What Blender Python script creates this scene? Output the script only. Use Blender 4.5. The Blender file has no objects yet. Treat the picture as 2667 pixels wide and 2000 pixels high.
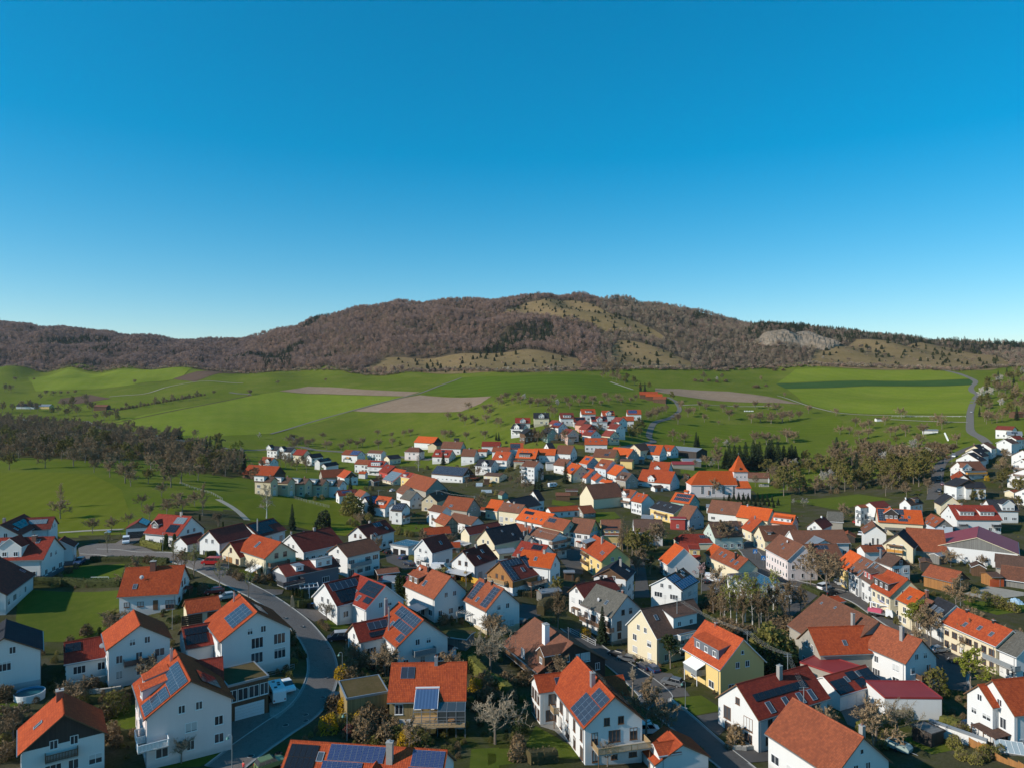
# Hill village seen from a low-flying drone, early spring afternoon.  Blender 4.5 / Cycles.
import bpy,bmesh,math,random
import numpy as np
from mathutils import Vector,Matrix
random.seed(11)
rng = np.random.default_rng(11)
S = bpy.context.scene
COL = S.collection
PI = math.pi
# ------------------------------------------------------------------ camera, sky, sun, exposure
CAMZ,F0,CX,CY = 60.0,1849.0,1333.5,1000.0        # level camera; F0/CX/CY are in pixels of the 2667x2000 photo
cam = bpy.data.cameras.new('camera'); camo = bpy.data.objects.new('camera',cam); COL.objects.link(camo)
camo.location = (0,0,CAMZ); camo.rotation_euler = (PI/2,0,0)
cam.sensor_width = 36.0; cam.lens = 36.0*F0/2667.0; cam.clip_start = 1.0; cam.clip_end = 20000.0
S.camera = camo
SUN_EL,SUN_AZ = math.radians(28.0),math.radians(-110.0)      # azimuth from +Y towards +X: the sun stands left, a little behind the camera
sund = Vector((math.sin(SUN_AZ)*math.cos(SUN_EL),math.cos(SUN_AZ)*math.cos(SUN_EL),math.sin(SUN_EL)))
W = bpy.data.worlds.new('World'); S.world = W; W.use_nodes = True
wn = W.node_tree
bg = wn.nodes['Background']; sky = wn.nodes.new('ShaderNodeTexSky')
sky.sky_type = 'NISHITA'; sky.sun_disc = False
sky.sun_elevation = SUN_EL; sky.sun_rotation = SUN_AZ % (2*PI)
sky.altitude = 600.0; sky.air_density = 1.0; sky.dust_density = 0.25; sky.ozone_density = 3.0
hs = wn.nodes.new('ShaderNodeHueSaturation'); hs.inputs['Saturation'].default_value = 1.76; hs.inputs['Hue'].default_value = 0.487
gm = wn.nodes.new('ShaderNodeGamma'); gm.inputs['Gamma'].default_value = 0.75        # softens the step from zenith to horizon
wn.links.new(sky.outputs[0],gm.inputs['Color']); wn.links.new(gm.outputs[0],hs.inputs['Color']); wn.links.new(hs.outputs[0],bg.inputs['Color'])
bg.inputs['Strength'].default_value = 0.15
sl = bpy.data.lights.new('sun','SUN'); sl.energy = 3.5; sl.angle = math.radians(0.53); sl.color = (1.0,0.93,0.82)
slo = bpy.data.objects.new('sun',sl); COL.objects.link(slo); slo.location = (-300,-100,400)
slo.rotation_euler = sund.to_track_quat('Z','Y').to_euler()
S.view_settings.view_transform = 'Standard'; S.view_settings.look = 'None'
S.view_settings.exposure = 0.55; S.view_settings.gamma = 1.0; S.view_settings.use_curve_mapping = False
S.render.engine = 'CYCLES'; S.cycles.use_denoising = True; S.cycles.max_bounces = 5; S.cycles.diffuse_bounces = 3
S.cycles.transparent_max_bounces = 6
# ------------------------------------------------------------------ where the photo's points stand
# crops of the photo in which points were measured: letter -> (x0, y0, photo pixels per crop pixel)
K5,K7 = 500/2212,700/2212
CR = dict(A=(0,1300,K5),B=(0,1625,K5),C=(400,1300,K5),D=(400,1625,K5),E=(800,1300,K5),F=(800,1625,K5),G=(1250,1300,K5),
          H=(1250,1625,K5),I=(1700,1300,K5),J=(1700,1625,K5),K=(2167,1300,K5),L=(2167,1625,K5),M=(640,1040,K5),N=(1100,1040,K5),
          O=(1560,1040,K5),Q=(2167,1000,K5),S=(0,780,K7),T=(600,760,K7),U=(1200,740,K7),V=(1967,760,K7),Z=(0,0,1.0))
def px(c,x,y):
 x0,y0,k = CR[c]; return (x0+x*k,y0+y*k)
# ------------------------------------------------------------------ terrain: thin-plate surface through (pixel x, pixel y, distance)
CP = """0 1950 104|200 1950 107|480 1930 111|800 1980 108|1100 1990 108|1600 1950 118|2000 1970 119|2400 1900 129|2667 1900 128|-500 1900 108|3200 1900 130|600 1700 138|
300 1640 150|1000 1700 150|1300 1650 164|1650 1725 160|1800 1790 142|2100 1700 166|2600 1600 192|200 1500 182|550 1475 179|0 1480 186|-500 1470 190|1200 1450 235|
900 1470 213|1500 1450 252|2000 1510 228|2300 1560 207|2600 1450 257|3100 1450 250|200 1390 232|0 1400 224|-500 1400 226|500 1360 255|800 1400 262|620 1310 300|
200 1280 310|0 1290 305|-500 1280 310|450 1240 380|200 1200 420|0 1195 430|-500 1200 430|700 1260 400|900 1288 378|1200 1330 345|1500 1330 350|1850 1295 395|
2200 1330 345|2500 1290 352|2667 1330 322|3200 1300 330|800 1210 530|1000 1200 550|1150 1207 530|1333 1246 450|1333 1207 480|1400 1167 505|1450 1140 525|
1450 1100 556|1450 1078 600|1700 1180 515|1700 1130 590|2000 1240 470|2000 1180 545|2000 1100 690|2300 1240 430|2300 1180 505|2300 1130 590|2500 1174 455|
2500 1110 570|2667 1180 425|2667 1100 545|3200 1120 500|500 1150 620|800 1155 650|1000 1135 680|1200 1110 650|200 1125 700|0 1120 700|-500 1110 720|500 1050 870|
800 1060 860|1000 1050 840|1333 1040 730|1333 1000 860|1700 1050 760|2000 1040 810|2300 1050 770|2520 1030 750|2667 1010 760|3200 1000 760|0 1040 950|200 1045 930|
-500 1030 960|1000 1000 960|700 1000 1010|1700 990 930|0 960 1300|200 959 1290|500 962 1220|-500 955 1300|800 967 1150|1000 978 1060|1150 968 1050|1333 974 950|
1500 968 960|1700 965 1000|2000 962 1070|2300 958 1030|2500 968 960|2667 955 960|3200 945 950|1333 945 1040|1150 930 1150|1000 935 1180|1600 930 1090|1333 890 1190|
1600 870 1230|1850 900 1190|2050 905 1160|2300 915 1140|2500 930 1090|1000 876 1350|800 916 1400|1800 851 1330|1450 806 1400|0 858 1720|200 872 1730|400 891 1760|
500 901 1780|640 899 1720|760 866 1660|900 828 1600|1000 814 1560|1150 810 1530|1333 802 1480|1430 789 1460|1520 790 1470|1640 801 1470|1760 810 1480|1830 836 1460|
1900 854 1420|2000 858 1340|2150 874 1290|2300 892 1250|2450 906 1260|2600 914 1400|2667 911 1500|3200 896 1600|-500 836 1700|0 870 2300|500 905 2300|1000 850 2200|
1430 840 2100|1800 870 2100|2300 911 1900|2667 915 2100|-500 850 2300|3200 905 2300|1333 950 2900|0 950 2900|2667 950 2900|-700 950 3000|3400 950 3000|
1333 2200 84|-200 2150 84|2900 2150 90"""
pts = np.array([[float(v) for v in t.split()] for t in CP.replace('\n','').split('|')])
PU = (pts[:,0]-CX)/F0; PV = np.log(pts[:,2]); PZ = CAMZ-(pts[:,1]-CY)/F0*pts[:,2]
KU = 1.6
def tps_r(d2): return 0.5*d2*np.log(np.maximum(d2,1e-12))
_A = np.c_[PU*KU,PV]
_n = len(_A)
_K = tps_r(((_A[:,None]-_A[None])**2).sum(2)) + np.eye(_n)*2e-4
_P = np.c_[np.ones(_n),_A]
_M = np.block([[_K,_P],[_P.T,np.zeros((3,3))]])
_W = np.linalg.solve(_M,np.r_[PZ,0,0,0])
NU,NV = 231,271
GU = np.linspace(-1.3,1.3,NU); GV = np.linspace(math.log(84),math.log(3000),NV)
uu,vv = np.meshgrid(GU,GV)
_q = np.c_[uu.ravel()*KU,vv.ravel()]
_B = np.clip(_q[:,0],-1.15*KU,1.15*KU)
_q = np.c_[_B,_q[:,1]]
_d = tps_r(((_q[:,None,:]-_A[None])**2).sum(2))
GZ = (_d@_W[:_n] + _W[_n] + _q@_W[_n+1:]).reshape(NV,NU)
_X,_Y = uu*np.exp(vv),np.exp(vv)
_hill = np.clip((_Y-1020)/250,0,1)
for _k in range(7):                                     # gullies and knolls on the hill, a breath of relief in the fields
 _a = rng.uniform(0,2*PI); _f = 2*PI/rng.uniform(70,260); _ph = rng.uniform(0,6.28)
 GZ += _hill*2.6*np.sin(_f*(_X*math.cos(_a)+_Y*math.sin(_a))+_ph)
 GZ += 0.35*np.clip((_Y-560)/200,0,1)*np.sin(_f*(_X*math.cos(_a)+_Y*math.sin(_a))+_ph*2)
def g(X,Y):
 """height of the ground"""
 Yc = max(Y,84.01); fu = (min(max(X/Yc,-1.2999),1.2999)+1.3)/2.6*(NU-1); fv = (min(math.log(Yc),GV[-1]-1e-6)-GV[0])/(GV[-1]-GV[0])*(NV-1)
 i,j = int(fu),int(fv); a,b = fu-i,fv-j
 return float((GZ[j,i]*(1-a)+GZ[j,i+1]*a)*(1-b)+(GZ[j+1,i]*(1-a)+GZ[j+1,i+1]*a)*b)
def gv(X,Y):
 Yc = np.maximum(Y,84.01); fu = (np.clip(X/Yc,-1.2999,1.2999)+1.3)/2.6*(NU-1); fv = (np.minimum(np.log(Yc),GV[-1]-1e-6)-GV[0])/(GV[-1]-GV[0])*(NV-1)
 i,j = fu.astype(int),fv.astype(int); a,b = fu-i,fv-j
 return (GZ[j,i]*(1-a)+GZ[j,i+1]*a)*(1-b)+(GZ[j+1,i]*(1-a)+GZ[j+1,i+1]*a)*b
_ys = np.exp(np.linspace(math.log(84.1),math.log(2400),700))
def at(p,h=0.0):
 """world point h metres above the ground that the photo shows at pixel p"""
 u = (p[0]-CX)/F0; t = (p[1]-CY)/F0
 f = CAMZ-t*_ys-gv(u*_ys,_ys)-h
 k = np.nonzero(f < 0)[0]
 if len(k) == 0: Y = _ys[-1]
 elif k[0] == 0: Y = (CAMZ-h-g(u*90,90))/t
 else:
  a,b = _ys[k[0]-1],_ys[k[0]]; fa,fb = f[k[0]-1],f[k[0]]; Y = a+(b-a)*fa/(fa-fb)
 return Vector((u*Y,Y,CAMZ-t*Y))
def ray(p): return Vector(((p[0]-CX)/F0,1.0,-(p[1]-CY)/F0))
# ------------------------------------------------------------------ mesh building
class MB:
 def __init__(s): s.v = []; s.f = []; s.m = []; s.uv = []
 def face(s,pts,m=0,uv=None):
  n = len(s.v); s.v += [tuple(p) for p in pts]; s.f.append(tuple(range(n,n+len(pts)))); s.m.append(m); s.uv.append(uv or [(p[0],p[1]) for p in pts]); return s
 def box(s,x0,x1,y0,y1,z0,z1,m=0):
  n = len(s.v); s.v += [(x,y,z) for z in (z0,z1) for y in (y0,y1) for x in (x0,x1)]
  for q in ((0,2,3,1),(4,5,7,6),(0,1,5,4),(2,6,7,3),(0,4,6,2),(1,3,7,5)):
   s.f.append(tuple(n+k for k in q)); s.m.append(m)
   s.uv.append([((s.v[n+k][0]+s.v[n+k][1]),s.v[n+k][2]) for k in q])
  return s
 def prism(s,poly,axis,a,b,m=0):
  """extrude a closed 2-D outline along an axis"""
  def P(p,t): return {'x': (t,p[0],p[1]),'y': (p[0],t,p[1]),'z': (p[0],p[1],t)}[axis]
  n = len(s.v); k = len(poly); s.v += [P(p,a) for p in poly]+[P(p,b) for p in poly]
  fs = [tuple(range(n,n+k))[::-1],tuple(range(n+k,n+2*k))]+[(n+i,n+(i+1)%k,n+k+(i+1)%k,n+k+i) for i in range(k)]
  for q in fs: s.f.append(q); s.m.append(m); s.uv.append([(s.v[i][0]+s.v[i][1],s.v[i][2]) for i in q])
  return s
 def tube(s,p,q,r0,r1,n=6,m=0,cap=False):
  p,q = Vector(p),Vector(q); d = q-p
  if d.length < 1e-6: return s
  d.normalize(); a = d.orthogonal().normalized(); b = d.cross(a); k = len(s.v)
  for c,r in ((p,r0),(q,r1)):
   for i in range(n):
    t = 2*PI*i/n; s.v.append(tuple(c+a*(r*math.cos(t))+b*(r*math.sin(t))))
  for i in range(n):
   j = (i+1)%n; s.f.append((k+i,k+j,k+n+j,k+n+i)); s.m.append(m); s.uv.append([(0,0)]*4)
  if cap:
   s.f.append(tuple(range(k+n,k+2*n))); s.m.append(m); s.uv.append([(0,0)]*n)
   s.f.append(tuple(range(k,k+n))[::-1]); s.m.append(m); s.uv.append([(0,0)]*n)
  return s
 def mesh(s,name,mats,smooth=False):
  me = bpy.data.meshes.new(name); me.from_pydata(s.v,[],s.f)
  for x in (mats if isinstance(mats,(list,tuple)) else [mats]): me.materials.append(x)
  me.polygons.foreach_set('material_index',s.m)
  u = me.uv_layers.new(name='UVMap'); u.data.foreach_set('uv',[c for f in s.uv for p in f for c in p])
  if smooth: me.polygons.foreach_set('use_smooth',[True]*len(s.f))
  me.update(); return me
 def build(s,name,mats,parent=None,M=None,smooth=False):
  return obj(name,s.mesh(name,mats,smooth),parent,M)
def obj(name,me,parent=None,M=None):
 o = bpy.data.objects.new(name,me); COL.objects.link(o)
 if parent is not None: o.parent = parent
 if M is not None: o.matrix_basis = M
 return o
def tag(o,label=None,cat=None,group=None,kind=None):
 if label: o['label'] = label
 if cat: o['category'] = cat
 if group: o['group'] = group
 if kind: o['kind'] = kind
 return o
def empty(name,M,label,cat,group=None):
 o = bpy.data.objects.new(name,None); COL.objects.link(o); o.empty_display_size = 0.5; o.matrix_basis = M
 return tag(o,label,cat,group)
def frame(loc,rz=0.0,s=1.0): return Matrix.Translation(Vector(loc)) @ Matrix.Rotation(rz,4,'Z') @ Matrix.Scale(s,4)
def copy_tree(o,M=None,label=None,group=None,parent=None):
 c = o.copy(); COL.objects.link(c)
 if parent is not None: c.parent = parent
 if M is not None: c.matrix_basis = M
 if label: c['label'] = label
 if group: c['group'] = group
 for ch in PARTS.get(o.name,()): copy_tree(ch,parent=c)
 return c
PARTS = {}
def reg(root):
 """remember the children of a thing that is to be copied"""
 for o in list(COL.objects):
  if o.parent is not None:
   l = PARTS.setdefault(o.parent.name,[])
   if o not in l: l.append(o)
 return root
# ------------------------------------------------------------------ materials
def nodes(name):
 m = bpy.data.materials.new(name); m.use_nodes = True
 return m,m.node_tree,m.node_tree.nodes['Principled BSDF']
def nd(nt,t,props=None,**ins):
 n = nt.nodes.new('ShaderNode'+t)
 for k,v in (props or {}).items(): setattr(n,k,v)
 for k,v in ins.items():
  k = int(k[1:]) if k[0] == 'i' and k[1:].isdigit() else k
  s = n.inputs[k]
  if hasattr(v,'default_value') or isinstance(v,bpy.types.NodeSocket): nt.links.new(v,s)
  else: s.default_value = v
 return n
def math_(nt,op,a,b=0.0): return nd(nt,'Math',dict(operation=op),i0=a,i1=b).outputs[0]
def mix(nt,fac,a,b,blend='MIX'):
 n = nt.nodes.new('ShaderNodeMix'); n.data_type = 'RGBA'; n.blend_type = blend
 for s,v in ((n.inputs[0],fac),(n.inputs[6],a),(n.inputs[7],b)):
  if isinstance(v,bpy.types.NodeSocket): nt.links.new(v,s)
  else: s.default_value = v if not isinstance(v,tuple) else (*v,1)[:4]
 return n.outputs[2]
def ramp(nt,fac,stops):
 n = nt.nodes.new('ShaderNodeValToRGB'); e = n.color_ramp.elements
 while len(e) < len(stops): e.new(0.5)
 for x,(p,c) in zip(e,stops): x.position = p; x.color = (*c,1) if len(c) == 3 else c
 nt.links.new(fac,n.inputs[0]); return n.outputs[0]
def noise(nt,scale,detail=3,rough=0.55,vec=None,dist=0.0):
 n = nd(nt,'TexNoise',Scale=scale,Detail=detail,Roughness=rough,Distortion=dist)
 if vec is not None: nt.links.new(vec,n.inputs['Vector'])
 return n.outputs['Fac']
def co(nt,which='Object'): return nd(nt,'TexCoord').outputs[which]
def pos(nt): return nd(nt,'NewGeometry').outputs['Position']
def orand(nt): return nd(nt,'ObjectInfo').outputs['Random']
def bump(nt,b,h,strength=0.5,dist=0.05):
 n = nd(nt,'Bump',Strength=strength,Distance=dist,Height=h); nt.links.new(n.outputs[0],b.inputs['Normal'])
MAT = {}
def plain(name,rgb,rough=0.7,var=0.15,scale=1.5,metal=0.0,rand=0.0,bmp=0.0,spec=0.3):
 """flat paint, render, wood or metal with a little unevenness"""
 if name in MAT: return MAT[name]
 m,nt,b = nodes(name)
 f = noise(nt,scale,4,0.6,co(nt)); v = math_(nt,'MULTIPLY_ADD',f,2*var); nt.nodes[-1].inputs[2].default_value = 1-var
 if rand:
  r = math_(nt,'MULTIPLY_ADD',orand(nt),2*rand); nt.nodes[-1].inputs[2].default_value = 1-rand; v = math_(nt,'MULTIPLY',v,r)
 c = nd(nt,'VectorMath',dict(operation='SCALE'),i0=rgb,Scale=v).outputs[0]
 nt.links.new(c,b.inputs['Base Color']); b.inputs['Roughness'].default_value = rough; b.inputs['Metallic'].default_value = metal
 b.inputs['Specular IOR Level'].default_value = spec
 if bmp: bump(nt,b,noise(nt,9.0,5,0.7,co(nt)),bmp,0.03)
 MAT[name] = m; return m
def wallmat(name,rgb,stain=0.12):
 """rendered wall: plaster with rain streaks and a dirty foot"""
 if name in MAT: return MAT[name]
 m,nt,b = nodes(name); c = co(nt)
 n1 = noise(nt,0.5,4,0.6,c)
 mp = nd(nt,'Mapping',Vector=c,Scale=(2.2,2.2,0.18)).outputs[0]
 n2 = noise(nt,1.0,4,0.6,mp)
 v = math_(nt,'ADD',math_(nt,'MULTIPLY',n1,stain),math_(nt,'MULTIPLY',n2,stain*1.3))
 col = mix(nt,v,rgb,(rgb[0]*0.55,rgb[1]*0.52,rgb[2]*0.47))
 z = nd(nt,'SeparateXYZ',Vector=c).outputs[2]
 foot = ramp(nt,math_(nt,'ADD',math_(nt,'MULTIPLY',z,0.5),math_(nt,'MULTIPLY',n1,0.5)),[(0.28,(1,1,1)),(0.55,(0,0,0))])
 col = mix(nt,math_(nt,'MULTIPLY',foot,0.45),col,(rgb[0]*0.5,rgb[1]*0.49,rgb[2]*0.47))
 nt.links.new(col,b.inputs['Base Color']); b.inputs['Roughness'].default_value = 0.9; b.inputs['Specular IOR Level'].default_value = 0.15
 bump(nt,b,noise(nt,14,4,0.7,c),0.25,0.02)
 MAT[name] = m; return m
def roofmat(name,rgb,tile=(0.30,0.36),var=0.22,moss=0.25,relief=1.0,dark=None,old=0.5):
 """clay or concrete tiles: every tile its own tone, rolls and courses as relief, moss and wear on top"""
 if name in MAT: return MAT[name]
 m,nt,b = nodes(name)
 uv = nd(nt,'UVMap').outputs[0]; sp = nd(nt,'SeparateXYZ',Vector=uv); u,v = sp.outputs[0],sp.outputs[1]
 tu,tv = math_(nt,'DIVIDE',u,tile[0]),math_(nt,'DIVIDE',v,tile[1])
 cell = nd(nt,'CombineXYZ',X=math_(nt,'FLOOR',tu),Y=math_(nt,'FLOOR',tv),Z=math_(nt,'MULTIPLY',orand(nt),91.0)).outputs[0]
 wn_ = nd(nt,'TexWhiteNoise',dict(noise_dimensions='3D'),Vector=cell).outputs['Value']
 o3 = nd(nt,'VectorMath',dict(operation='ADD'),i0=uv,i1=nd(nt,'CombineXYZ',X=math_(nt,'MULTIPLY',orand(nt),77.0)).outputs[0]).outputs[0]
 big = noise(nt,0.35,4,0.6,o3); mid = noise(nt,1.6,4,0.65,o3)
 dk = dark or (rgb[0]*0.42,rgb[1]*0.46,rgb[2]*0.55)
 col = mix(nt,math_(nt,'MULTIPLY',wn_,var*3.4),rgb,dk)
 col = mix(nt,math_(nt,'MULTIPLY',ramp(nt,big,[(0.42,(0,0,0)),(0.72,(1,1,1))]),old),col,dk)
 col = mix(nt,math_(nt,'MULTIPLY',ramp(nt,mid,[(0.55,(0,0,0)),(0.75,(1,1,1))]),moss),col,(dk[0]*0.6+0.02,dk[1]*0.6+0.022,dk[2]*0.6+0.01))
 rv = math_(nt,'MULTIPLY_ADD',orand(nt),0.34); nt.nodes[-1].inputs[2].default_value = 0.83
 col = nd(nt,'VectorMath',dict(operation='SCALE'),i0=col,Scale=rv).outputs[0]
 fu = math_(nt,'FRACT',tu); roll = math_(nt,'SINE',math_(nt,'MULTIPLY',fu,PI)); fv = math_(nt,'FRACT',tv)
 h = math_(nt,'ADD',math_(nt,'MULTIPLY',roll,0.7),math_(nt,'MULTIPLY',fv,0.55))
 gap = math_(nt,'MULTIPLY',math_(nt,'POWER',math_(nt,'SUBTRACT',1.0,roll),3.0),0.38)
 gap2 = math_(nt,'MULTIPLY',math_(nt,'GREATER_THAN',0.14,fv),0.3)
 col = mix(nt,math_(nt,'MAXIMUM',gap,gap2),col,(rgb[0]*0.2,rgb[1]*0.2,rgb[2]*0.24))
 nt.links.new(col,b.inputs['Base Color']); b.inputs['Roughness'].default_value = 0.85; b.inputs['Specular IOR Level'].default_value = 0.04
 bump(nt,b,h,0.55*relief,0.05)
 MAT[name] = m; return m
def groundmat(name,cols,scales=(0.05,0.6,5.0),mx=(0.5,0.35),rough=0.95,stripe=None,bmp=0.3):
 """turf, soil or gravel: three scales of unevenness, optional mowing or drilling lines (angle, width, strength)"""
 m,nt,b = nodes(name); p = pos(nt)
 a = noise(nt,scales[0],4,0.6,p,0.4); c1 = noise(nt,scales[1],4,0.6,p); d = noise(nt,scales[2],4,0.7,p)
 col = mix(nt,ramp(nt,a,[(0.35,(0,0,0)),(0.68,(1,1,1))]),cols[0],cols[1])
 col = mix(nt,math_(nt,'MULTIPLY',ramp(nt,c1,[(0.42,(0,0,0)),(0.7,(1,1,1))]),mx[0]),col,cols[2])
 col = mix(nt,math_(nt,'MULTIPLY',ramp(nt,d,[(0.4,(0,0,0)),(0.66,(1,1,1))]),mx[1]),col,cols[3] if len(cols) > 3 else tuple(x*0.6 for x in cols[0]))
 if stripe:
  ang,wdt,st = stripe[:3]
  s_ = nd(nt,'SeparateXYZ',Vector=p)
  t = math_(nt,'ADD',math_(nt,'MULTIPLY',s_.outputs[0],math.cos(ang)),math_(nt,'MULTIPLY',s_.outputs[1],math.sin(ang)))
  t = math_(nt,'ADD',t,math_(nt,'MULTIPLY',c1,wdt*0.35))
  w = math_(nt,'SINE',math_(nt,'MULTIPLY',t,2*PI/wdt))
  w = math_(nt,'MULTIPLY',ramp(nt,math_(nt,'MULTIPLY_ADD',w,0.5),[(0.0,(0,0,0)),(1.0,(1,1,1))]),st)
  col = mix(nt,w,col,tuple(x*0.62 for x in cols[0]))
 nt.links.new(col,b.inputs['Base Color']); b.inputs['Roughness'].default_value = rough; b.inputs['Specular IOR Level'].default_value = 0.0
 bump(nt,b,d,bmp,0.15)
 MAT[name] = m; return m
def leafmat(name,rgb,alt,trans=0.25,rand=0.3):
 m,nt,b = nodes(name)
 r = orand(nt); n_ = noise(nt,0.9,2,0.5,pos(nt))
 col = mix(nt,math_(nt,'MULTIPLY',n_,0.9),rgb,alt)
 rv = math_(nt,'MULTIPLY_ADD',r,2*rand); nt.nodes[-1].inputs[2].default_value = 1-rand
 col = nd(nt,'VectorMath',dict(operation='SCALE'),i0=col,Scale=rv).outputs[0]
 nt.links.new(col,b.inputs['Base Color']); b.inputs['Roughness'].default_value = 0.8; b.inputs['Specular IOR Level'].default_value = 0.15
 if trans:
  tr = nd(nt,'BsdfTranslucent',Color=col); ms = nd(nt,'MixShader',i0=trans,i1=b.outputs[0],i2=tr.outputs[0])
  nt.links.new(ms.outputs[0],nt.nodes['Material Output'].inputs[0])
 MAT[name] = m; return m
def glass(name,rgb=(0.02,0.026,0.034),rough=0.08):
 m,nt,b = nodes(name)
 c = mix(nt,math_(nt,'MULTIPLY',orand(nt),0.8),rgb,(0.10,0.10,0.105))
 nt.links.new(c,b.inputs['Base Color']); b.inputs['Roughness'].default_value = rough; b.inputs['Specular IOR Level'].default_value = 0.6
 MAT[name] = m; return m
R_ = {}
R_['orange'] = roofmat('roof_orange_clay',(0.44,0.086,0.03),dark=(0.25,0.046,0.022))
R_['bright'] = roofmat('roof_bright_orange_clay',(0.57,0.108,0.026),dark=(0.39,0.068,0.022),old=0.35,moss=0.1)
R_['red'] = roofmat('roof_red_tile',(0.31,0.052,0.032),dark=(0.17,0.03,0.024),old=0.4,moss=0.12)
R_['darkred'] = roofmat('roof_dark_red_tile',(0.235,0.05,0.036),dark=(0.12,0.034,0.028),moss=0.2)
R_['brown'] = roofmat('roof_brown_tile',(0.225,0.092,0.055),dark=(0.125,0.06,0.042),moss=0.35)
R_['tan'] = roofmat('roof_weathered_clay',(0.31,0.088,0.042),dark=(0.17,0.052,0.03),moss=0.35)
R_['umber'] = roofmat('roof_dark_brown_tile',(0.14,0.08,0.058),dark=(0.08,0.05,0.04),moss=0.3)
R_['grey'] = roofmat('roof_grey_tile',(0.135,0.125,0.105),dark=(0.08,0.075,0.065),moss=0.45)
R_['slate'] = roofmat('roof_anthracite_tile',(0.040,0.042,0.050),dark=(0.025,0.026,0.03),moss=0.1)
R_['wine'] = plain('roof_wine_sheet',(0.25,0.035,0.034),0.5,0.2,0.6)
R_['metal'] = plain('roof_grey_sheet',(0.22,0.24,0.26),0.45,0.2,0.6,metal=0.2)
R_['sedum'] = groundmat('roof_sedum_turf',[(0.10,0.075,0.035),(0.13,0.095,0.05),(0.07,0.065,0.025),(0.05,0.035,0.02)],(0.4,1.5,6.0))
R_['gravel'] = plain('roof_gravel',(0.16,0.155,0.145),0.95,0.3,3.0,bmp=0.5)
W_ = {}
for k,c in dict(white=(0.70,0.695,0.68),cream=(0.70,0.61,0.43),yellow=(0.72,0.53,0.22),grey=(0.42,0.44,0.46),pink=(0.66,0.43,0.36),green=(0.48,0.56,0.50),blue=(0.56,0.62,0.68),
                 beige=(0.56,0.47,0.32),red=(0.45,0.075,0.06),rose=(0.71,0.62,0.60),mint=(0.30,0.42,0.36),stone=(0.36,0.33,0.28),darkgrey=(0.14,0.155,0.18),salmon=(0.62,0.36,0.27)).items():
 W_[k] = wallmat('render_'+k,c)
def boardmat(name,rgb,wdt=0.16):
 m,nt,b = nodes(name); uv = nd(nt,'UVMap').outputs[0]; u = nd(nt,'SeparateXYZ',Vector=uv).outputs[0]
 t = math_(nt,'DIVIDE',u,wdt); fr = math_(nt,'FRACT',t)
 cell = nd(nt,'CombineXYZ',X=math_(nt,'FLOOR',t)).outputs[0]
 r = nd(nt,'TexWhiteNoise',dict(noise_dimensions='3D'),Vector=cell).outputs['Value']
 mp = nd(nt,'Mapping',Vector=co(nt),Scale=(3,3,0.4)).outputs[0]; n1 = noise(nt,2.0,4,0.65,mp)
 col = mix(nt,math_(nt,'ADD',math_(nt,'MULTIPLY',r,0.5),math_(nt,'MULTIPLY',n1,0.4)),rgb,tuple(x*0.45 for x in rgb))
 gap = math_(nt,'GREATER_THAN',0.1,fr); col = mix(nt,math_(nt,'MULTIPLY',gap,0.7),col,tuple(x*0.15 for x in rgb))
 nt.links.new(col,b.inputs['Base Color']); b.inputs['Roughness'].default_value = 0.8
 bump(nt,b,math_(nt,'SUBTRACT',1.0,gap),0.4,0.03); MAT[name] = m; return m
W_['wood'] = boardmat('boards_brown',(0.15,0.075,0.035)); W_['darkwood'] = boardmat('boards_dark',(0.055,0.042,0.035)); W_['orangewood'] = boardmat('boards_honey',(0.42,0.19,0.055))
W_['greywood'] = boardmat('boards_grey',(0.24,0.23,0.21)); W_['tanwood'] = boardmat('boards_straw',(0.36,0.26,0.11))
GLASS = glass('window_glass'); PVF = plain('window_frame_white',(0.72,0.72,0.71),0.5,0.05); PVB = plain('window_frame_brown',(0.16,0.075,0.035),0.6,0.2)
SHUT = plain('roller_shutter',(0.50,0.50,0.49),0.6,0.08,rand=0.3); ZINC = plain('zinc',(0.30,0.33,0.36),0.45,0.15,metal=0.5)
CHIM = plain('chimney_render',(0.30,0.28,0.26),0.9,0.25,3.0); CHIMB = plain('chimney_brick',(0.20,0.085,0.06),0.9,0.3,6.0); STEEL = plain('steel',(0.55,0.56,0.58),0.35,0.1,metal=0.8)
WOODT = plain('timber_brown',(0.16,0.085,0.045),0.75,0.25,3.0); WOODL = plain('timber_light',(0.40,0.27,0.14),0.75,0.2,3.0); WHITEP = plain('paint_white',(0.75,0.75,0.74),0.6,0.08)
DARK = plain('painted_bay_shade',(0.012,0.012,0.013),0.9,0.2); BLACK = plain('black_plastic',(0.02,0.02,0.021),0.6,0.2)
CONC = plain('concrete',(0.34,0.33,0.31),0.9,0.25,2.0,bmp=0.3)
def pvmat(name,cell,line,frame_):
 """photovoltaic module: dark cells behind glass, thin busbar grid, metal frame comes as geometry"""
 m,nt,b = nodes(name); uv = nd(nt,'UVMap').outputs[0]; sp = nd(nt,'SeparateXYZ',Vector=uv)
 fx = math_(nt,'FRACT',math_(nt,'MULTIPLY',sp.outputs[0],6.0)); fy = math_(nt,'FRACT',math_(nt,'MULTIPLY',sp.outputs[1],10.0))
 ln = math_(nt,'MAXIMUM',math_(nt,'GREATER_THAN',0.07,fx),math_(nt,'GREATER_THAN',0.07,fy))
 nt.links.new(mix(nt,ln,cell,line),b.inputs['Base Color']); b.inputs['Roughness'].default_value = 0.12; b.inputs['Specular IOR Level'].default_value = 0.5
 MAT[name] = m; return m
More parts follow.
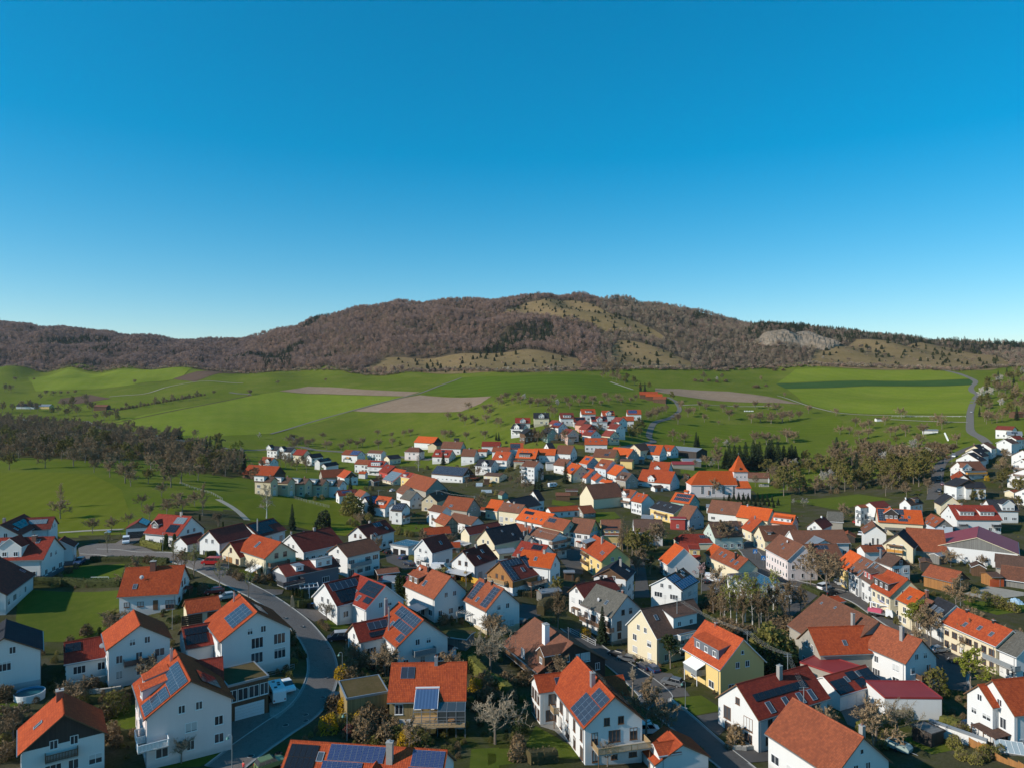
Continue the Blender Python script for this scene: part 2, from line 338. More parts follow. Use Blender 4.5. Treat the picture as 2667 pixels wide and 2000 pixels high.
PV = dict(black=pvmat('solar_black',(0.012,0.013,0.017),(0.03,0.031,0.036),None),blue=pvmat('solar_blue',(0.018,0.035,0.11),(0.18,0.20,0.26),None),dark=pvmat('solar_grey',(0.03,0.035,0.05),(0.07,0.08,0.10),None),
          pale=plain('solar_thermal_pale',(0.16,0.19,0.20),0.12,0.1,spec=0.8),teal=pvmat('solar_teal',(0.02,0.04,0.055),(0.10,0.13,0.14),None))
# ------------------------------------------------------------------ the ground
garden = groundmat('garden_ground',[(0.062,0.070,0.014),(0.072,0.062,0.038),(0.115,0.098,0.078),(0.03,0.03,0.011)],(0.05,0.22,2.5),(0.6,0.5))
meadow = groundmat('meadow_turf',[(0.121,0.150,0.017),(0.098,0.125,0.015),(0.172,0.170,0.034),(0.075,0.095,0.022)],(0.008,0.04,0.4),(0.65,0.5))
ffloor = groundmat('forest_floor',[(0.085,0.062,0.042),(0.10,0.075,0.05),(0.06,0.055,0.03),(0.04,0.032,0.022)],(0.02,0.1,0.6))
FE = np.array([(-2000,1300),(0,1300),(500,1222),(800,1150),(1000,1062),(1150,1052),(1333,952),(1500,962),(1700,1002),(2000,1072),(2300,1032),(2500,962),(2667,960),(5000,950)],float)
VE = np.array([(-2000,215),(0,225),(330,228),(470,275),(900,300),(1000,540),(1150,500),(1700,500),(1850,420),(2667,430),(5000,430)],float)
def build_ground():
 ys = np.r_[-260.0,-120.0,-30.0,30.0,60.0,np.exp(GV),4200.0,7000.0]
 nv = len(ys); V = [];
 for j,Y in enumerate(ys):
  for i in range(NU):
   Yc = max(Y,84.0); X = GU[i]*Yc
   z = g(X,Y) if Y < 3000.5 else GZ[-1,i]-30
   V.append((X,Y,z))
 Fs = []; mi = []
 for j in range(nv-1):
  for i in range(NU-1):
   a = j*NU+i; Fs.append((a,a+1,a+NU+1,a+NU)); Y = ys[j]; p = GU[i]*F0+CX
   mi.append(2 if Y > np.interp(p,FE[:,0],FE[:,1])+6 else (0 if Y < np.interp(p,VE[:,0],VE[:,1]) else 1))
 me = bpy.data.meshes.new('ground'); me.from_pydata(V,[],Fs)
 for m in (garden,meadow,ffloor): me.materials.append(m)
 me.polygons.foreach_set('material_index',mi); me.polygons.foreach_set('use_smooth',[True]*len(Fs)); me.update()
 tag(obj('ground',me),kind='structure')
build_ground()
from mathutils.geometry import delaunay_2d_cdt
GXY = np.c_[(np.meshgrid(GU,np.exp(GV))[0]*np.exp(vv)).ravel(),np.exp(vv).ravel()]
def inside(P,poly):
 x,y = P[:,0],P[:,1]; r = np.zeros(len(P),bool); n = len(poly)
 for i in range(n):
  (x0,y0),(x1,y1) = poly[i],poly[(i+1)%n]
  c = ((y0 > y) != (y1 > y))
  with np.errstate(divide='ignore',invalid='ignore'):
   r ^= c & (x < (x1-x0)*(y-y0)/(y1-y0)+x0)
 return r
def lift(Y): return 0.025+max(Y-150,0)*0.00022+max(Y-1000,0)*0.0012
def sheet(name,poly,mat,extra=0.0,kind='structure',label=None,cat=None):
 """a sheet of turf, soil or asphalt that follows the ground; poly in world metres"""
 poly = [Vector((p[0],p[1])) for p in poly]; b = []
 for p,q in zip(poly,poly[1:]+poly[:1]):
  st = max(1.0,0.012*max(p.y,60)); n = max(1,int((q-p).length/st))
  b += [p.lerp(q,k/n) for k in range(n)]
 P = np.array([(v.x,v.y) for v in b]); lo,hi = P.min(0),P.max(0)
 c = GXY[(GXY[:,0] > lo[0]) & (GXY[:,0] < hi[0]) & (GXY[:,1] > lo[1]) & (GXY[:,1] < hi[1])]
 c = c[inside(c,[tuple(v) for v in b])] if len(c) else c
 vs = b+[Vector(t) for t in c]; n = len(b)
 vo,_,fo,_,_,_ = delaunay_2d_cdt(vs,[(i,(i+1)%n) for i in range(n)],[],1,1e-4)
 me = bpy.data.meshes.new(name); me.from_pydata([(v.x,v.y,g(v.x,v.y)+lift(v.y)+extra) for v in vo],[],[tuple(f) for f in fo])
 me.materials.append(mat); me.polygons.foreach_set('use_smooth',[True]*len(me.polygons)); me.update()
 bm = bmesh.new(); bm.from_mesh(me); bmesh.ops.recalc_face_normals(bm,faces=bm.faces)
 if bm.faces and sum(f.normal.z for f in bm.faces) < 0: bmesh.ops.reverse_faces(bm,faces=bm.faces)
 bm.to_mesh(me); bm.free()
 return tag(obj(name,me),label,cat,kind=kind)
def pixpoly(s):
 """'T 10 20, 30 40; U 5 6' -> world xy of points on the ground"""
 out = []
 for blk in s.split(';'):
  blk = blk.strip(); c,rest = blk[0],blk[1:]
  for t in rest.split(','):
   x,y = map(float,t.split()); p = at(px(c,x,y)); out.append((p.x,p.y))
 return out
soil_pale = groundmat('stubble_soil',[(0.27,0.19,0.13),(0.23,0.16,0.11),(0.33,0.25,0.18),(0.17,0.12,0.08)],(0.01,0.12,0.9),stripe=(1.2,3.0,0.25))
soil_dark = groundmat('ploughed_soil',[(0.13,0.085,0.06),(0.105,0.07,0.05),(0.16,0.11,0.08),(0.07,0.045,0.035)],(0.02,0.1,0.8),stripe=(1.9,4.0,0.35))
lime = groundmat('young_wheat',[(0.167,0.205,0.022),(0.138,0.180,0.022),(0.207,0.220,0.037),(0.115,0.150,0.020)],(0.008,0.035,0.3),(0.6,0.45),stripe=(0.35,18.0,0.14))
strip = groundmat('striped_meadow',[(0.098,0.145,0.015),(0.086,0.125,0.015),(0.132,0.165,0.024),(0.057,0.085,0.022)],(0.008,0.05,0.6),(0.35,0.3),stripe=(1.63,24.0,0.42))
mown = groundmat('mown_meadow',[(0.121,0.155,0.015),(0.098,0.130,0.015),(0.161,0.175,0.024),(0.069,0.090,0.022)],(0.012,0.08,0.7),(0.35,0.3),stripe=(1.35,13.0,0.3))
darkg = groundmat('dark_crop',[(0.044,0.090,0.026),(0.037,0.077,0.023),(0.062,0.104,0.029),(0.031,0.063,0.018)],(0.01,0.06,0.6))
heath = groundmat('dry_heath',[(0.225,0.155,0.078),(0.165,0.122,0.055),(0.25,0.18,0.10),(0.095,0.07,0.034)],(0.012,0.07,0.45),(0.55,0.5))
rock = groundmat('quarry_rock',[(0.30,0.235,0.175),(0.20,0.15,0.105),(0.36,0.30,0.24),(0.10,0.08,0.05)],(0.05,0.2,0.7),(0.7,0.8),bmp=0.9)
woodfl = groundmat('wood_floor',[(0.085,0.072,0.032),(0.07,0.062,0.025),(0.08,0.085,0.02),(0.045,0.036,0.02)],(0.03,0.2,1.2))
lawn = groundmat('lawn',[(0.098,0.125,0.015),(0.078,0.100,0.015),(0.144,0.145,0.027),(0.052,0.070,0.022)],(0.06,0.5,4.0),(0.45,0.4))
nearm = groundmat('near_meadow',[(0.138,0.155,0.017),(0.121,0.140,0.017),(0.184,0.175,0.034),(0.092,0.105,0.014)],(0.02,0.2,1.6),(0.4,0.3),stripe=(0.25,6.5,0.22))
HEATHS = ['U 330 250,420 200,520 165,640 142,760 128,900 138,1050 160,1150 200,1250 255,1400 290,1560 365,1680 440,1640 480,1480 420,1200 395,1050 315,850 300,600 262',
'Z 932 967,1005 933,1106 936,1263 922,1333 917,1377 911,1504 935,1517 952,1500 968,1390 970,1232 972,1075 968',
'U 1230 640,1250 520,1300 465,1500 490,1700 555,1890 645,1900 690,1340 690',
'V 450 612,500 480,760 450,830 398,1000 400,1400 425,1600 465,1800 515,2030 548,2120 600,1950 645,1500 642,800 632']
for h_ in HEATHS: sheet('heath',pixpoly(h_),heath)
for nm,mt,pl in [
 ('field',soil_pale,'T 1010 980,1430 872,1560 850,2150 860,2060 920,1900 985,1500 990'),('field',soil_pale,'T 400 817,640 780,820 785,1100 805,1560 825,1440 860,1100 851,780 840'),
 ('field',soil_dark,'S 470 852,500 815,740 783,920 815,640 858'),('field',soil_dark,'S 1420 655,1800 595,1960 605,1600 680'),
 ('field',soil_pale,'U 1600 857,1800 862,2212 885; V 380 926,0 912; U 1770 915,1600 884'),('field',darkg,'V 170 757,900 731,1800 719,1790 765,900 776,250 797'),
 ('field',strip,'T 1590 842,1900 708,2212 694; U 500 757,1130 752,1440 880,1000 925,270 925; T 2160 857'),
 ('field',lime,'S 850 1042,1000 985,2040 797; T 400 822,780 846,1430 862,1010 973,340 1163; S 1560 1140,1300 1115'),
 ('field',lime,'V 262 800,900 780,1790 768,1830 850,1750 1000,1200 1000,700 990,390 910'),('field',lime,'V 330 640,800 640,1540 640,1800 715,900 728,180 750'),
 ('field',mown,'O 640 440,745 300,1100 290,1700 285,2212 330; V 640 1010,720 1060,700 1120,560 1180,100 1180; O 2000 470,1200 500,900 470'),
 ('field',lime,'S 560 575,1050 580,1640 560,1500 640,1050 710,300 760,230 640'),
 ('meadow',nearm,'S -150 1425,400 1420,770 1442,1000 1560; A 1480 110,1555 250,1420 340,680 378,-200 420'),('meadow',nearm,'C 900 30,1500 -60,2212 80; M 900 1130,1150 1290,1330 1440; C 2212 420,1600 300,1100 250'),
 ('wood_floor',woodfl,'S -160 1320,300 1300,700 1325,1250 1320,1560 1400,1900 1470,2050 1430,1960 1320,1750 1240,1450 1150,1000 1100,500 1060,0 1020,-160 1010'),
 ('lawn',lawn,'A 310 1035,1360 1045,1380 1290,1250 1430,1180 1540,720 1640,500 1640,180 1400,200 1200'),('lawn',lawn,'A 560 940,850 760,1440 740,1400 950'),
 ('lawn',lawn,'E 960 290,1250 270,1430 300,1300 370,1000 390'),('lawn',lawn,'E 90 1400,330 1390,490 1450,420 1520,180 1500'),('lawn',lawn,'C 880 830,1100 800,1260 830,1150 900,930 880'),
 ('lawn',lawn,'J 240 860,560 820,820 990,490 1050'),('lawn',lawn,'L 800 1310,1100 1290,1450 1440,1150 1500'),('lawn',lawn,'H 0 1440,380 1430,420 1600,0 1659'),('lawn',lawn,'H 640 1170,900 1310,1110 1440,1280 1480,1250 1560,900 1540,520 1400'),
 ('lawn',lawn,'B 1230 950,1560 930,1620 1180,1450 1210,1250 1130'),('lawn',lawn,'F 1890 1440,2212 1420,2212 1659,1870 1659'),('lawn',lawn,'D 0 1500,850 1280,890 1450,540 1640,0 1659'),
 ('lawn',lawn,'K 1500 1160,2212 1210,2212 1290,1900 1330,1550 1230'),('lawn',lawn,'K -700 20,300 -60,700 0,240 80,100 130,-400 30'),('lawn',lawn,'N 2000 1300,2212 1290; O 250 1360; O -40 1420'),
 ('lawn',lawn,'N 1500 1150,1780 1200,1640 1230,1490 1210'),('lawn',lawn,'B -80 920,250 900,200 1040,-80 1080'),('lawn',lawn,'O 1740 1000,2050 1040,2212 1100,2212 1300,2000 1280'),('lawn',lawn,'M 560 1180,600 1200')][:-1]:
 sheet(nm,pixpoly(pl),mt)
# ------------------------------------------------------------------ roads
def roadmat(name,rgb,joint=None):
 m,nt,b = nodes(name); p = pos(nt)
 n1 = noise(nt,0.25,4,0.6,p); n2 = noise(nt,6.0,4,0.7,p); n3 = noise(nt,0.9,4,0.6,p)
 col = mix(nt,n1,rgb,tuple(x*0.72 for x in rgb)); col = mix(nt,math_(nt,'MULTIPLY',n2,0.35),col,tuple(x*1.35 for x in rgb))
 col = mix(nt,math_(nt,'MULTIPLY',ramp(nt,n3,[(0.55,(0,0,0)),(0.62,(1,1,1))]),0.28),col,tuple(x*0.55 for x in rgb))
 if joint:
  mp = nd(nt,'Mapping',Vector=p,Rotation=(0,0,0.5)).outputs[0]
  bt = nd(nt,'TexBrick',Vector=mp,Color1=(1,1,1,1),Color2=(0.8,0.8,0.8,1),Mortar=(0.45,0.45,0.45,1),Scale=joint)
  col = mix(nt,0.8,col,bt.outputs['Color'],'MULTIPLY')
 nt.links.new(col,b.inputs['Base Color']); b.inputs['Roughness'].default_value = 1.0; b.inputs['Specular IOR Level'].default_value = 0.03
 bump(nt,b,n2,0.3,0.02); MAT[name] = m; return m
asph = roadmat('asphalt',(0.11,0.10,0.093)); pave = roadmat('block_paving',(0.21,0.18,0.16),2.6); gravelr = roadmat('gravel_track',(0.36,0.32,0.26)); slab = roadmat('stone_slabs',(0.33,0.31,0.28),1.2)
gut = roadmat('gutter_stones',(0.30,0.29,0.275),3.5); lightroad = roadmat('worn_asphalt',(0.17,0.155,0.135))
def smooth_line(P,n=6):
 P = [Vector((p[0],p[1])) for p in P]; out = []
 Q = [2*P[0]-P[1]]+P+[2*P[-1]-P[-2]]
 for i in range(1,len(Q)-2):
  a,b,c,d = Q[i-1:i+3]
  for k in range(n):
   t = k/n; out.append(0.5*((2*b)+(c-a)*t+(2*a-5*b+4*c-d)*t*t+(3*b-a-3*c+d)*t**3))
 return out+[P[-1]]
def band(pl,w0,w1,name,mat,extra,sub=2,h=None,parent=None):
 """a strip that follows a line, between offsets w0 and w1 from it; h gives it height (kerb)"""
 mb = MB(); L = pl; A = []; s = 0.0
 for i,p in enumerate(L):
  d = (L[min(i+1,len(L)-1)]-L[max(i-1,0)]).normalized(); nrm = Vector((-d.y,d.x)); row = []
  for k in range(sub+1):
   q = p+nrm*(w0+(w1-w0)*k/sub); row.append((q.x,q.y,g(q.x,q.y)+lift(q.y)+extra+(h or 0)))
  A.append(row)
 for i in range(len(A)-1):
  for k in range(sub):
   f = [A[i][k],A[i+1][k],A[i+1][k+1],A[i][k+1]]
   if (Vector(f[1])-Vector(f[0])).cross(Vector(f[3])-Vector(f[0])).z < 0: f = f[::-1]
   mb.face(f)
  if h:
   for k in (0,sub):
    a,b = A[i][k],A[i+1][k]; mb.face([a,b,(b[0],b[1],b[2]-h-0.05),(a[0],a[1],a[2]-h-0.05)])
 o = mb.build(name,mat,parent,smooth=not h)
 if parent is None: tag(o,kind='structure')
 return o
def road(name,s,w,mat,kerb=False,extra=0.02,n=5):
 L = smooth_line(pixpoly(s),n); r = band(L,-w/2,w/2,name,mat,extra,4)
 if kerb:
  for sgn in (-1,1):
   band(L,sgn*(w/2-0.35),sgn*w/2,'gutter',gut,extra+0.012,1); band(L,sgn*(w/2),sgn*(w/2+0.16),'kerb',CONC,extra,1,0.11)
 return r
ROAD_A = road('road','D 780 1680,1050 1470,1420 1210,1690 1030,1860 830,1950 560,1900 290,1720 40; C 1560 1330,1290 1140,1000 985,780 870,560 760,330 690,100 640; A 1500 640,1250 610,1020 600',5.6,pave,True)
sheet('road',pixpoly('A 900 560,1060 510,1350 505,1640 545,1780 600,1900 660,1500 690,1150 700,920 690'),pave,0.06)
road('driveway','A 1400 530,1480 480,1540 445',6.0,pave,extra=0.09); road('driveway','C 560 790,700 770,860 770',6.0,pave,extra=0.05)
sheet('driveway',pixpoly('C 1050 1040,1500 1040,1480 1090,1330 1120,1180 1060'),pave,0.05); sheet('driveway',pixpoly('C 1640 1260,2060 1270,2060 1370,1850 1410,1720 1330'),pave,0.05)
sheet('driveway',pixpoly('D 880 1130,1330 1020,1600 960,1400 1100,900 1440,860 1290'),pave,0.06); sheet('terrace',pixpoly('D 1330 920,1600 700,1700 770,1610 940,1420 1095,1340 1070'),slab,0.075)
sheet('terrace',pixpoly('F 640 380,900 350,1060 410,1040 440,760 500'),slab,0.05); sheet('terrace',pixpoly('H 680 1120,850 1080,1010 1140,1150 1380,1120 1460,860 1230,700 1180'),slab,0.05); sheet('terrace',pixpoly('H 1180 1440,1320 1360,1570 1400,1600 1440,1480 1480'),slab,0.06)
sheet('terrace',pixpoly('B 790 610,1140 560,1400 510,1360 600,1250 640,1000 700,800 700'),slab,0.06)
ROAD_B = road('road','G 1060 1490; H 1150 130,1330 290,1560 440,1800 620,2020 820; J 30 880,330 1120,640 1390,930 1620,1180 1830',6.2,asph,True)
sheet('forecourt',pixpoly('H 1640 390,1960 540,2212 570; J 330 700,430 830,200 850,-30 800,-260 640,-560 450'),asph,0.06); sheet('driveway',pixpoly('J 500 1060,830 1010,930 1120,760 1290,640 1200'),asph,0.06); sheet('driveway',pixpoly('J 860 1450,1340 1430,1340 1580,1080 1600'),asph,0.06)
ROAD_C = road('road','O 2212 1350; I 1140 520,1130 620,1240 740,1330 860,1540 940,1850 1010; K 120 1090,360 1180,600 1340,860 1500; L 1060 110,1270 300,1380 480,1360 620,1430 760',6.5,asph,True)
sheet('road',pixpoly('I 1030 520,1250 560,1320 620,1300 700,1150 680,1040 640'),asph,0.07); sheet('forecourt',pixpoly('I 1380 960,1560 950,1900 1110,1740 1250,1560 1380,1480 1250'),asph,0.06); sheet('forecourt',pixpoly('K -60 940,100 960,300 1080,330 1160,150 1150,-60 1080'),asph,0.07)
sheet('yard',pixpoly('E 900 640,1080 610,1200 680,1280 790,1130 810,920 720'),asph,0.05); sheet('yard',pixpoly('G 460 1200,690 1230,700 1340,460 1400'),asph,0.05); sheet('yard',pixpoly('G 930 560,1130 540,1190 600,1190 860,1040 850,930 700'),asph,0.05); sheet('yard',pixpoly('I 560 910,840 880,880 1010,560 1060'),asph,0.05)
sheet('yard',pixpoly('L 100 1000,520 870,720 990,660 1090,320 1220,180 1160'),pave,0.05); sheet('yard',pixpoly('G 1700 680,1890 700,1940 1000,1960 1130,1780 1130,1790 900'),asph,0.05); sheet('yard',pixpoly('K 1500 1090,1800 1000,2212 1070,2212 1110,1800 1160'),gravelr,0.05)
road('road','S 700 1000,900 1070,1150 1102,1350 1130,1600 1180,2000 1240; M 560 545,800 582,1150 608,1500 640,1830 668,2100 690; N 100 680',6.0,lightroad)
road('road','Q 1800 690,1720 620,1600 545,1590 420,1598 300,1650 160,1682 120,1615 85,1605 40; V 1810 735,1690 680,1540 642',5.5,lightroad)
road('road','Q 1170 1330,1200 1130,1250 930,1370 840,1480 780,1700 700,1810 690',6.2,asph)
road('road','N 1900 680; O 590 500,575 430,600 330,650 265,790 225',5.0,lightroad,extra=0.05); road('road','O 790 225,900 160,930 110,890 40; U 1760 960,1700 930',4.5,lightroad,extra=0.06)
road('path','T 330 1170,700 1062,1010 976,1450 862,1600 822,1900 710',3.4,lightroad,extra=0.2); road('path','S 880 1025,1100 985,1500 902,1800 845,2030 797,2050 785',3.2,ffloor,extra=0.15); road('path','S 1890 765,1960 775,2040 780,2060 790',4.0,lightroad,extra=0.1)
road('path','S 900 800,1180 778,1400 716,1700 672,2000 690',2.5,gravelr,extra=0.1); road('path','A 680 382,1000 362,1420 345',2.2,gravelr,extra=0.04); road('path','V 180 855,380 920,560 970,720 1000,1200 1018,1700 1025',2.2,gravelr,extra=0.1)
road('path','Q 670 407,1050 427,1560 440',2.0,gravelr,extra=0.1); road('path','O 960 70,1400 72,2000 78',2.0,gravelr,extra=0.1); road('path','U 1230 805,1330 840,1420 870',3.0,gravelr,extra=0.1); road('path','C 740 0,960 130,1080 240',2.4,gravelr,extra=0.05)
def disc(r,h,n=20):
 m = MB(); m.prism([(r*math.cos(2*PI*i/n),r*math.sin(2*PI*i/n)) for i in range(n)],'z',-0.02,h); return m
MANH = disc(0.46,0.004).mesh('manhole_cover',plain('cast_iron',(0.03,0.028,0.027),0.6,0.3)); MANR = disc(0.56,0.002).mesh('manhole_ring',CONC)
for c,x,y in [('D',1750,1045),('D',1750,1115),('D',1520,1165),('D',1120,1520),('D',1950,845),('D',1980,612),('D',2010,280),('D',1905,195),('D',1700,25),('C',1500,1365),('C',310,705)]:
 p = at(px(c,x,y)); z = g(p.x,p.y)+lift(p.y)+0.05
 r_ = obj('manhole_ring',MANR,ROAD_A,frame((p.x,p.y,z))); obj('manhole_cover',MANH,r_)

def quarry():
 """stepped pale rock face in the hillside"""
 r = random.Random(4); n,k = 90,12; lo = smooth_line([(at(px('V',x,y)).x,at(px('V',x,y)).y) for x,y in ((-20,425),(120,452),(300,458),(450,470),(580,488),(700,452))],18); hi = smooth_line([(at(px('V',x,y)).x,at(px('V',x,y)).y) for x,y in ((-20,405),(60,352),(210,318),(400,328),(600,388),(700,440))],18)
 m = MB(); rows = []
 for i in range(n):
  a,b = lo[i],hi[i]; col = []; za,zb = g(a.x,a.y),g(b.x,b.y)
  for j in range(k+1):
   t = j/k; st = t**.55 if j % 3 else t**.7; d = 3.2*math.sin(PI*t)*(1+.9*math.sin(i*.8+j*1.7)*math.sin(i*.31-j))+r.uniform(-1.4,1.4)*math.sin(PI*t)
   col.append((a.x+(b.x-a.x)*t+r.uniform(-.5,.5),a.y+(b.y-a.y)*t-d,za+(zb-za)*st+1.2+r.uniform(-.5,.5)+2.0*math.sin(PI*t)))
  rows.append(col)
 for i in range(n-1):
  for j in range(k): m.face([rows[i][j],rows[i+1][j],rows[i+1][j+1],rows[i][j+1]])
 tag(m.build('quarry',rock),kind='structure')
quarry()
# ------------------------------------------------------------------ building kit
DBG = []
NEAR = 265.0
class Vol:
 """one gabled body: frame M (x along the ridge from R1 to R2), ridge length L, half width w, ridge height hr, roof pitch p"""
 pass
def vol(c,x1,y1,x2,y2,ex=None,ey=None,hr=9.0,p=38.0,w=None,L=None,hip1=0.0,hip2=0.0,dz=0.0):
 v = Vol(); q1,q2 = px(c,x1,y1),px(c,x2,y2)
 A,B = at(q1,hr),at(q2,hr); zr = (A.z+B.z)/2
 if min(q1[1],q2[1])-CY > 70:
  A,B = [Vector(((q[0]-CX)/F0,1,0))*((CAMZ-zr)/((q[1]-CY)/F0)) for q in (q1,q2)]
 A.z = B.z = zr
 m = (A+B)/2; d = B-A; d.z = 0
 if L: d = d.normalized()*L; A,B = m-d/2,m+d/2
 return _finish(v,A,B,px(c,ex,ey) if ex is not None else None,hr,p,w,hip1,hip2,dz)
def vmid(c,x,y,ang,L,w,hr=9.0,p=38.0,hip1=0.0,hip2=0.0,dz=0.0):
 """body given by the pixel of its ridge middle, ridge bearing (degrees from +X), length and half width"""
 v = Vol(); m = at(px(c,x,y),hr); a = math.radians(ang); d = Vector((math.cos(a),math.sin(a),0))*L/2
 return _finish(v,m-d,m+d,None,hr,p,w,hip1,hip2,dz)
def _finish(v,A,B,Epx,hr,p,w,hip1,hip2,dz):
 d = (B-A); v.L = d.length; d.normalize(); n = Vector((-d.y,d.x,0)); tp = math.tan(math.radians(p)); m = (A+B)/2
 v.sE = 1 if n.dot(-Vector((m.x,m.y,0))) > 0 else -1
 if Epx is not None:
  r = ray(Epx); C = Vector((0,0,CAMZ)); best = None
  for s in (1,-1):
   nn = n*s*tp+Vector((0,0,1)); t = nn.dot(A-C)/nn.dot(r); wv = (n*s).dot(C+r*t-A)
   if wv > 0.8 and (best is None or s == v.sE): best = (s,wv)
  if best is None: best = (v.sE,4.5); DBG.append('NOEAVE')
  v.sE,v.w = best
 else: v.w = w or 4.5
 v.w = min(v.w,13.0)
 v.hr,v.p,v.tp,v.hip1,v.hip2 = hr+dz,p,tp,hip1,hip2
 gz = g(m.x,m.y); v.M = Matrix.Translation((m.x,m.y,m.z-hr)) @ Matrix.Rotation(math.atan2(d.y,d.x),4,'Z')
 v.Y = m.y; v.he = v.hr-v.w*tp; v.c = m
 if v.he < 1.9:                                   # keep the eaves above head height: flatten the roof instead
  v.tp = tp = (v.hr-2.1)/v.w; v.p = math.degrees(math.atan(tp)); v.he = 2.1
 v.oe,v.og = 0.45,0.4
 if v.hr < 5.5: v.oe,v.og = 0.3,0.3
 v.zw = v.hr-(v.w-v.oe)*tp-0.2
 v.hx = v.L/2
 return v
def face_M(v,f):
 """frame on a wall: x along it, y outward, z up; returns (matrix, half width of the wall, outward world normal)"""
 if f in 'EO':
  s = v.sE if f == 'E' else -v.sE
  M = Matrix.Translation((0,s*(v.w-v.oe),0)) @ Matrix.Rotation(0 if s > 0 else PI,4,'Z'); hw = v.hx-v.og
 else:
  s = 1 if f == '2' else -1
  M = Matrix.Translation((s*(v.hx-v.og+(v.hip2 if s > 0 else v.hip1)),0,0)) @ Matrix.Rotation(-s*PI/2,4,'Z'); hw = v.w-v.oe
 nw = (v.M.to_3x3() @ M.to_3x3() @ Vector((0,1,0)))
 return M,hw,nw
WIN = {}
def win_mesh(w,h,st,far,fr):
 k = (w,h,st,far,fr.name)
 if k in WIN: return WIN[k]
 b = 0.085 if not far else 0.11; m = MB()
 m.box(-w/2,w/2,-0.03,0.05,0,b); m.box(-w/2,w/2,-0.03,0.05,h-b,h); m.box(-w/2,-w/2+b,-0.03,0.05,b,h-b); m.box(w/2-b,w/2,-0.03,0.05,b,h-b)
 nm = 0 if w < 0.95 else (1 if w < 1.9 else int(w/0.85))
 for i in range(nm):
  x = -w/2+w*(i+1)/(nm+1); m.box(x-b*0.45,x+b*0.45,-0.03,0.045,b,h-b)
 m.box(-w/2-0.06,w/2+0.06,-0.03,0.13,-0.05,0.0)
 pn = MB().face([(-w/2+b,0.012,b),(w/2-b,0.012,b),(w/2-b,0.012,h-b),(-w/2+b,0.012,h-b)][::-1])
 hs = {'s': 0.5,'S': 0.92,'t': 0.25}.get(st,0); sh = None
 if hs:
  sh = MB(); z0 = h-b-(h-2*b)*hs
  for i in range(max(2,int(h*hs/0.22))):
   n_ = max(2,int(h*hs/0.22)); a = z0+(h-b-z0)*i/n_; sh.box(-w/2+b,w/2-b,0.0,0.032,a+0.008,z0+(h-b-z0)*(i+1)/n_)
 if far:
  for f_,pts_,mm in [(fc,q,1) for q in (pn,) for fc in q.f]+([(fc,sh,2) for fc in sh.f] if sh else []):
   m.face([pts_.v[i] for i in f_],mm)
  r = (m.mesh('window',[fr,GLASS,SHUT]),None,None)
 else: r = (m.mesh('window',fr),pn.mesh('pane',GLASS),sh.mesh('shutter',SHUT) if sh else None)
 WIN[k] = r; return r
def window(root,M,w=1.1,h=1.3,st='n',far=False,fr=None):
 a,b_,c_ = win_mesh(w,h,st,far,fr or PVF); o = obj('window',a,root,M)
 if b_: obj('pane',b_,o)
 if c_: obj('shutter',c_,o)
 return o
def T(x,y,z): return Matrix.Translation((x,y,z))
def facing(nw,c): return nw.dot(Vector((-c.x,-c.y,0)).normalized()) > -0.03
def auto_windows(root,v,R,far,rnd,opt):
 fr = opt.get('fr',PVF)
 for f in 'EO21':
  if f in opt.get('now',''): continue
  if (f == '1' and v.hip1) or (f == '2' and v.hip2): pass
  M,hw,nw = face_M(v,f)
  if not facing(nw,v.c): continue
  zb = opt.get('zb',0.9); st_h = opt.get('sh',2.75)
  top = v.zw if f in 'EO' else v.zw
  ns = max(1,int((top-0.35)/st_h));
  if opt.get('ns'): ns = opt['ns']
  nc = max(1,int(2*hw/opt.get('gap',3.3)))
  if 'cols' in opt and f in opt['cols']: nc = opt['cols'][f]
  for s_ in range(ns):
   for i in range(nc):
    if rnd.random() < opt.get('skip',0.1): continue
    a = -hw+2*hw*(i+0.5)/nc+rnd.uniform(-.15,.15); wd = opt.get('ww') or rnd.choice([1.1,1.3,1.4,1.7,2.0]); ht = opt.get('wh',1.45)
    if 2*hw/nc < wd+0.4: wd = max(0.7,2*hw/nc-0.5)
    z = s_*st_h+zb; st = rnd.choice('nnnnntsS')
    if s_ == 0 and i == opt.get('door',-1) and f == opt.get('doorf','E'):
     dr = MB().box(-0.5,0.5,-0.02,0.06,0.0,2.1).build('door',opt.get('doorm',WOODT),root,R @ M @ T(a,0,0.05)); continue
    if z+ht > top-0.15: ht = top-0.2-z
    if ht < 0.5: continue
    if rnd.random() < 0.12 and wd > 1.1: z,ht = z-0.8,min(ht+0.8,top-0.2-z+0.8)
    window(root,R @ M @ T(a,0,z),round(wd,1),round(ht,2),st,far,fr)
  if f in '12' and v.hr-v.zw > 2.4 and not (v.hip1 if f == '1' else v.hip2):
   z = ns*st_h+zb
   if z < v.zw-0.6: z = v.zw-0.6
   wid = (v.hr-z-1.6)/v.tp
   if wid > 2.4:
    k = 2
    for i in range(k): window(root,R @ M @ T((i-(k-1)/2)*min(2.4,wid),0,z),1.0,1.25,rnd.choice('nnns'),far,fr)
   elif wid > 0.5: window(root,R @ M @ T(0,0,z),1.0,1.2,'n',far,fr)
   if v.hr-z > 5.2: window(root,R @ M @ T(0,0,z+2.6),0.7,0.8,'n',far,fr)
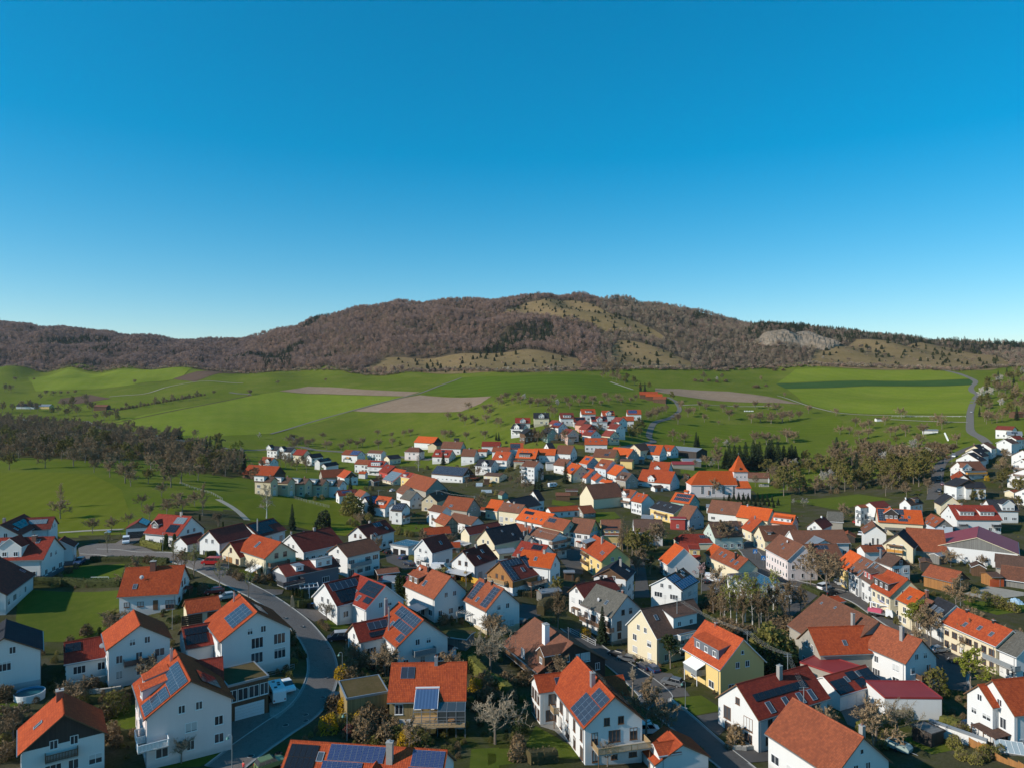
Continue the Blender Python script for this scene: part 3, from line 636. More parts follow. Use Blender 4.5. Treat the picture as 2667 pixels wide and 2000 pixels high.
def roof_mesh(v,root,R,rm,trim,far):
 m = MB(); hx,w,hr,th = v.hx,v.w,v.hr,0.2
 sl = math.hypot(w,w*v.tp)
 x1,x2 = -hx-v.hip1,hx+v.hip2
 for s in (1,-1):
  ze = hr-w*v.tp
  q = [(-hx,0,hr),(hx,0,hr),(x2,s*w,ze),(x1,s*w,ze)]; uv = [(-hx,0),(hx,0),(x2,-sl),(x1,-sl)]
  m.face(q if s < 0 else q[::-1],0,uv if s < 0 else uv[::-1])
  b = [(a,y,z-th) for a,y,z in q]; m.face(b[::-1] if s < 0 else b,1)
  m.face([q[3],q[2],b[2],b[3]],1)
  if not v.hip1: m.face([q[0],q[3],b[3],b[0]],1)
  if not v.hip2: m.face([q[1],q[2],b[2],b[1]],1)
 for s,h_,xe in ((-1,v.hip1,x1),(1,v.hip2,x2)):
  if h_:
   ze = hr-w*v.tp; l2 = math.hypot(h_,hr-ze)
   t = [(s*hx,0,hr),(xe,-w,ze),(xe,w,ze)]; m.face(t if s > 0 else t[::-1],0,[(0,0),(-w,-l2),(w,-l2)] if s > 0 else [(w,-l2),(-w,-l2),(0,0)])
   m.face([(xe,-w,ze),(xe,w,ze),(xe,w,ze-th),(xe,-w,ze-th)],1); m.face([(xe,-w,ze-th),(xe,w,ze-th),(s*hx,0,hr-th)],1)
 o = m.build('roof',[rm,trim],root,R)
 rc = MB(); a = 0.16; rc.prism([(-a,hr-a*v.tp+0.02),(a,hr-a*v.tp+0.02),(0.06,hr+0.09),(-0.06,hr+0.09)],'x',-hx,hx); rc.build('ridge_cap',rm,o)
 if not far:
  for s in (1,-1):
   if facing(v.M.to_3x3() @ Vector((0,s,0)),v.c):
    ze = hr-w*v.tp-0.1
    MB().prism([(s*(w+0.01),ze),(s*(w+0.13),ze),(s*(w+0.13),ze-0.12),(s*(w+0.01),ze-0.14)],'x',x1+0.05,x2-0.05).build('gutter',ZINC,o)
    zz = ze-0.15; MB().tube((x2-0.9,s*(w-v.oe+0.07),zz),(x2-0.9,s*(w-v.oe+0.07),0.0),0.05,0.05,6).build('downpipe',ZINC,root,R)
 return o
def wall_mesh(v,root,R,wm,top=None,base=None,base_h=0.6):
 m = MB(); x1,x2,y,zw = -v.hx+v.og-v.hip1,v.hx-v.og+v.hip2,v.w-v.oe,v.zw; zb = -3.0; ap = v.hr-0.2
 for q in ([(x1,-y),(x2,-y)],[(x2,-y),(x2,y)],[(x2,y),(x1,y)],[(x1,y),(x1,-y)]):
  (a,b),(c,d) = q; m.face([(a,b,zb),(c,d,zb),(c,d,zw),(a,b,zw)],0,[(a+b,zb),(c+d,zb),(c+d,zw),(a+b,zw)])
 for x,hp,s in ((x1,v.hip1,-1),(x2,v.hip2,1)):
  if not hp:
   t = [(x,-y,zw),(x,y,zw),(x,0,ap)]; m.face(t if s > 0 else t[::-1],1 if top else 0,[(p[1],p[2]) for p in (t if s > 0 else t[::-1])])
 o = m.build('wall',[wm,top or wm],root,R)
 if base is not None:
  e = 0.03; MB().box(x1-e,x2+e,-y-e,y+e,zb,base_h).build('plinth',base,root,R)
 return o
UNITPV = {}
def pv_mesh(kind):
 if kind not in UNITPV:
  m = MB().face([(-.5,-.5,.04),(.5,-.5,.04),(.5,.5,.04),(-.5,.5,.04)],0,[(0,0),(1,0),(1,1),(0,1)])
  e = 0.022
  for a in ((-.5,.5,-.5,-.5+e*.6),(-.5,.5,.5-e*.6,.5),(-.5,-.5+e,-.5+e*.6,.5-e*.6),(.5-e,.5,-.5+e*.6,.5-e*.6)): m.box(*a,0.0,0.05,1)
  UNITPV[kind] = m.mesh('solar_panel',[PV[kind],BLACK if kind in ('black',) else STEEL])
 return UNITPV[kind]
def slope_M(v,side,x,s):
 """frame on a roof slope: x along the ridge, y up the slope, z out of it; at fraction x of the ridge and s of the slope (0 ridge, 1 eaves)"""
 sg = v.sE if side == 'E' else -v.sE
 y = s*v.w; a = math.atan(v.tp)
 R = Matrix.Rotation(0 if sg < 0 else PI,4,'Z')       # then y points from -sg*... to the ridge
 return T(-v.hx+x*v.L,sg*y,v.hr-y*v.tp) @ R @ Matrix.Rotation(a,4,'X')
def solar(root,v,R,far,side,x0,x1,s0,s1,nx,ny,kind='black',tilt=0.0):
 sl = math.hypot(v.w,v.w*v.tp); pw,ph = (x1-x0)*v.L/nx,(s1-s0)*sl/ny
 if far:
  m = MB()
  for i in range(nx):
   for j in range(ny):
    a,b = -(x1-x0)*v.L/2+pw*i,-(s1-s0)*sl/2+ph*j; k = len(m.f)
    m.face([(a+.02,b+.02,.05),(a+pw-.02,b+.02,.05),(a+pw-.02,b+ph-.02,.05),(a+.02,b+ph-.02,.05)],0,[(0,0),(1,0),(1,1),(0,1)])
  m.box(-(x1-x0)*v.L/2,(x1-x0)*v.L/2,-(s1-s0)*sl/2,(s1-s0)*sl/2,0.0,0.042,1)
  m.build('solar_array',[PV[kind],STEEL if kind != 'black' else BLACK],root,R @ slope_M(v,side,(x0+x1)/2,(s0+s1)/2) @ T(0,0,0.06)); return
 for i in range(nx):
  for j in range(ny):
   M = slope_M(v,side,x0+(x1-x0)*(i+.5)/nx,s0+(s1-s0)*(j+.5)/ny)
   obj('solar_panel',pv_mesh(kind),root,R @ M @ T(0,0,0.08) @ Matrix.Diagonal((pw-0.03,ph-0.03,1,1)))
SKY = {}
def skylight(root,v,R,far,side,x,s,w=0.9,h=1.3):
 k = (w,h)
 if k not in SKY:
  f = MB(); b = 0.09
  for a in ((-w/2,w/2,-h/2,-h/2+b),(-w/2,w/2,h/2-b,h/2),(-w/2,-w/2+b,-h/2+b,h/2-b),(w/2-b,w/2,-h/2+b,h/2-b)): f.box(*a,-0.05,0.12)
  SKY[k] = (f.mesh('skylight',ZINC),MB().face([(-w/2+b,-h/2+b,.07),(w/2-b,-h/2+b,.07),(w/2-b,h/2-b,.07),(-w/2+b,h/2-b,.07)]).mesh('pane',SKYG))
 o = obj('skylight',SKY[k][0],root,R @ slope_M(v,side,x,s)); obj('pane',SKY[k][1],o)
SKYG = glass('skylight_glass',(0.05,0.07,0.09),0.05)
def chimney(root,v,R,x,s,h=1.0,m=None,wd=0.6):
 y = s*v.w*v.sE; z0 = v.hr-abs(y)*v.tp-0.6; zt = v.hr+h; X = -v.hx+x*v.L
 o = MB().box(X-wd*.6,X+wd*.6,y-wd/2,y+wd/2,z0,zt).build('chimney',m or CHIM,root,R)
 MB().box(X-wd*.68,X+wd*.68,y-wd*.58,y+wd*.58,zt,zt+0.09).build('chimney_cap',CONC,o)
 MB().tube((X,y,zt+0.09),(X,y,zt+0.35),0.12,0.12,8,cap=True).build('flue',STEEL if h > 1.2 else CHIMB,o)
def antenna(root,v,R,x,h=2.2):
 X = -v.hx+x*v.L; m = MB().tube((X,0,v.hr-0.3),(X,0,v.hr+h),0.035,0.03,5)
 for k in range(3): m.tube((X-0.5,0,v.hr+h-0.15-k*0.3),(X+0.5,0,v.hr+h-0.15-k*0.3),0.018,0.018,4)
 m.build('antenna',STEEL,root,R)
def dish(root,M,c=None):
 m = MB(); n = 14
 for i in range(n):
  a,b = 2*PI*i/n,2*PI*(i+1)/n; m.face([(0,-0.12,0),(0.45*math.cos(a),0.02,0.45*math.sin(a)),(0.45*math.cos(b),0.02,0.45*math.sin(b))])
 m.tube((0,-0.12,0),(0,-0.4,-0.3),0.03,0.03,5); m.tube((0,-0.12,-0.1),(0,0.42,-0.28),0.015,0.015,4)
 m.build('satellite_dish',c or plain('dish_grey',(0.45,0.45,0.46),0.5,0.1),root,M)
def dormer(root,v,R,far,kind,side,x,wd,sf=0.72,hf=1.5,rm=None,cm=None,nwin=None,pd=38.0,back=None):
 """roof dormer: shed ('s'), gabled ('g') or flat ('f'); stands on the slope at fraction sf, front wall hf high"""
 s = v.sE if side == 'E' else -v.sE; d = sf*v.w; X = -v.hx+x*v.L; zb = v.hr-d*v.tp; zt = zb+hf; a = wd/2
 cm = cm or W_['white']
 def P(xx,dd,z): return (X+xx,s*dd,z)
 m = MB()
 fl = [P(-a,d,zb-0.1),P(a,d,zb-0.1),P(a,d,zt),P(-a,d,zt)]
 if kind in 'sf':
  q = math.tan(math.radians(14 if kind == 's' else 2)); db = (v.hr-zt-d*q)/(v.tp-q)
  if db < 0.1: db = 0.1;
  zbk = v.hr-db*v.tp if db > 0.11 else v.hr-0.05
  m.face(fl)
  for sx in (-a,a): m.face([P(sx,d,zb-0.1),P(sx,d,zt),P(sx,db,zbk)])
  o = m.build('dormer',cm,root,R); e = 0.22; sq = (zbk-zt)/(d-db); r = MB(); zf = zt-e*sq
  t = [P(-a-.2,d+e,zf+.14),P(a+.2,d+e,zf+.14),P(a+.2,db,zbk+.14),P(-a-.2,db,zbk+.14)]; u = [(p[0],p[1],p[2]-.16) for p in t]
  L_ = math.hypot(d+e-db,zbk-zf); r.face(t,0,[(-a,-L_),(a,-L_),(a,0),(-a,0)]); r.face(u[::-1],1)
  for i in range(4): r.face([t[i],t[(i+1)%4],u[(i+1)%4],u[i]],1)
  r.build('dormer_roof',[rm,ZINC],o)
 else:
  tq = math.tan(math.radians(pd)); zr = zt+a*tq; m.face(fl); m.face([P(-a,d,zt),P(a,d,zt),P(0,d,zr)])
  de = max(0.0,(v.hr-zt)/v.tp); dr = max(0.0,(v.hr-zr)/v.tp)
  for sx in (-a,a): m.face([P(sx,d,zb-0.1),P(sx,d,zt),P(sx,de,zt)])
  o = m.build('dormer',cm,root,R); r = MB(); e = 0.3; ao = a+0.25; zo = zt-0.25*tq; do = max(0.0,(v.hr-zo)/v.tp)
  for sx in (-1,1):
   t = [P(0,d+e,zr+.1),P(0,dr,zr+.1),P(sx*ao,do,zo+.1),P(sx*ao,d+e,zo+.1)]; u = [(p[0],p[1],p[2]-.15) for p in t]; L_ = math.hypot(ao,zr-zo)
   r.face(t,0,[(d,0),(dr,0),(do,-L_),(d,-L_)]); r.face(u[::-1],1); r.face([t[0],t[3],u[3],u[0]],1); r.face([t[3],t[2],u[2],u[3]],1)
  r.build('dormer_roof',[rm,WHITEP],o)
 nw = nwin if nwin is not None else max(1,int(wd/1.6)); Rf = Matrix.Rotation(0 if s > 0 else PI,4,'Z')
 for i in range(nw):
  window(o,T(X-a+wd*(i+.5)/nw,s*d,zb+0.15) @ Rf,min(1.1,wd/nw-0.25),max(0.55,min(1.2,hf-0.35)),'n',True,PVF)
 return o
def balcony(root,M,a0,a1,z,dep=1.5,style='wood',posts=False,deck=True):
 m = MB().box(a0,a1,0.0,dep,z-0.16,z); o = m.build('balcony',CONC,root,M); r = MB()
 mt = dict(wood=WOODT,light=WOODL,white=WHITEP,panel=plain('balcony_panel_grey',(0.22,0.24,0.25),0.6,0.1),glass=GLASS,orange=plain('balcony_orange',(0.55,0.26,0.05),0.7,0.15))[style]
 segs = [((a0,dep),(a1,dep)),((a0,0),(a0,dep)),((a1,0),(a1,dep))]
 for (xa,ya),(xb,yb) in segs:
  l = math.hypot(xb-xa,yb-ya); n = max(1,int(l/1.1)); dx,dy = (xb-xa)/l,(yb-ya)/l
  def bx(t0,t1,z0,z1,th=0.03):
   x_0,x_1 = sorted((xa+dx*t0,xa+dx*t1)); y_0,y_1 = sorted((ya+dy*t0,ya+dy*t1))
   r.box(x_0-(th if dy else 0),x_1+(th if dy else 0),y_0-(th if dx else 0),y_1+(th if dx else 0),z0,z1)
  bx(0,l,z+0.95,z+1.03,0.045); bx(0,l,z+0.06,z+0.13,0.03)
  for i in range(n+1): bx(max(0,l*i/n-0.03),min(l,l*i/n+0.03),z,z+0.95)
  if style in ('panel','orange','glass'): bx(0.03,l-0.03,z+0.13,z+0.93,0.015)
  else:
   k = int(l/0.17)
   for i in range(k): bx(l*(i+.5)/k-0.055,l*(i+.5)/k+0.055,z+0.13,z+0.93,0.015)
 r.build('railing',mt,o)
 if posts:
  for a in (a0+0.12,a1-0.12): MB().tube((a,dep-0.12,z-0.16),(a,dep-0.12,-0.6),0.08,0.08,8).build('post',WHITEP if style in ('panel','white') else WOODT,o)
 return o
def awning(root,M,a0,a1,z,dep,m=None,drop=0.9):
 o = MB(); o.face([(a0,0.02,z),(a1,0.02,z),(a1,dep,z-drop),(a0,dep,z-drop)][::-1]); o.face([(a0,0.02,z-.03),(a1,0.02,z-.03),(a1,dep,z-drop-.03),(a0,dep,z-drop-.03)])
 o.box(a0,a1,dep-0.04,dep+0.04,z-drop-0.22,z-drop+0.03); o.box(a0-.05,a1+.05,0.0,0.2,z,z+0.18)
 o.build('awning',m or plain('awning_white',(0.78,0.77,0.74),0.8,0.05),root,M)
def gdoor(root,M,a,w,h=2.2,m=None):
 mt = m or plain('garage_door_white',(0.62,0.63,0.64),0.6,0.06); o = MB()
 n = 5
 for i in range(n): o.box(a-w/2,a+w/2,-0.02,0.05,0.02+h*i/n,0.0+h*(i+1)/n-0.015)
 o.build('garage_door',mt,root,M)
def house(label,vols,wall='white',roof='orange',feats=(),name='house',cat='house',group=None,top=None,base=None,base_h=0.6,trim=None,noautowin=False,**opt):
 """vols: one Vol or a list; the first carries the features unless they name another as (i, ...)"""
 vols = vols if isinstance(vols,(list,tuple)) else [vols]
 v0 = vols[0]; root = empty(name,v0.M,label,cat,group); Ri = v0.M.inverted(); rnd = random.Random(label)
 rl = roof if isinstance(roof,(list,tuple)) else [roof]*len(vols); wl = wall if isinstance(wall,(list,tuple)) else [wall]*len(vols)
 for i,v in enumerate(vols):
  R = Ri @ v.M; far = v.Y > NEAR
  DBG.append(f'{label[:44]:44s} L{v.L:5.1f} w{2*v.w:5.1f} he{v.he:5.1f} hr{v.hr:4.1f} p{v.p:3.0f} Y{v.Y:5.0f}'+('  <<<' if v.L > 32 or v.L < 5 or v.w > 9.5 or v.w < 2.2 or v.he > 7.5 else ''))
  tr = trim or (WOODT if rnd.random() < 0.72 else PVF)
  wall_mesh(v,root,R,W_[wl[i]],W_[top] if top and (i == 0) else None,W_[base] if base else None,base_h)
  roof_mesh(v,root,R,R_[rl[i]],tr,far)
  if not noautowin and v.zw > 1.7: auto_windows(root,v,R,far,rnd,opt)
 for f in feats:
  i = 0
  if isinstance(f[0],int): i,f = f[0],f[1:]
  v = vols[i]; R = Ri @ v.M; far = v.Y > NEAR; k = f[0]
  if k == 'sol': solar(root,v,R,far,*f[1:])
  elif k == 'sky': skylight(root,v,R,far,*f[1:])
  elif k == 'chim': chimney(root,v,R,*f[1:])
  elif k == 'ant': antenna(root,v,R,*f[1:])
  elif k in ('ds','dg','df'):
   kw = dict(f[-1]) if isinstance(f[-1],dict) else {}; a = f[1:-1] if kw else f[1:]
   kw['rm'] = R_[kw['rm']] if 'rm' in kw else R_[rl[i]]
   if 'cm' in kw: kw['cm'] = W_[kw['cm']]
   dormer(root,v,R,far,k[1],*a,**kw)
  elif k == 'bal': balcony(root,R @ face_M(v,f[1])[0],*f[2:])
  elif k == 'awn': awning(root,R @ face_M(v,f[1])[0],*f[2:])
  elif k == 'gar': gdoor(root,R @ face_M(v,f[1])[0],*f[2:])
  elif k == 'dish': dish(root,R @ slope_M(v,f[1],f[2],f[3]) @ T(0,0,0.6) @ Matrix.Rotation(-0.9,4,'X'))
  elif k == 'win': window(root,R @ face_M(v,f[1])[0] @ T(f[2],0,f[3]),f[4],f[5],f[6] if len(f) > 6 else 'n',far,opt.get('fr'))
  elif k == 'slab': # lean-to roof on posts at a wall: face, a0, a1, z, depth, material
   m = f[6] if len(f) > 6 else PV['pale']; M = R @ face_M(v,f[1])[0]; a0,a1,z,dp = f[2:6]; o = MB()
   t = [(a0,0.02,z),(a1,0.02,z),(a1,dp,z-dp*0.12),(a0,dp,z-dp*0.12)]; o.face(t[::-1]); o.face([(p[0],p[1],p[2]-.1) for p in t]); o.face([t[2],t[3],(t[3][0],t[3][1],t[3][2]-.1),(t[2][0],t[2][1],t[2][2]-.1)][::-1])
   o.face([t[1],t[2],(t[2][0],t[2][1],t[2][2]-.1),(t[1][0],t[1][1],t[1][2]-.1)]); o.face([t[0],t[3],(t[3][0],t[3][1],t[3][2]-.1),(t[0][0],t[0][1],t[0][2]-.1)])
   lo = o.build('lean_to_roof',m,root,M)
   for a in (a0+.1,(a0+a1)/2,a1-.1): MB().box(a-.06,a+.06,dp-.2,dp-.08,-1.0,z-dp*0.12-.1).build('post',WOODT,lo)
 return root
def flat(label,c,a,b,d,h,wall='white',roof='gravel',name='garage',cat='garage',feats=(),group=None,rim=0.25,rimm=None,wins=True,**opt):
 """flat-roofed body from the pixels of three roof corners a-b (front) and b-d (side), roof h above the ground"""
 q = [px(c,*t) for t in (a,b,d)]; P = [at(t,h) for t in q]; zr = P[0].z
 P = [Vector(((t[0]-CX)/F0,1,0))*((CAMZ-zr)/((t[1]-CY)/F0)) for t in q]
 ex = (P[1]-P[0]); L = ex.length; ex.normalize(); ey = Vector((-ex.y,ex.x,0)); D = (P[2]-P[1]).dot(ey); sg = 1 if D > 0 else -1; D = abs(D)
 m = P[0]+ex*L/2+ey*sg*D/2; v = Vol(); v.M = Matrix.Translation((m.x,m.y,zr-h)) @ Matrix.Rotation(math.atan2(ex.y,ex.x),4,'Z')
 DBG.append(f'{label[:44]:44s} FLAT L{L:5.1f} D{D:5.1f} Y{m.y:5.0f}')
 root = empty(name,v.M,label,cat,group); hx,hy = L/2,D/2; far = m.y > NEAR; zb = -3.0
 w = MB()
 for A_,B_ in (((-hx,-hy),(hx,-hy)),((hx,-hy),(hx,hy)),((hx,hy),(-hx,hy)),((-hx,hy),(-hx,-hy))):
  w.face([(*A_,zb),(*B_,zb),(*B_,h-0.3),(*A_,h-0.3)],0,[(sum(A_),zb),(sum(B_),zb),(sum(B_),h),(sum(A_),h)])
 w.build('wall',W_[wall],root)
 e = rim; r = MB().box(-hx-e,hx+e,-hy-e,hy+e,h-0.3,h-0.05); ro = r.build('roof',rimm or ZINC,root)
 MB().face([(-hx-e+.2,-hy-e+.2,h-0.045),(hx+e-.2,-hy-e+.2,h-0.045),(hx+e-.2,hy+e-.2,h-0.045),(-hx-e+.2,hy+e-.2,h-0.045)]).build('roof_covering',R_[roof],ro)
 pr = MB()
 for A_ in ((-hx-e,hx+e,-hy-e,-hy-e+.2),(-hx-e,hx+e,hy+e-.2,hy+e),(-hx-e,-hx-e+.2,-hy-e+.2,hy+e-.2),(hx+e-.2,hx+e,-hy-e+.2,hy+e-.2)): pr.box(*A_,h-0.05,h+0.07)
 pr.build('parapet',rimm or ZINC,ro)
 # front face frame: x along a->b
 v.w,v.oe,v.hx,v.og,v.sE,v.hip1,v.hip2,v.c = hy,0,hx,0,-sg,0,0,m
 v.front = Matrix.Translation((0,-sg*hy,0)) @ Matrix.Rotation(PI if sg > 0 else 0,4,'Z')
 for f in feats:
  if f[0] == 'gar': gdoor(root,v.front,*f[1:])
  elif f[0] == 'win': window(root,v.front @ T(f[1],0,f[2]),f[3],f[4],'n',far)
  elif f[0] == 'pv':
   nx,ny,kd = f[1:]; pw,ph = (L-0.6)/nx,(D-0.6)/ny
   for i in range(nx):
    for j in range(ny): obj('solar_panel',pv_mesh(kd),root,T(-hx+.3+pw*(i+.5),-hy+.3+ph*(j+.5),h+0.05) @ Matrix.Diagonal((pw-.04,ph-.04,1,1)))
  elif f[0] == 'bay_shade': MB().box(f[1]-f[2]/2,f[1]+f[2]/2,-0.02,0.03,0,f[3]).build('bay_shade_panel',DARK,root,v.front)  # near-black panel on the closed wall paints the shade inside an open bay

 return root,v
# ------------------------------------------------------------------ houses near the camera, left half
V = vol
house('white house with L-shaped dark red roof and pale collectors, beside the near meadow',[V('A',280,165,0,290,200,430,hr=9,p=33),V('A',240,215,635,195,580,340,hr=8.5,p=33)],'white','darkred',
      [('sol','E',.25,.75,.25,.7,3,2,'black'),(1,'sol','E',.28,.82,.2,.55,4,1,'pale'),('chim',.6,-.3,.6),('sky','E',.85,.6)])
house('white house with red roof, large gabled dormer with arched ring and grey collectors, far left',[V('A',-40,442,635,425,525,690,hr=9.8,p=38),V('A',745,418,690,470,800,610,hr=7,p=33)],'white',['red','darkred'],
      [('sol','E',.12,.35,.15,.5,3,1,'pale'),('sol','E',.05,.2,.55,.88,2,1,'pale'),('dg','E',.42,5.2,.86,2.6,{'nwin':2}),('chim',.68,.15,.5,CHIMB,.9),('sky','E',.75,.2)],base='darkgrey',base_h=1.2)
house('white house under a very dark red roof at the left edge beside the clipped hedge',V('A',0,655,-380,875,380,885,hr=8.5,p=33),'white','darkred',[('sky','E',.1,.7)])
house('white house with anthracite roof beside the round garden pool',V('A',70,1375,45,1593,500,1758,hr=9.5,p=30),'white','slate',[('chim',.5,-.25,.9,WHITEP)],base='grey',base_h=1.1,cols={'2':1},ww=1.9,wh=1.7)
house('long low-eaved white house with orange tiled roof, brick chimney and hedge-lined lawn',V('A',1450,785,2135,752,2060,1085,hr=8.2,p=38),'white','orange',
      [('chim',.47,.1,1.3,CHIMB,.95),('sky','E',.25,.68),('dish','E',.33,.42),('slab','2',-2,.6,3.0,1.6,R_['darkred'])],fr=PVB,cols={'E':4},door=1,skip=0.0,wh=1.1)
house('white house with orange roof, bowed two-storey balcony bay and low wing with collectors',[V('A',1540,1265,1615,1447,1220,1742,hr=10,p=33),V('A',730,1648,1330,1548,740,1903,hr=5.8,p=30)],'white',['orange','red'],
      [(1,'sol','E',.03,.33,.1,.5,2,2,'black'),(1,'dish','E',.72,.55),('bal','2',-2.6,2.6,3.2,1.3,'glass'),(1,'awn','E',-4.6,-2.2,2.5,1.2)],cols={'2':3},skip=0.0,gap=2.6)
house('white house with dark shingled gable and glowing red roof slope at the bottom left corner',V('B',705,770,740,1040,200,1505,hr=9,p=38),'white','orange',[('chim',.25,.05,1.0,CHIMB,.9),('sky','E',.55,.55),('bal','2',-1.6,2.2,3.1,1.0,'wood')],top='darkwood',cols={'2':4},skip=0.0)
house('pale three-storey house with solar strip on orange roof and white slatted balcony',[V('D',245,290,430,650,-110,1120,hr=11.5,p=34),V('D',470,420,800,370,860,700,hr=9,p=38)],'rose',['orange','red'],
      [('sol','E',.35,.97,.05,.42,8,2,'dark'),('sol','E',.68,.97,.44,.96,4,3,'dark'),('ds','E',.3,2.6,.82,1.5,{'nwin':1,'rm':'orange'}),('ds','E',.5,2.6,.92,1.5,{'nwin':1,'rm':'orange'}),('chim',.2,.15,1.2,STEEL,.4),('sol','O',.5,.85,.3,.75,3,3,'black'),
       ('bal','2',3.2,7.2,3.4,2.0,'white'),('bal','E',-6.2,-3.4,3.4,1.2,'white')],cols={'2':3},skip=0.12,sh=2.7,zb=1.0,gap=3.0)
flat('brown timber garage block with turf roof, window band and wide white garage door','D',(860,705),(1320,590),(1190,420),6.2,'wood','sedum',feats=[('gar',-0.2,4.8,2.4),('win',-2.6,3.2,1.4,2.0),('win',-.9,3.2,1.7,2.0),('win',.9,3.2,1.7,2.0),('win',2.6,3.2,1.4,2.0)],rim=.15)
house('white house with four grey solar strips on orange roof and tall paired windows',[V('C',985,1085,1195,1295,775,1667,hr=10.5,p=33),V('C',320,1470,840,1380,350,1732,hr=6.3,p=30)],'white',['orange','red'],
      [('sol','E',.42,.92,.08,.62,4,4,'dark'),(1,'sol','E',.04,.8,.12,.42,8,1,'black'),(1,'sol','E',.04,.5,.45,.85,5,1,'black'),('sol','O',.4,.8,.15,.4,5,1,'dark'),('chim',.12,.2,.9,STEEL,.3),(1,'dish','E',.6,.5)],ww=2.2,wh=2.0,cols={'2':3},skip=0.2)
house('small cream garage with orange tiles and wooden doors below the chimney house',V('C',355,1160,750,1100,400,1320,hr=4.4,p=32),'cream','orange',[('gar','E',-2.6,4.0,2.0,W_['wood']),('gar','E',2.4,4.0,2.0,W_['wood'])],'garage','garage',top='orangewood',noautowin=True)
house('white house with bright red roof, white gabled dormer and solar blocks by the meadow',V('C',55,165,445,195,255,420,hr=8.5,p=40),'white','red',
      [('dg','E',.22,2.6,.72,1.3,{'cm':'greywood'}),('sol','E',.62,.92,.1,.42,3,1,'pale'),('sol','E',.58,.86,.48,.86,2,3,'black'),('chim',.68,0.0,1.0,STEEL,.5)],cols={'2':2})
house('white open carport with dark red roof between hedge and road',V('C',550,375,300,430,375,525,hr=4.6,p=32),'white','darkred',[('win','2',-.6,1.2,.5,.6)],'carport','carport',noautowin=True)
house('white double garage with wide dark door and solar roof at the cul-de-sac',V('A',1640,205,1585,262,1725,330,hr=5.2,p=28),'white','darkred',[('sol','E',.1,.95,.05,.7,2,2,'dark'),('gar','2',0,5.6,2.3,plain('garage_door_dark',(0.05,0.045,0.045),.6,.1))],'garage','garage',top='greywood',noautowin=True)
house('white house with long dark maroon roof next to the open carport',V('C',1030,268,630,355,755,508,hr=8,p=36),'white','darkred',[],cols={'2':2,'E':5},skip=.3)
house('white bungalow with black solar field on maroon roof behind the yellow house',V('C',1060,290,1380,210,1540,345,hr=7.2,p=32),'white','darkred',[('sol','E',.05,.6,.1,.85,5,3,'black'),('sol','E',.6,.95,.1,.4,3,1,'black'),('chim',.12,.6,1.6,STEEL,.25)])
house('pale yellow house with terracotta cross roof, wooden balcony and white awning',[V('C',1140,395,1475,490,1285,685,hr=8.6,p=36),V('C',1210,425,875,490,965,675,hr=6.4,p=36)],'cream',['orange','red'],
      [('sky','E',.45,.45,1.1,1.9),('bal','2',-1.8,3.6,3.0,1.4,'wood'),('awn','E',-5.5,-1.8,2.9,2.6),(1,'gar','2',.8,2.8,2.3,W_['orangewood'])],fr=PVB,cols={'2':3})
house('white house with mottled dark red hipless roof and two steel flues by the pines',V('C',2040,315,1570,405,1740,610,hr=7.8,p=33),'white','darkred',[('chim',.42,.02,.7),('chim',.97,.0,.8,STEEL,.35),('dish','O',.6,.2)],cols={'E':6},wh=.8)
house('modern slate-grey and white house with dark red roof and glazed roof terrace',V('C',2060,640,1430,760,1510,895,hr=6.4,p=26),'darkgrey','darkred',[('df','E',.28,4.6,.75,2.0,{'nwin':2,'rm':'metal'}),('df','E',.72,2.0,.75,1.2,{'nwin':1,'rm':'metal'}),('bal','E',4.0,9.6,2.9,3.2,'glass')],cols={'E':2},top='white',skip=.3)
house('white two-storey house with long streaked brown roof and front balcony',V('E',735,437,340,518,485,660,hr=9,p=30),'white','brown',[('bal','E',-1.6,5.6,3.3,1.5,'panel'),('chim',.0,.1,.8)],cols={'E':4,'2':1},ww=2.0,skip=.1)
house('white house with maroon roof, one black collector and red porch by the green slope',V('E',900,230,575,310,715,440,hr=8.8,p=36),'white','darkred',[('sol','E',.25,.5,.08,.4,2,1,'dark'),('sky','E',.2,.65),('sky','E',.68,.88),('chim',.55,-.05,.7),('slab','2',-2.8,-.4,2.8,2.0,R_['red'])],fr=PVB,cols={'2':2})
flat('white open garage with solar roof of two panel rows','E',(960,510),(1165,545),(1265,480),3.4,'white','gravel',feats=[('pv',8,2,'dark'),('bay_shade',-1.7,2.4,2.1),('bay_shade',1.6,2.4,2.1)])
house('white steep-roofed house with maroon tiles and little white gable balcony',V('E',1580,390,1325,455,1455,620,hr=9.2,p=43),'white','darkred',[('bal','2',-1.6,1.6,3.1,1.2,'white'),('sky','E',.4,.5)],cols={'2':2,'E':2},skip=.15)
house('white house with maroon roof, two skylights and wide grey terrace canopy',V('E',2060,505,1785,590,1920,775,hr=8.6,p=40),'white','darkred',[('sky','E',.35,.35),('sky','E',.62,.62),('chim',.45,.03,.6),('slab','2',-3.6,4.2,2.9,3.4,plain('canopy_grey',(.4,.4,.41),.4,.1))],fr=PVB,cols={'2':2,'E':2})
house('white house with rust-brown roof, wide shed dormer and pale blue shaded gable',V('E',1300,745,1660,885,1450,1145,hr=10,p=43),'white','tan',[('ds','E',.2,5.0,.74,1.5,{'nwin':2,'cm':'wood'}),('sky','E',.5,.6,1.1,1.6),('chim',.36,.12,.5,BLACK,.6),('dish','E',.15,.2),('slab','E',-4.2,.5,2.7,3.2,plain('canopy_grey',(.4,.4,.41),.4,.1))],cols={'2':3})
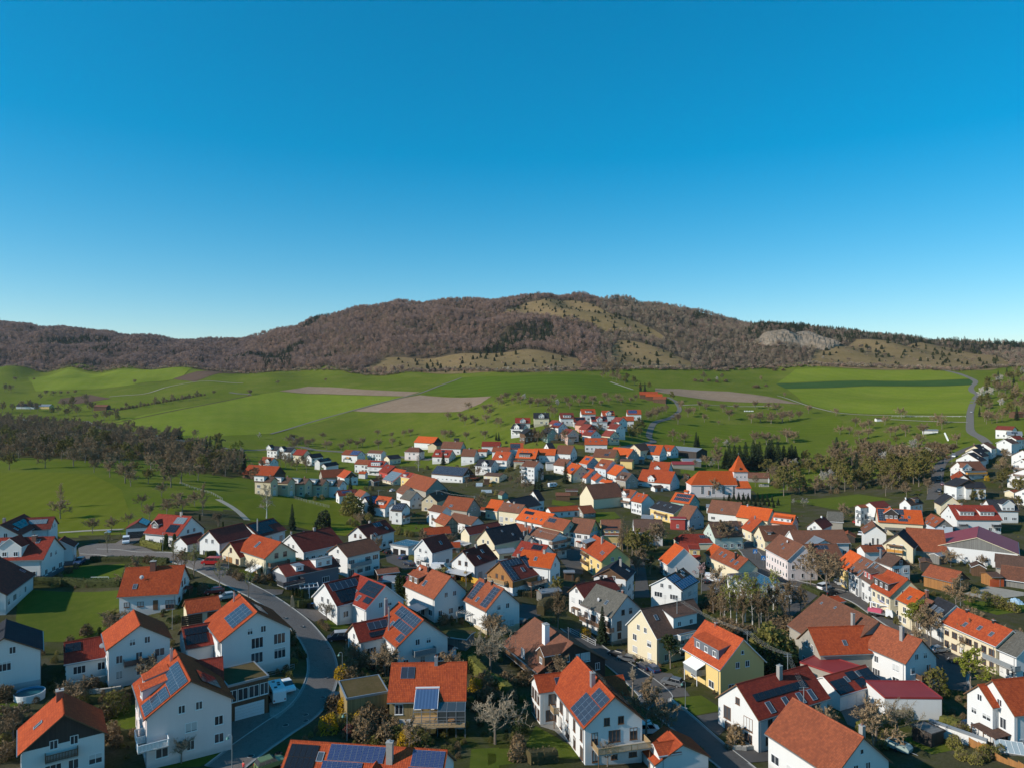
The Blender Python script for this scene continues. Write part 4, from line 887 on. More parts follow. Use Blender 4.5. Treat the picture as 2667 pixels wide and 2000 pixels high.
house('white cross-gabled house with matt black solar block and five grey collectors',[V('E',545,845,910,990,660,1270,hr=9.5,p=40),V('E',600,870,190,965,315,1240,hr=8.2,p=38)],'white',['red','red'],
      [('sol','E',.5,.97,.05,.55,3,3,'black'),('sol','E',.78,.97,.58,.8,2,1,'black'),('sky','E',.42,.62,1.0,1.5),('sky','E',.62,.74,1.2,1.5),(1,'sol','E',.15,.9,.08,.4,5,1,'dark'),(1,'sol','E',.3,.85,.45,.92,4,2,'black'),('bal','2',-4.8,-1.8,3.0,2.0,'panel'),(1,'gar','2',1.2,2.6,2.2)],cols={'2':3})
house('white cross-gabled house with large solar field, curved balcony and white awning',[V('E',1055,1175,1345,1385,1020,1703,hr=10,p=38),V('E',1050,1325,520,1430,590,1655,hr=7,p=36)],'white',['orange','red'],
      [('sol','E',.2,.97,.04,.34,9,2,'dark'),('sol','E',.42,.97,.36,.62,6,1,'dark'),('sol','E',.8,.97,.64,.86,2,1,'dark'),('sky','E',.38,.62,1.1,1.6),('chim',.45,.78,1.0,STEEL,.3),(1,'sol','E',.3,.72,.12,.5,3,1,'dark'),(1,'sol','E',.1,.75,.62,.86,6,1,'black'),('chim',.0,.5,1.0,ZINC,.6),
       ('bal','2',-2.3,2.3,3.3,1.3,'panel'),('awn','E',-5.6,-2.2,2.7,2.6)],cols={'2':3},skip=.0,wh=1.7)
house('straw-clad house with broad orange roof, glazed veranda and lowered blue sunblind',V('F',970,445,1845,432,920,900,hr=9,p=36),'tanwood','orange',[('sol','E',.14,.32,.12,.42,2,1,'dark'),('chim',.59,.06,1.1,ZINC,.5)],ns=1,zb=3.2,cols={'E':4},skip=.4,base='white',base_h=1.6)
flat('low garage with brown turf roof and grey rim beside the glazed veranda house','F',(460,850),(925,770),(960,560),4.2,'tanwood','sedum',rim=.2)
house('house at the bottom edge whose orange roof carries blue and black solar fields',V('Z',756,1927,1166,1953,hr=8.5,p=36,w=6.2),'white','orange',
      [('sol','E',.02,.2,.06,.5,5,2,'black'),('sol','E',.27,.62,.02,.3,10,1,'blue'),('sol','E',.25,.5,.31,.6,8,1,'blue'),('sol','E',.24,.4,.61,.9,5,1,'blue'),('sol','E',.79,.99,.03,.31,7,1,'blue'),('sol','E',.78,.98,.32,.62,7,1,'blue'),('sol','E',.77,.97,.63,.92,7,1,'blue'),('sky','E',.225,.25),('chim',.66,.25,1.4,CHIM,.7),('dg','E',.58,3.4,.72,.8)])
# ------------------------------------------------------------------ houses near the camera, middle and right
house('white house with brown roof and two grey solar strips above the pergola',V('E',1985,900,2270,1025,2080,1303,hr=10,p=42),'white','tan',[('sol','E',.1,.32,.12,.85,2,6,'dark'),('sol','E',.68,.92,.08,.9,2,6,'dark'),('sky','E',.48,.75),('chim',.3,.05,.6,BLACK,.5),('chim',.55,.03,.6,BLACK,.5)],cols={'2':2},base='beige',base_h=1.0)
house('honey-coloured timber house with black solar roof and wooden terrace balcony',V('G',575,630,215,715,390,940,hr=8.8,p=38),['orangewood'],'darkred',[('sol','E',.02,.34,.05,.62,4,4,'dark'),('sol','E',.4,.98,.04,.33,6,2,'dark'),('sol','E',.78,.98,.34,.97,2,4,'dark'),('sky','E',.5,.6,1.0,1.5),('chim',.38,.02,.8),('bal','E',-6.0,1.5,2.6,3.0,'wood',True),('bal','2',-3.2,3.8,3.0,1.3,'light')],fr=PVB,cols={'2':3},base='white',base_h=2.4)
house('tall white house with bright red steep roof behind the timber solar house',V('G',490,575,880,625,785,793,hr=11,p=43),'white','bright',[('sky','E',.48,.5),('chim',.66,.03,.7)],cols={'2':2,'E':2},base='salmon',base_h=.8)
house('house with faded red roof, two chimneys and black collectors behind the bright red roof',V('G',475,475,790,525,hr=9.2,p=36,w=5.2),'white','red',[('sol','E',.5,.85,.1,.4,4,1,'black'),('chim',.4,-.02,.8),('chim',.7,-.02,.9),('sky','E',.2,.5)])
house('white house with maroon roof overlapped by the grey-roofed house',V('G',1520,890,1100,985,1205,1135,hr=8.6,p=38),'white','darkred',[('chim',.3,.0,.9,BLACK,.6),('slab','2',-1.5,1.2,2.7,.9,WOODT)],cols={'2':2})
house('large white house with weathered grey roof and long brown side balcony',V('G',1340,970,1705,1105,1530,1365,hr=11,p=40),'white','grey',[('sky','E',.62,.55),('dish','E',.42,.6),('bal','E',-6.5,5.0,3.2,1.5,'wood'),('chim',.8,-.1,.5,CHIMB,.5)],cols={'2':2,'E':4},fr=PVB,base='stone')
house('tall cream house with brown tiled roof and white double balcony',V('I',470,1140,-140,1265,35,1613,hr=11.5,p=43),'cream','umber',[('ds','E',.42,7.2,.8,2.4,{'nwin':2}),('bal','E',-4.6,2.2,5.4,1.6,'white'),('bal','E',-4.6,2.2,2.7,1.6,'white'),('ant',.55),('sky','E',.82,.35)],cols={'2':2,'E':3},skip=0)
house('low chalet with brown sheet roof, dark timber gable and big white chimney',V('Z',1392,1606,1494,1674,1338,1701,hr=7.4,p=30),'darkwood','brown',[('chim',.62,.35,2.2,WHITEP,1.1),('bal','E',-6.5,3.0,2.6,2.0,'wood'),('ant',.88,2.6),('dg','E',.9,3.2,.8,2.2,{'cm':'wood','nwin':1}),('win','E',-1.2,3.0,1.6,1.9,'S'),('win','2',-3.0,3.0,2.2,1.9,'S')],cols={'E':3},top='darkwood')
house('white house with orange cross roof, twelve-by solar field and wooden gable balcony',[V('H',1120,365,1555,835,1170,1180,hr=11,p=40),V('H',1180,520,620,590,680,795,hr=8.2,p=36),V('H',1400,612,1650,582,1750,830,hr=8,p=38)],'white','orange',
      [('sol','E',.62,.98,.42,.95,4,4,'dark'),('sol','E',.72,.98,.12,.4,3,2,'dark'),('chim',.6,.2,1.2,ZINC,.7),(1,'sol','E',.2,.62,.28,.82,3,1,'dark'),('sol','O',.2,.9,.1,.8,6,4,'black'),('bal','2',-5.2,3.6,3.2,2.4,'light',True),(1,'bal','E',-5.0,2.4,2.8,1.8,'light',True)],fr=PVB,cols={'2':3},wh=1.9,skip=0)
house('small carport with red hipped roofs beside the hedge at the bottom edge',[V('J',130,1165,350,1385,580,1440,hr=4.6,p=28),V('J',265,1330,0,1372,10,1530,hr=4.2,p=28)],'white',['orange','orange'],[],'carport','carport',noautowin=True)
house('yellow house with wide zinc-fronted dormer, white awning and grey balcony on posts',V('Z',1835.6,1613,1937.3,1663.4,1879.7,1748.2,hr=11,p=43),'yellow','orange',[('ds','E',.52,8.0,.78,1.9,{'nwin':3,'cm':'darkgrey'}),('sky','E',.55,.4,1.0,1.5),('bal','E',-1.2,3.2,2.9,2.2,'panel',True),('awn','E',-1.2,3.4,5.0,2.2),('chim',.3,.0,.5,CHIMB,.5)],cols={'2':2,'E':2},skip=0,trim=PVF)
house('white house with wine-red tiled roof, black solar band and row of four skylights',V('J',1780,465,960,690,1225,1110,hr=10,p=40),'white','red',[('sol','E',.18,.9,.36,.56,10,1,'black'),('sky','E',.2,.78,1.2,2.0),('sky','E',.36,.78,1.2,2.0),('sky','E',.56,.78,1.2,2.0),('sky','E',.78,.78,1.2,2.0),('chim',.45,.14,1.6,CHIM,.7)],cols={'2':2,'E':3},fr=PVB,skip=.1)
house('white house at the bottom edge with large plain terracotta roof and long snow rail',V('Z',2063.9,1814.9,2250.6,1918.8,1991.6,1908.7,hr=10,p=40),'white','tan',[('chim',.92,-.15,1.0)],cols={'E':4},ww=1.8)
house('white triple garage with red roof and black panels',V('Z',2143,1760.6,2254,1730,2291.3,1781,hr=5.4,p=30),'white','red',[('sol','E',.02,.34,.3,.95,2,2,'black'),('sol','E',.44,.64,.1,.5,1,1,'black'),('sol','E',.5,.7,.52,.95,1,1,'black'),('sol','E',.72,.98,.15,.9,2,2,'black'),('sky','E',.39,.4),('sky','E',.7,.3),('gar','E',3.0,2.3),('gar','E',.2,2.3),('gar','E',-2.6,2.3)],'garage','garage',noautowin=True)
house('old farmhouse with brown and orange tiled barn roof and white gabled dwelling',[V('Z',2293.6,1624,2403,1665.7,2361.4,1730,hr=10.5,p=43),V('Z',2103.5,1633,2293.6,1626,2298,1699.6,hr=9.5,p=40)],['white','stone'],['tan','orange'],[('chim',.62,.25,1.6,CHIM,.6),('bal','2',-3.0,1.4,2.6,1.4,'wood'),(1,'sky','E',.4,.6)],name='farmhouse',cat='farmhouse',cols={'2':2})
house('very broad brown barn roof between the bare trees and the street',V('Z',2143,1546.4,2289,1617.5,2052.6,1627.8,hr=11,p=36),'stone','brown',[('sky','E',.12,.2,.6,.7),('sky','E',.35,.15,.6,.7),('chim',.8,.35,.6)],name='barn',cat='barn',noautowin=True)
flat('long low shed with purple sheet roof and white windowless wall','L',(610,835),(1265,842),(790,650),4.4,'white','wine',name='shed',cat='shed',rim=.1,rimm=R_['wine'])
flat('dull purple sheet-roofed shed behind the wine-red house','J',(1700,430),(2212,600),(2212,420),4.0,'stone','wine',name='shed',cat='shed',rim=.1,rimm=R_['wine'])
flat('narrow grey flat-roofed shed between the two hedges at lower right','L',(1120,1100),(1775,1330),(1700,1290),2.6,'white','gravel',name='shed',cat='shed',rim=.1)
house('white stepped house with red roof at the right bottom edge',[V('L',2440,588,1840,640,2110,1060,hr=10.5,p=43),V('L',1790,682,1680,695,1870,965,hr=9.3,p=43)],'white','orange',[('slab','2',-3.6,1.6,2.6,3.2,R_['umber'])],cols={'2':2},wh=1.1)
# row along the village street
house('yellow-walled orange-roofed first house of the street row',V('K',205,578,345,650,190,832,hr=10.5,p=43),'yellow','bright',[('sky','E',.75,.7),('ant',.1)],cols={'E':3})
house('white-walled house with red-brown roof and four skylights in the street row',V('K',345,650,480,718,330,908,hr=10.5,p=43),'white','brown',[('sky','E',.25,.25),('sky','E',.8,.25),('sky','E',.25,.75),('sky','E',.8,.75)],cols={'E':3})
house('white-walled house with dark brown roof and red-sided dormer in the street row',V('K',505,728,640,803,470,992,hr=10.5,p=43),'white','umber',[('ds','E',.45,4.6,.82,1.7,{'nwin':2,'cm':'red'}),('sky','E',.3,.15)],cols={'E':3})
house('cream inn with lettering on its front, orange roof and dark three-window dormer',V('K',640,803,880,915,690,1140,hr=10.8,p=43),'cream','orange',[('ds','E',.42,7.6,.8,1.9,{'nwin':3,'cm':'darkwood'})],name='inn',cat='house',cols={'E':4})
house('narrow cream house with vivid red roof and one skylight in the street row',V('K',890,1000,1075,1080,910,1230,hr=9.5,p=40),'cream','bright',[('sky','E',.55,.6),('chim',1.0,-.1,.8,CHIMB,.6)],cols={'E':3})
house('low brown-roofed house squeezed beside the dark grey roof',V('K',1080,1132,1175,1172,1075,1315,hr=8.2,p=40),'cream','brown',[])
house('house with dark grey roof and three skylights behind the yellow-green street tree',V('K',1215,1120,1430,1215,1280,1390,hr=9,p=40),'white','slate',[('sky','E',.3,.6,1.0,1.5),('sky','E',.55,.62,1.0,1.5),('sky','E',.72,.64,1.0,1.5)],cols={'E':3})
house('long cream house with honey-orange roof facing the street at lower right',V('K',1440,1245,2085,1505,1900,1703,hr=9.5,p=38),'cream','orange',[('sky','E',.35,.62),('sky','E',.58,.5),('sky','E',.8,.55),('chim',.2,.0,.5,BLACK,.5),('chim',.68,.0,.5,BLACK,.5)],cols={'E':7},fr=PVB,skip=.1)
house('white house with grey-brown roof and balcony bays at the right edge',V('L',2110,60,2350,150,2212,420,hr=9.5,p=38),'white','grey',[('bal','E',-3,5,3.0,1.4,'panel')],cols={'E':3})
house('dark timber barn with white ground floor behind the street row',V('K',600,598,805,665,715,785,hr=8.6,p=38),'white','umber',[('chim',.15,.6,1.0,ZINC,.5)],top='darkwood',name='barn',cat='barn',cols={'2':2})
house('low barn with smooth orange-brown roof and glowing timber wall',V('K',1130,745,1500,830,1420,965,hr=6.2,p=34),'orangewood','tan',[],name='barn',cat='barn',top='darkwood',noautowin=True)
house('big hall with wine-red sheet roof, grey upper gable and white lower wall',V('K',1690,305,1670,435,1215,505,hr=9.6,p=20),'white','wine',[('win','2',8.0,1.2,2.6,1.6),('win','2',3,1.6,.8,.7),('win','2',0,1.6,.8,.7),('win','2',-3,1.5,.8,.7),('win','2',-8,1.2,1,1)],name='hall',cat='hall',top='greywood',noautowin=True,trim=W_['cream'])
house('brown-roofed barn at the right edge beside the big wine-red hall',V('K',1875,620,2300,665,1845,775,hr=7.4,p=36),'stone','umber',[],name='barn',cat='barn',noautowin=True)
house('long shed with orange folding doors at the right edge',V('K',1950,750,2320,800,1930,912,hr=5.6,p=34),'greywood','brown',[('gar','E',5.0,3.6,2.6,plain('door_orange',(.55,.10,.03),.6,.1))],name='shed',cat='shed',noautowin=True)
house('little shed with orange board front left of the folding doors',V('K',1770,835,1900,832,1925,890,hr=4.0,p=18),'orangewood','umber',[('gar','E',0,4.6,2.4,plain('door_orange',(.55,.10,.03),.6,.1))],name='shed',cat='shed',noautowin=True)
house('cream house with honey wooden balcony and black roof',V('K',830,335,755,400,hr=9.6,p=40,w=5.2),'cream','slate',[('bal','2',-1.8,3.4,3.2,1.4,'orange'),('slab','2',-1.8,3.4,5.7,1.6,WOODT)],cols={'2':2})
house('large old barn with patchy rust-orange roof behind the cream balcony house',V('K',850,320,1290,350,1060,598,hr=10,p=40),'stone','tan',[],name='barn',cat='barn',noautowin=True)
house('white hall with tall paired gable windows and brown roof',V('K',460,240,500,300,375,415,hr=9.5,p=38),'white','brown',[('win','2',-.8,2.2,.9,2.6),('win','2',.8,2.2,.9,2.6),('sky','E',.4,.6)],name='hall',cat='hall',noautowin=True)
house('orange-roofed house with half-timbered gabled dormer and solar blocks',V('K',510,97,1030,125,1040,288,hr=9.8,p=40),'cream','bright',[('sol','E',.02,.18,.05,.9,3,6,'dark'),('sol','E',.4,.6,.02,.4,5,3,'dark'),('sol','E',.45,.66,.66,.86,5,1,'dark'),('dg','E',.3,5.0,.72,2.2,{'cm':'darkwood','nwin':3}),('sky','E',.55,.55),('sky','E',.7,.55),('chim',.3,.0,.9),('slab','E',-2.0,6.0,3.0,3.4,PV['dark'])])
house('white block with loggias and maroon roof above the parked red car',[V('K',600,12,425,30,500,98,hr=10,p=30),V('K',420,52,290,62,330,95,hr=9.0,p=26)],'white',['darkred','tan'],[('bal','2',-3,-.5,3.0,1.2,'panel'),(1,'bal','2',-3,0,3.0,1.2,'panel'),(1,'bal','2',-3,0,5.8,1.2,'panel')])
house('white gabled house with dark brown roof and shed dormer by the side road',V('Q',985,1295,835,1320,890,1400,hr=8.5,p=42),'white','umber',[('ds','E',.4,3.4,.7,1.3,{'nwin':2,'cm':'wood'}),('chim',.95,.1,.6,WHITEP,.5)])
house('orange-brown roofed house with grey boarded gable and four skylights',V('K',1140,160,1295,225,1215,335,hr=8.8,p=42),'blue','tan',[('sky','E',.4,.35),('sky','E',.78,.5),('sky','E',.3,.85),('sky','E',.55,.9)],top='greywood')
house('white apartment house with red roof and two wide white dormers',V('K',1855,65,1335,60,1415,232,hr=10.5,p=38),'white','red',[('ds','E',.28,5.6,.72,1.6,{'nwin':4}),('ds','E',.72,5.6,.72,1.6,{'nwin':4}),('chim',.25,-.02,.6),('chim',.7,-.02,.6),('bal','E',-8,-5,2.8,1.4,'glass'),('bal','E',5,8,2.8,1.4,'glass')],cols={'E':6})
house('white house with anthracite roof and front gable at the right edge',V('Q',2085,1330,1770,1325,2140,1462,hr=9,p=40),'white','slate',[('dg','E',.4,5.0,.95,2.6)])
house('grey-roofed old barn beside the maroon-roofed white house',V('I',2190,145,2010,135,1990,250,hr=8.4,p=40),'stone','grey',[],name='barn',cat='barn',noautowin=True)
house('white gabled house with maroon roof and band of gable windows',V('I',1980,195,1860,242,1935,352,hr=8.4,p=42),'white','darkred',[('chim',.3,.0,.7,WHITEP,.5)],cols={'2':3})
house('long house with red-brown roof behind the school building',V('K',175,345,-535,357,235,500,hr=9,p=40,L=21),'white','brown',[('chim',.6,-.02,.6)])
house('large white school building with plain brown roof and shaded gable',V('I',1460,398,1735,525,1575,718,hr=11.5,p=42),'rose','brown',[('sky','E',.4,.4,.7,.9),('sky','E',.55,.55,.7,.9),('dish','E',.52,.2)],name='school_building',cat='building',cols={'E':8,'2':3},ww=.9,wh=1.5,skip=.05)
house('hall with smooth dark grey roof right behind the school building',V('I',1745,370,1985,465,1830,555,hr=7.4,p=24),'white','metal',[],name='hall',cat='hall',noautowin=True)
house('white house with brown roof and three dark collectors right of the school',V('K',300,505,-695,515,80,695,hr=9,p=36,L=15),'white','brown',[('sol','E',.25,.5,.1,.35,3,1,'dark'),('sky','E',.75,.5),('sky','E',.85,.55),('chim',.6,.25,.6,BLACK,.5)])
house('small red-brown house with two dark panels behind the street row',V('K',320,525,575,518,622,600,hr=7.4,p=34),'white','tan',[('sol','E',.65,.92,.35,.75,2,1,'dark'),('chim',.45,.05,.7,BLACK,.5)])
# ------------------------------------------------------------------ village centre
house('white barn-like house with blank gable and glowing orange roof',V('I',255,500,360,560,180,765,hr=9.8,p=42),'white','bright',[('gar','E',2.4,3.0,2.6,W_['darkwood'])],cols={'2':0},now='2')
house('orange-red roofed house with tall shed dormer behind the blank white gable',V('I',300,500,530,505,592,690,hr=8.2,p=42),'white','red',[('ds','E',.72,3.4,.72,1.8,{'nwin':1,'cm':'yellow'})])
house('house with red-brown roof, four skylights and grey gable at the crossing',[V('I',775,545,1105,685,950,800,hr=8.8,p=40),V('I',700,505,775,545,640,640,hr=7.6,p=43)],['cream','cream'],['tan','bright'],[('sky','E',.2,.4,1,1.5),('sky','E',.36,.45,1,1.5),('sky','E',.65,.55,1,1.5),('sky','E',.82,.6,1,1.5),('chim',.7,.35,1.0,BLACK,.5)],now='2')
flat('flat-roofed white hall whose whole roof is solar panels','I',(860,855),(1110,985),(1430,945),4.6,'white','gravel',name='hall',cat='hall',feats=[('pv',8,10,'teal')],rim=.1)
flat('white flat canopy in front of the solar-roofed hall','I',(1165,1060),(1600,1085),(1620,1040),3.0,'grey','metal',name='canopy',cat='canopy',rim=.1)
house('white house with bright blue solar roof and steel flue by the bare trees',V('I',355,785,145,893,335,1058,hr=9.6,p=32),'white','umber',[('sol','E',.05,.95,.5,.95,8,2,'blue'),('sol','E',.55,.98,.08,.46,4,2,'blue'),('sky','E',.2,.15),('sky','E',.32,.3),('chim',.4,.0,.8,CHIM,.6)],ww=2.4,cols={'2':2,'E':3})
house('pale green house with dark brown roof behind the bare street tree',V('I',975,245,640,258,690,440,hr=10,p=43),'green','umber',[('sky','E',.15,.5,1,1.6),('sky','E',.72,.55)],cols={'E':4,'2':1})
house('white barn with brown roof patched by a few orange tiles',V('I',680,0,1030,35,985,185,hr=9.2,p=40),'white','brown',[('sky','E',.45,.7)],name='barn',cat='barn',cols={'E':3},skip=.4)
house('long house with saturated red-orange roof right of the patched brown roof',V('I',1015,65,1385,110,1340,250,hr=9.2,p=40),'cream','bright',[('chim',.22,.0,.8,ZINC,.5)],cols={'E':3},skip=.4)
house('orange-roofed house with long white dormer of three windows',V('I',1400,150,1650,180,1625,300,hr=8.8,p=40),'pink','bright',[('ds','E',.5,7.2,.75,1.3,{'nwin':3})])
house('narrow white house with two-tone orange roof at the lane mouth',V('I',1145,190,1265,238,1165,390,hr=8.6,p=43),'cream',['orange'],[('sky','E',.25,.5),('chim',.4,.1,.7,ZINC,.4)])
house('cream house with rusty red roof and small gabled dormer at the crossing',V('I',1640,290,1215,302,1275,478,hr=8.8,p=43),'cream','brown',[('ds','E',.8,2.2,.6,1.0,{'nwin':1,'cm':'wood'}),('dg','E',.12,2.2,.75,1.2)],name='farmhouse',cat='house')
house('blue-grey gabled house with rusty roof and red loggia wing',[V('I',365,55,515,80,400,225,hr=10,p=43),V('I',195,195,380,200,390,225,hr=5.5,p=18)],['grey','red'],['brown','wine'],[],cols={'2':2})
house('small orange-roofed house with two bands of solar panels beside the church',V('O',880,1065,1105,1095,1065,1207,hr=7.6,p=40),'mint','bright',[('sol','E',.15,.9,.1,.42,9,1,'dark'),('sol','E',.15,.9,.48,.8,9,1,'dark')])
house('yellow house with black flat-pitched roof and three skylights below the church',V('O',690,1160,975,1225,890,1325,hr=7.8,p=28),['yellow'],'slate',[('sky','E',.1,.3),('sky','E',.4,.35),('sky','E',.65,.4),('bal','E',-4,4,2.8,1.4,'wood')])
house('red hipped pavilion roof with three dark panels near the crossing',V('I',330,400,590,395,700,500,hr=5.2,p=30,hip1=2,hip2=2),'cream','red',[('sol','E',.75,1.1,.15,.5,4,1,'dark')],name='pavilion',cat='house',noautowin=True)
house('yellow house with brown-red mansard-like roof and black solar strip',V('G',1620,230,1390,230,1400,410,hr=10.4,p=48),'yellow','brown',[('sol','E',.2,.75,.45,.65,4,1,'black'),('ds','E',.5,6.2,.86,1.1,{'nwin':3,'cm':'yellow'})],cols={'E':4})
house('house with plain dark brown roof behind the greening tree',V('G',1765,225,2100,230,2100,385,hr=9.4,p=42),'white','umber',[('bal','E',2,7,3.0,1.5,'white')],cols={'E':4})
house('white house with brown roof, cream gable and little tiled door canopy',V('G',1075,205,1335,235,1275,400,hr=10.4,p=43),['white'],'brown',[('slab','E',-1.0,1.0,2.7,1.2,R_['tan'])],cols={'E':3},top='yellow')
house('very long house with bright orange roof, black collector and five skylights',V('G',510,98,862,165,745,298,hr=9.8,p=38),'white','bright',[('sol','E',.12,.42,.18,.42,4,1,'black'),('sky','E',.32,.7,1,1.3),('sky','E',.48,.68,.6,.8),('sky','E',.6,.65,.6,.8),('sky','E',.76,.65),('sky','E',.93,.62,1,1.3)],cols={'E':8},wh=1.0,skip=0)
house('house with brown-orange roof and one large dark collector next to the long orange roof',V('G',800,190,1050,240,960,362,hr=9.6,p=38),'cream','tan',[('sol','E',.08,.42,.15,.5,3,1,'dark')])
house('cream three-storey house with brown roof above the long orange roof',V('G',270,30,520,60,435,155,hr=10.5,p=34),'cream','brown',[('sky','E',.4,.3,.7,.9),('sky','E',.8,.4,.7,.9),('chim',.5,-.02,.6)],cols={'E':4,'2':1},skip=.1)
house('house with glowing orange roof spotted by tree shadows',V('N',790,1145,940,1165,870,1290,hr=8.4,p=42),'cream','bright',[])
house('white house with flat brown roof and stacked dark wooden balconies',V('G',640,310,925,372,815,465,hr=9.2,p=30),'white','brown',[('bal','2',-4,4.2,3.0,1.8,'wood'),('bal','2',-4,5.2,5.6,1.8,'wood'),('sky','E',.35,.4,.7,.9),('chim',.05,.6,1.2,CHIM,.5)])
house('barn with cream gable and wide dark roof',V('G',415,272,55,340,165,525,hr=9.4,p=43),'cream','slate',[('sky','E',.3,.6,.7,.9),('sky','E',.55,.3,.6,.8),('sky','E',.15,.95,.6,.8)],name='barn',cat='barn',cols={'2':1},skip=.5)
house('old brown-roofed house wedged behind the dark barn',[V('G',415,270,620,312,560,455,hr=9,p=42),V('G',470,382,590,425,480,540,hr=6.8,p=40)],'white',['tan','grey'],[('chim',.6,.1,1.0),(1,'chim',.5,.2,1.2,ZINC,.5)])
house('tall yellow house with orange roof, roof balcony and grey solar skylights',V('G',1320,405,1575,540,1430,735,hr=11,p=40),'yellow','orange',[('chim',.5,.2,1.2,CHIM,.6),('sky','E',.75,.6,.9,1.2),('sky','E',.83,.62,.9,1.2),('ds','E',.12,3.6,.86,2.0,{'nwin':1,'rm':'metal','cm':'wood'}),('bal','E',2,6,3.0,1.5,'wood'),('bal','E',2,6,5.6,1.5,'wood')],cols={'E':3})
house('white house with black low-pitched roof and recessed brown gable balcony',V('G',1600,690,1490,790,1680,945,hr=10.4,p=30),'white','slate',[('chim',.35,.3,1.0,CHIM,.6),('sky','E',.3,.7),('bal','2',-3.5,3.8,5.4,1.2,'wood')],top='wood',cols={'E':5})
house('rusty orange barn roof beside the half-timbered gable',V('E',1340,328,1640,305,1668,387,hr=5.6,p=36),'wood','orange',[],name='barn',cat='barn',noautowin=True)
HT = house('barn with half-timbered gable and brown-orange roof',V('E',1545,150,1670,200,1600,310,hr=8.6,p=46),'beige','tan',[('sky','E',.3,.5,.3,.3),('sky','E',.6,.5,.3,.3)],name='barn',cat='barn',noautowin=True)
house('white house with brown roof and shaded pale side wall above the timbered barn',V('E',1455,55,1610,85,1530,158,hr=8.8,p=38),'white','brown',[('bal','E',-2,1,3.0,1.2,'wood')])
house('low house with two-part brown roof beside the timbered barn',V('E',1690,150,1970,205,1880,290,hr=7,p=34),'white','brown',[('chim',.65,.0,.8)])
house('cream house with dark maroon roof and white veranda canopy',V('G',210,252,-180,320,-105,408,hr=7.8,p=40),'cream','darkred',[('sky','E',.4,.5,.6,.9),('slab','2',-4,3.5,2.8,3.4,plain('canopy_grey',(.4,.4,.41),.4,.1))])
house('beige gabled house with dark roof under the overhead wires',V('N',260,1030,75,1085,200,1170,hr=9,p=38),'beige','umber',[('sky','E',.4,.4,.6,.9)],cols={'2':2})
house('large red-brown roofed house with two skylights and black-roofed side gable',V('N',300,1105,598,1140,545,1290,hr=9.4,p=43),'stone','tan',[('sky','E',.3,.75),('sky','E',.36,.75)],cols={'E':3},skip=.5)
house('black-roofed house with white end wall among the gardens',[V('N',985,1150,1260,1097,1345,1215,hr=7.6,p=34),V('N',1340,1035,1270,1045,1360,1165,hr=10,p=46)],'white','slate',[])
house('big cream-gabled barn with streaked brown-red roof',V('O',205,950,-150,980,-75,1148,hr=11.5,p=45),'cream','brown',[],name='barn',cat='barn',noautowin=True)
house('narrow house with pale brown roof beside the big cream gable',V('O',265,1020,335,1037,283,1132,hr=8.4,p=42),'white','tan',[])
house('white house with brown roof, gabled glass bay and awning',V('O',330,1030,430,1047,345,1135,hr=8.8,p=40),'white','tan',[('dg','E',.25,3.0,.95,2.0,{'nwin':3}),('bal','E',-3,3,2.8,1.4,'wood')])
house('tall white house with orange roof, two skylights and blank side gable',V('O',440,1070,570,1095,490,1190,hr=9.6,p=38),'white','orange',[('sky','E',.35,.3,.8,1),('sky','E',.7,.3,.8,1),('chim',.6,-.02,.5)],now='2',cols={'E':4})
house('long low outbuilding with patched red and brown roof',V('N',1445,1240,1790,1218,1800,1272,hr=4.6,p=26),'white','orange',[],name='outbuilding',cat='shed')
house('small red-roofed shed with gable porch at the end of the outbuilding',V('N',1800,1225,1950,1212,2005,1300,hr=5,p=36),'stone','tan',[],name='shed',cat='shed')
# ------------------------------------------------------------------ behind and beside the church
house('white parish house with wide orange roof and white gabled door dormer',V('O',500,800,880,830,830,970,hr=9.6,p=42),'white','orange',[('dg','E',.42,4.0,.96,2.2)],cols={'E':6},wh=1.0)
house('white house with orange roof and tiny gabled dormer behind the parish house',V('O',600,710,830,722,800,832,hr=9.2,p=42),'white','orange',[('dg','E',.42,3.6,.8,.8),('chim',.1,.0,.7)])
house('white house with orange roof and square black solar field',V('O',550,515,745,525,712,640,hr=9.4,p=42),'white','bright',[('sol','E',.1,.6,.1,.75,6,5,'dark')],base='white')
house('orange roof half hidden behind the black solar square',V('O',760,520,875,530,860,600,hr=8,p=40),'white','orange',[('sky','E',.6,.6)])
house('long dark timber barn with grey roof at the upper village edge',V('O',870,535,1190,562,1170,608,hr=6.6,p=18),'darkwood','metal',[],name='barn',cat='barn',noautowin=True)
house('white house with dark brown roof and red balcony near the lane uphill',V('O',530,500,400,515,450,592,hr=8.8,p=36),'cream','umber',[('bal','2',-2,2,3,1.2,'wood')])
house('orange-roofed house with grey gable and open loft',V('O',170,548,400,568,355,668,hr=8.8,p=40),'stone','bright',[],cols={'E':3},skip=.5)
house('pale yellow gabled house with dark roof and skylights',V('O',215,575,-40,563,25,665,hr=8.8,p=42),'yellow','brown',[('sky','E',.3,.4,.8,1),('sol','E',.3,.5,.55,.8,2,1,'dark')])
house('cream yellow low building with brown roof behind the orange houses',V('O',250,680,400,687,395,712,hr=5.6,p=22),'yellow','umber',[],noautowin=True)
house('white house with red-brown roof and white shed dormer',V('O',30,680,165,702,62,802,hr=9.2,p=42),'blue','tan',[('ds','E',.45,3.6,.72,1.2,{'nwin':2})])
house('white house with clean vivid orange roof and small skylight',V('O',185,745,295,775,202,880,hr=8.8,p=42),'white','bright',[('sky','E',.5,.5,.6,.8)])
house('grey gabled house with brown roof and dark shed dormer',V('O',260,828,382,850,302,945,hr=8.4,p=43),'stone','umber',[('ds','E',.5,4.4,.72,1.4,{'nwin':2,'cm':'wood'})])
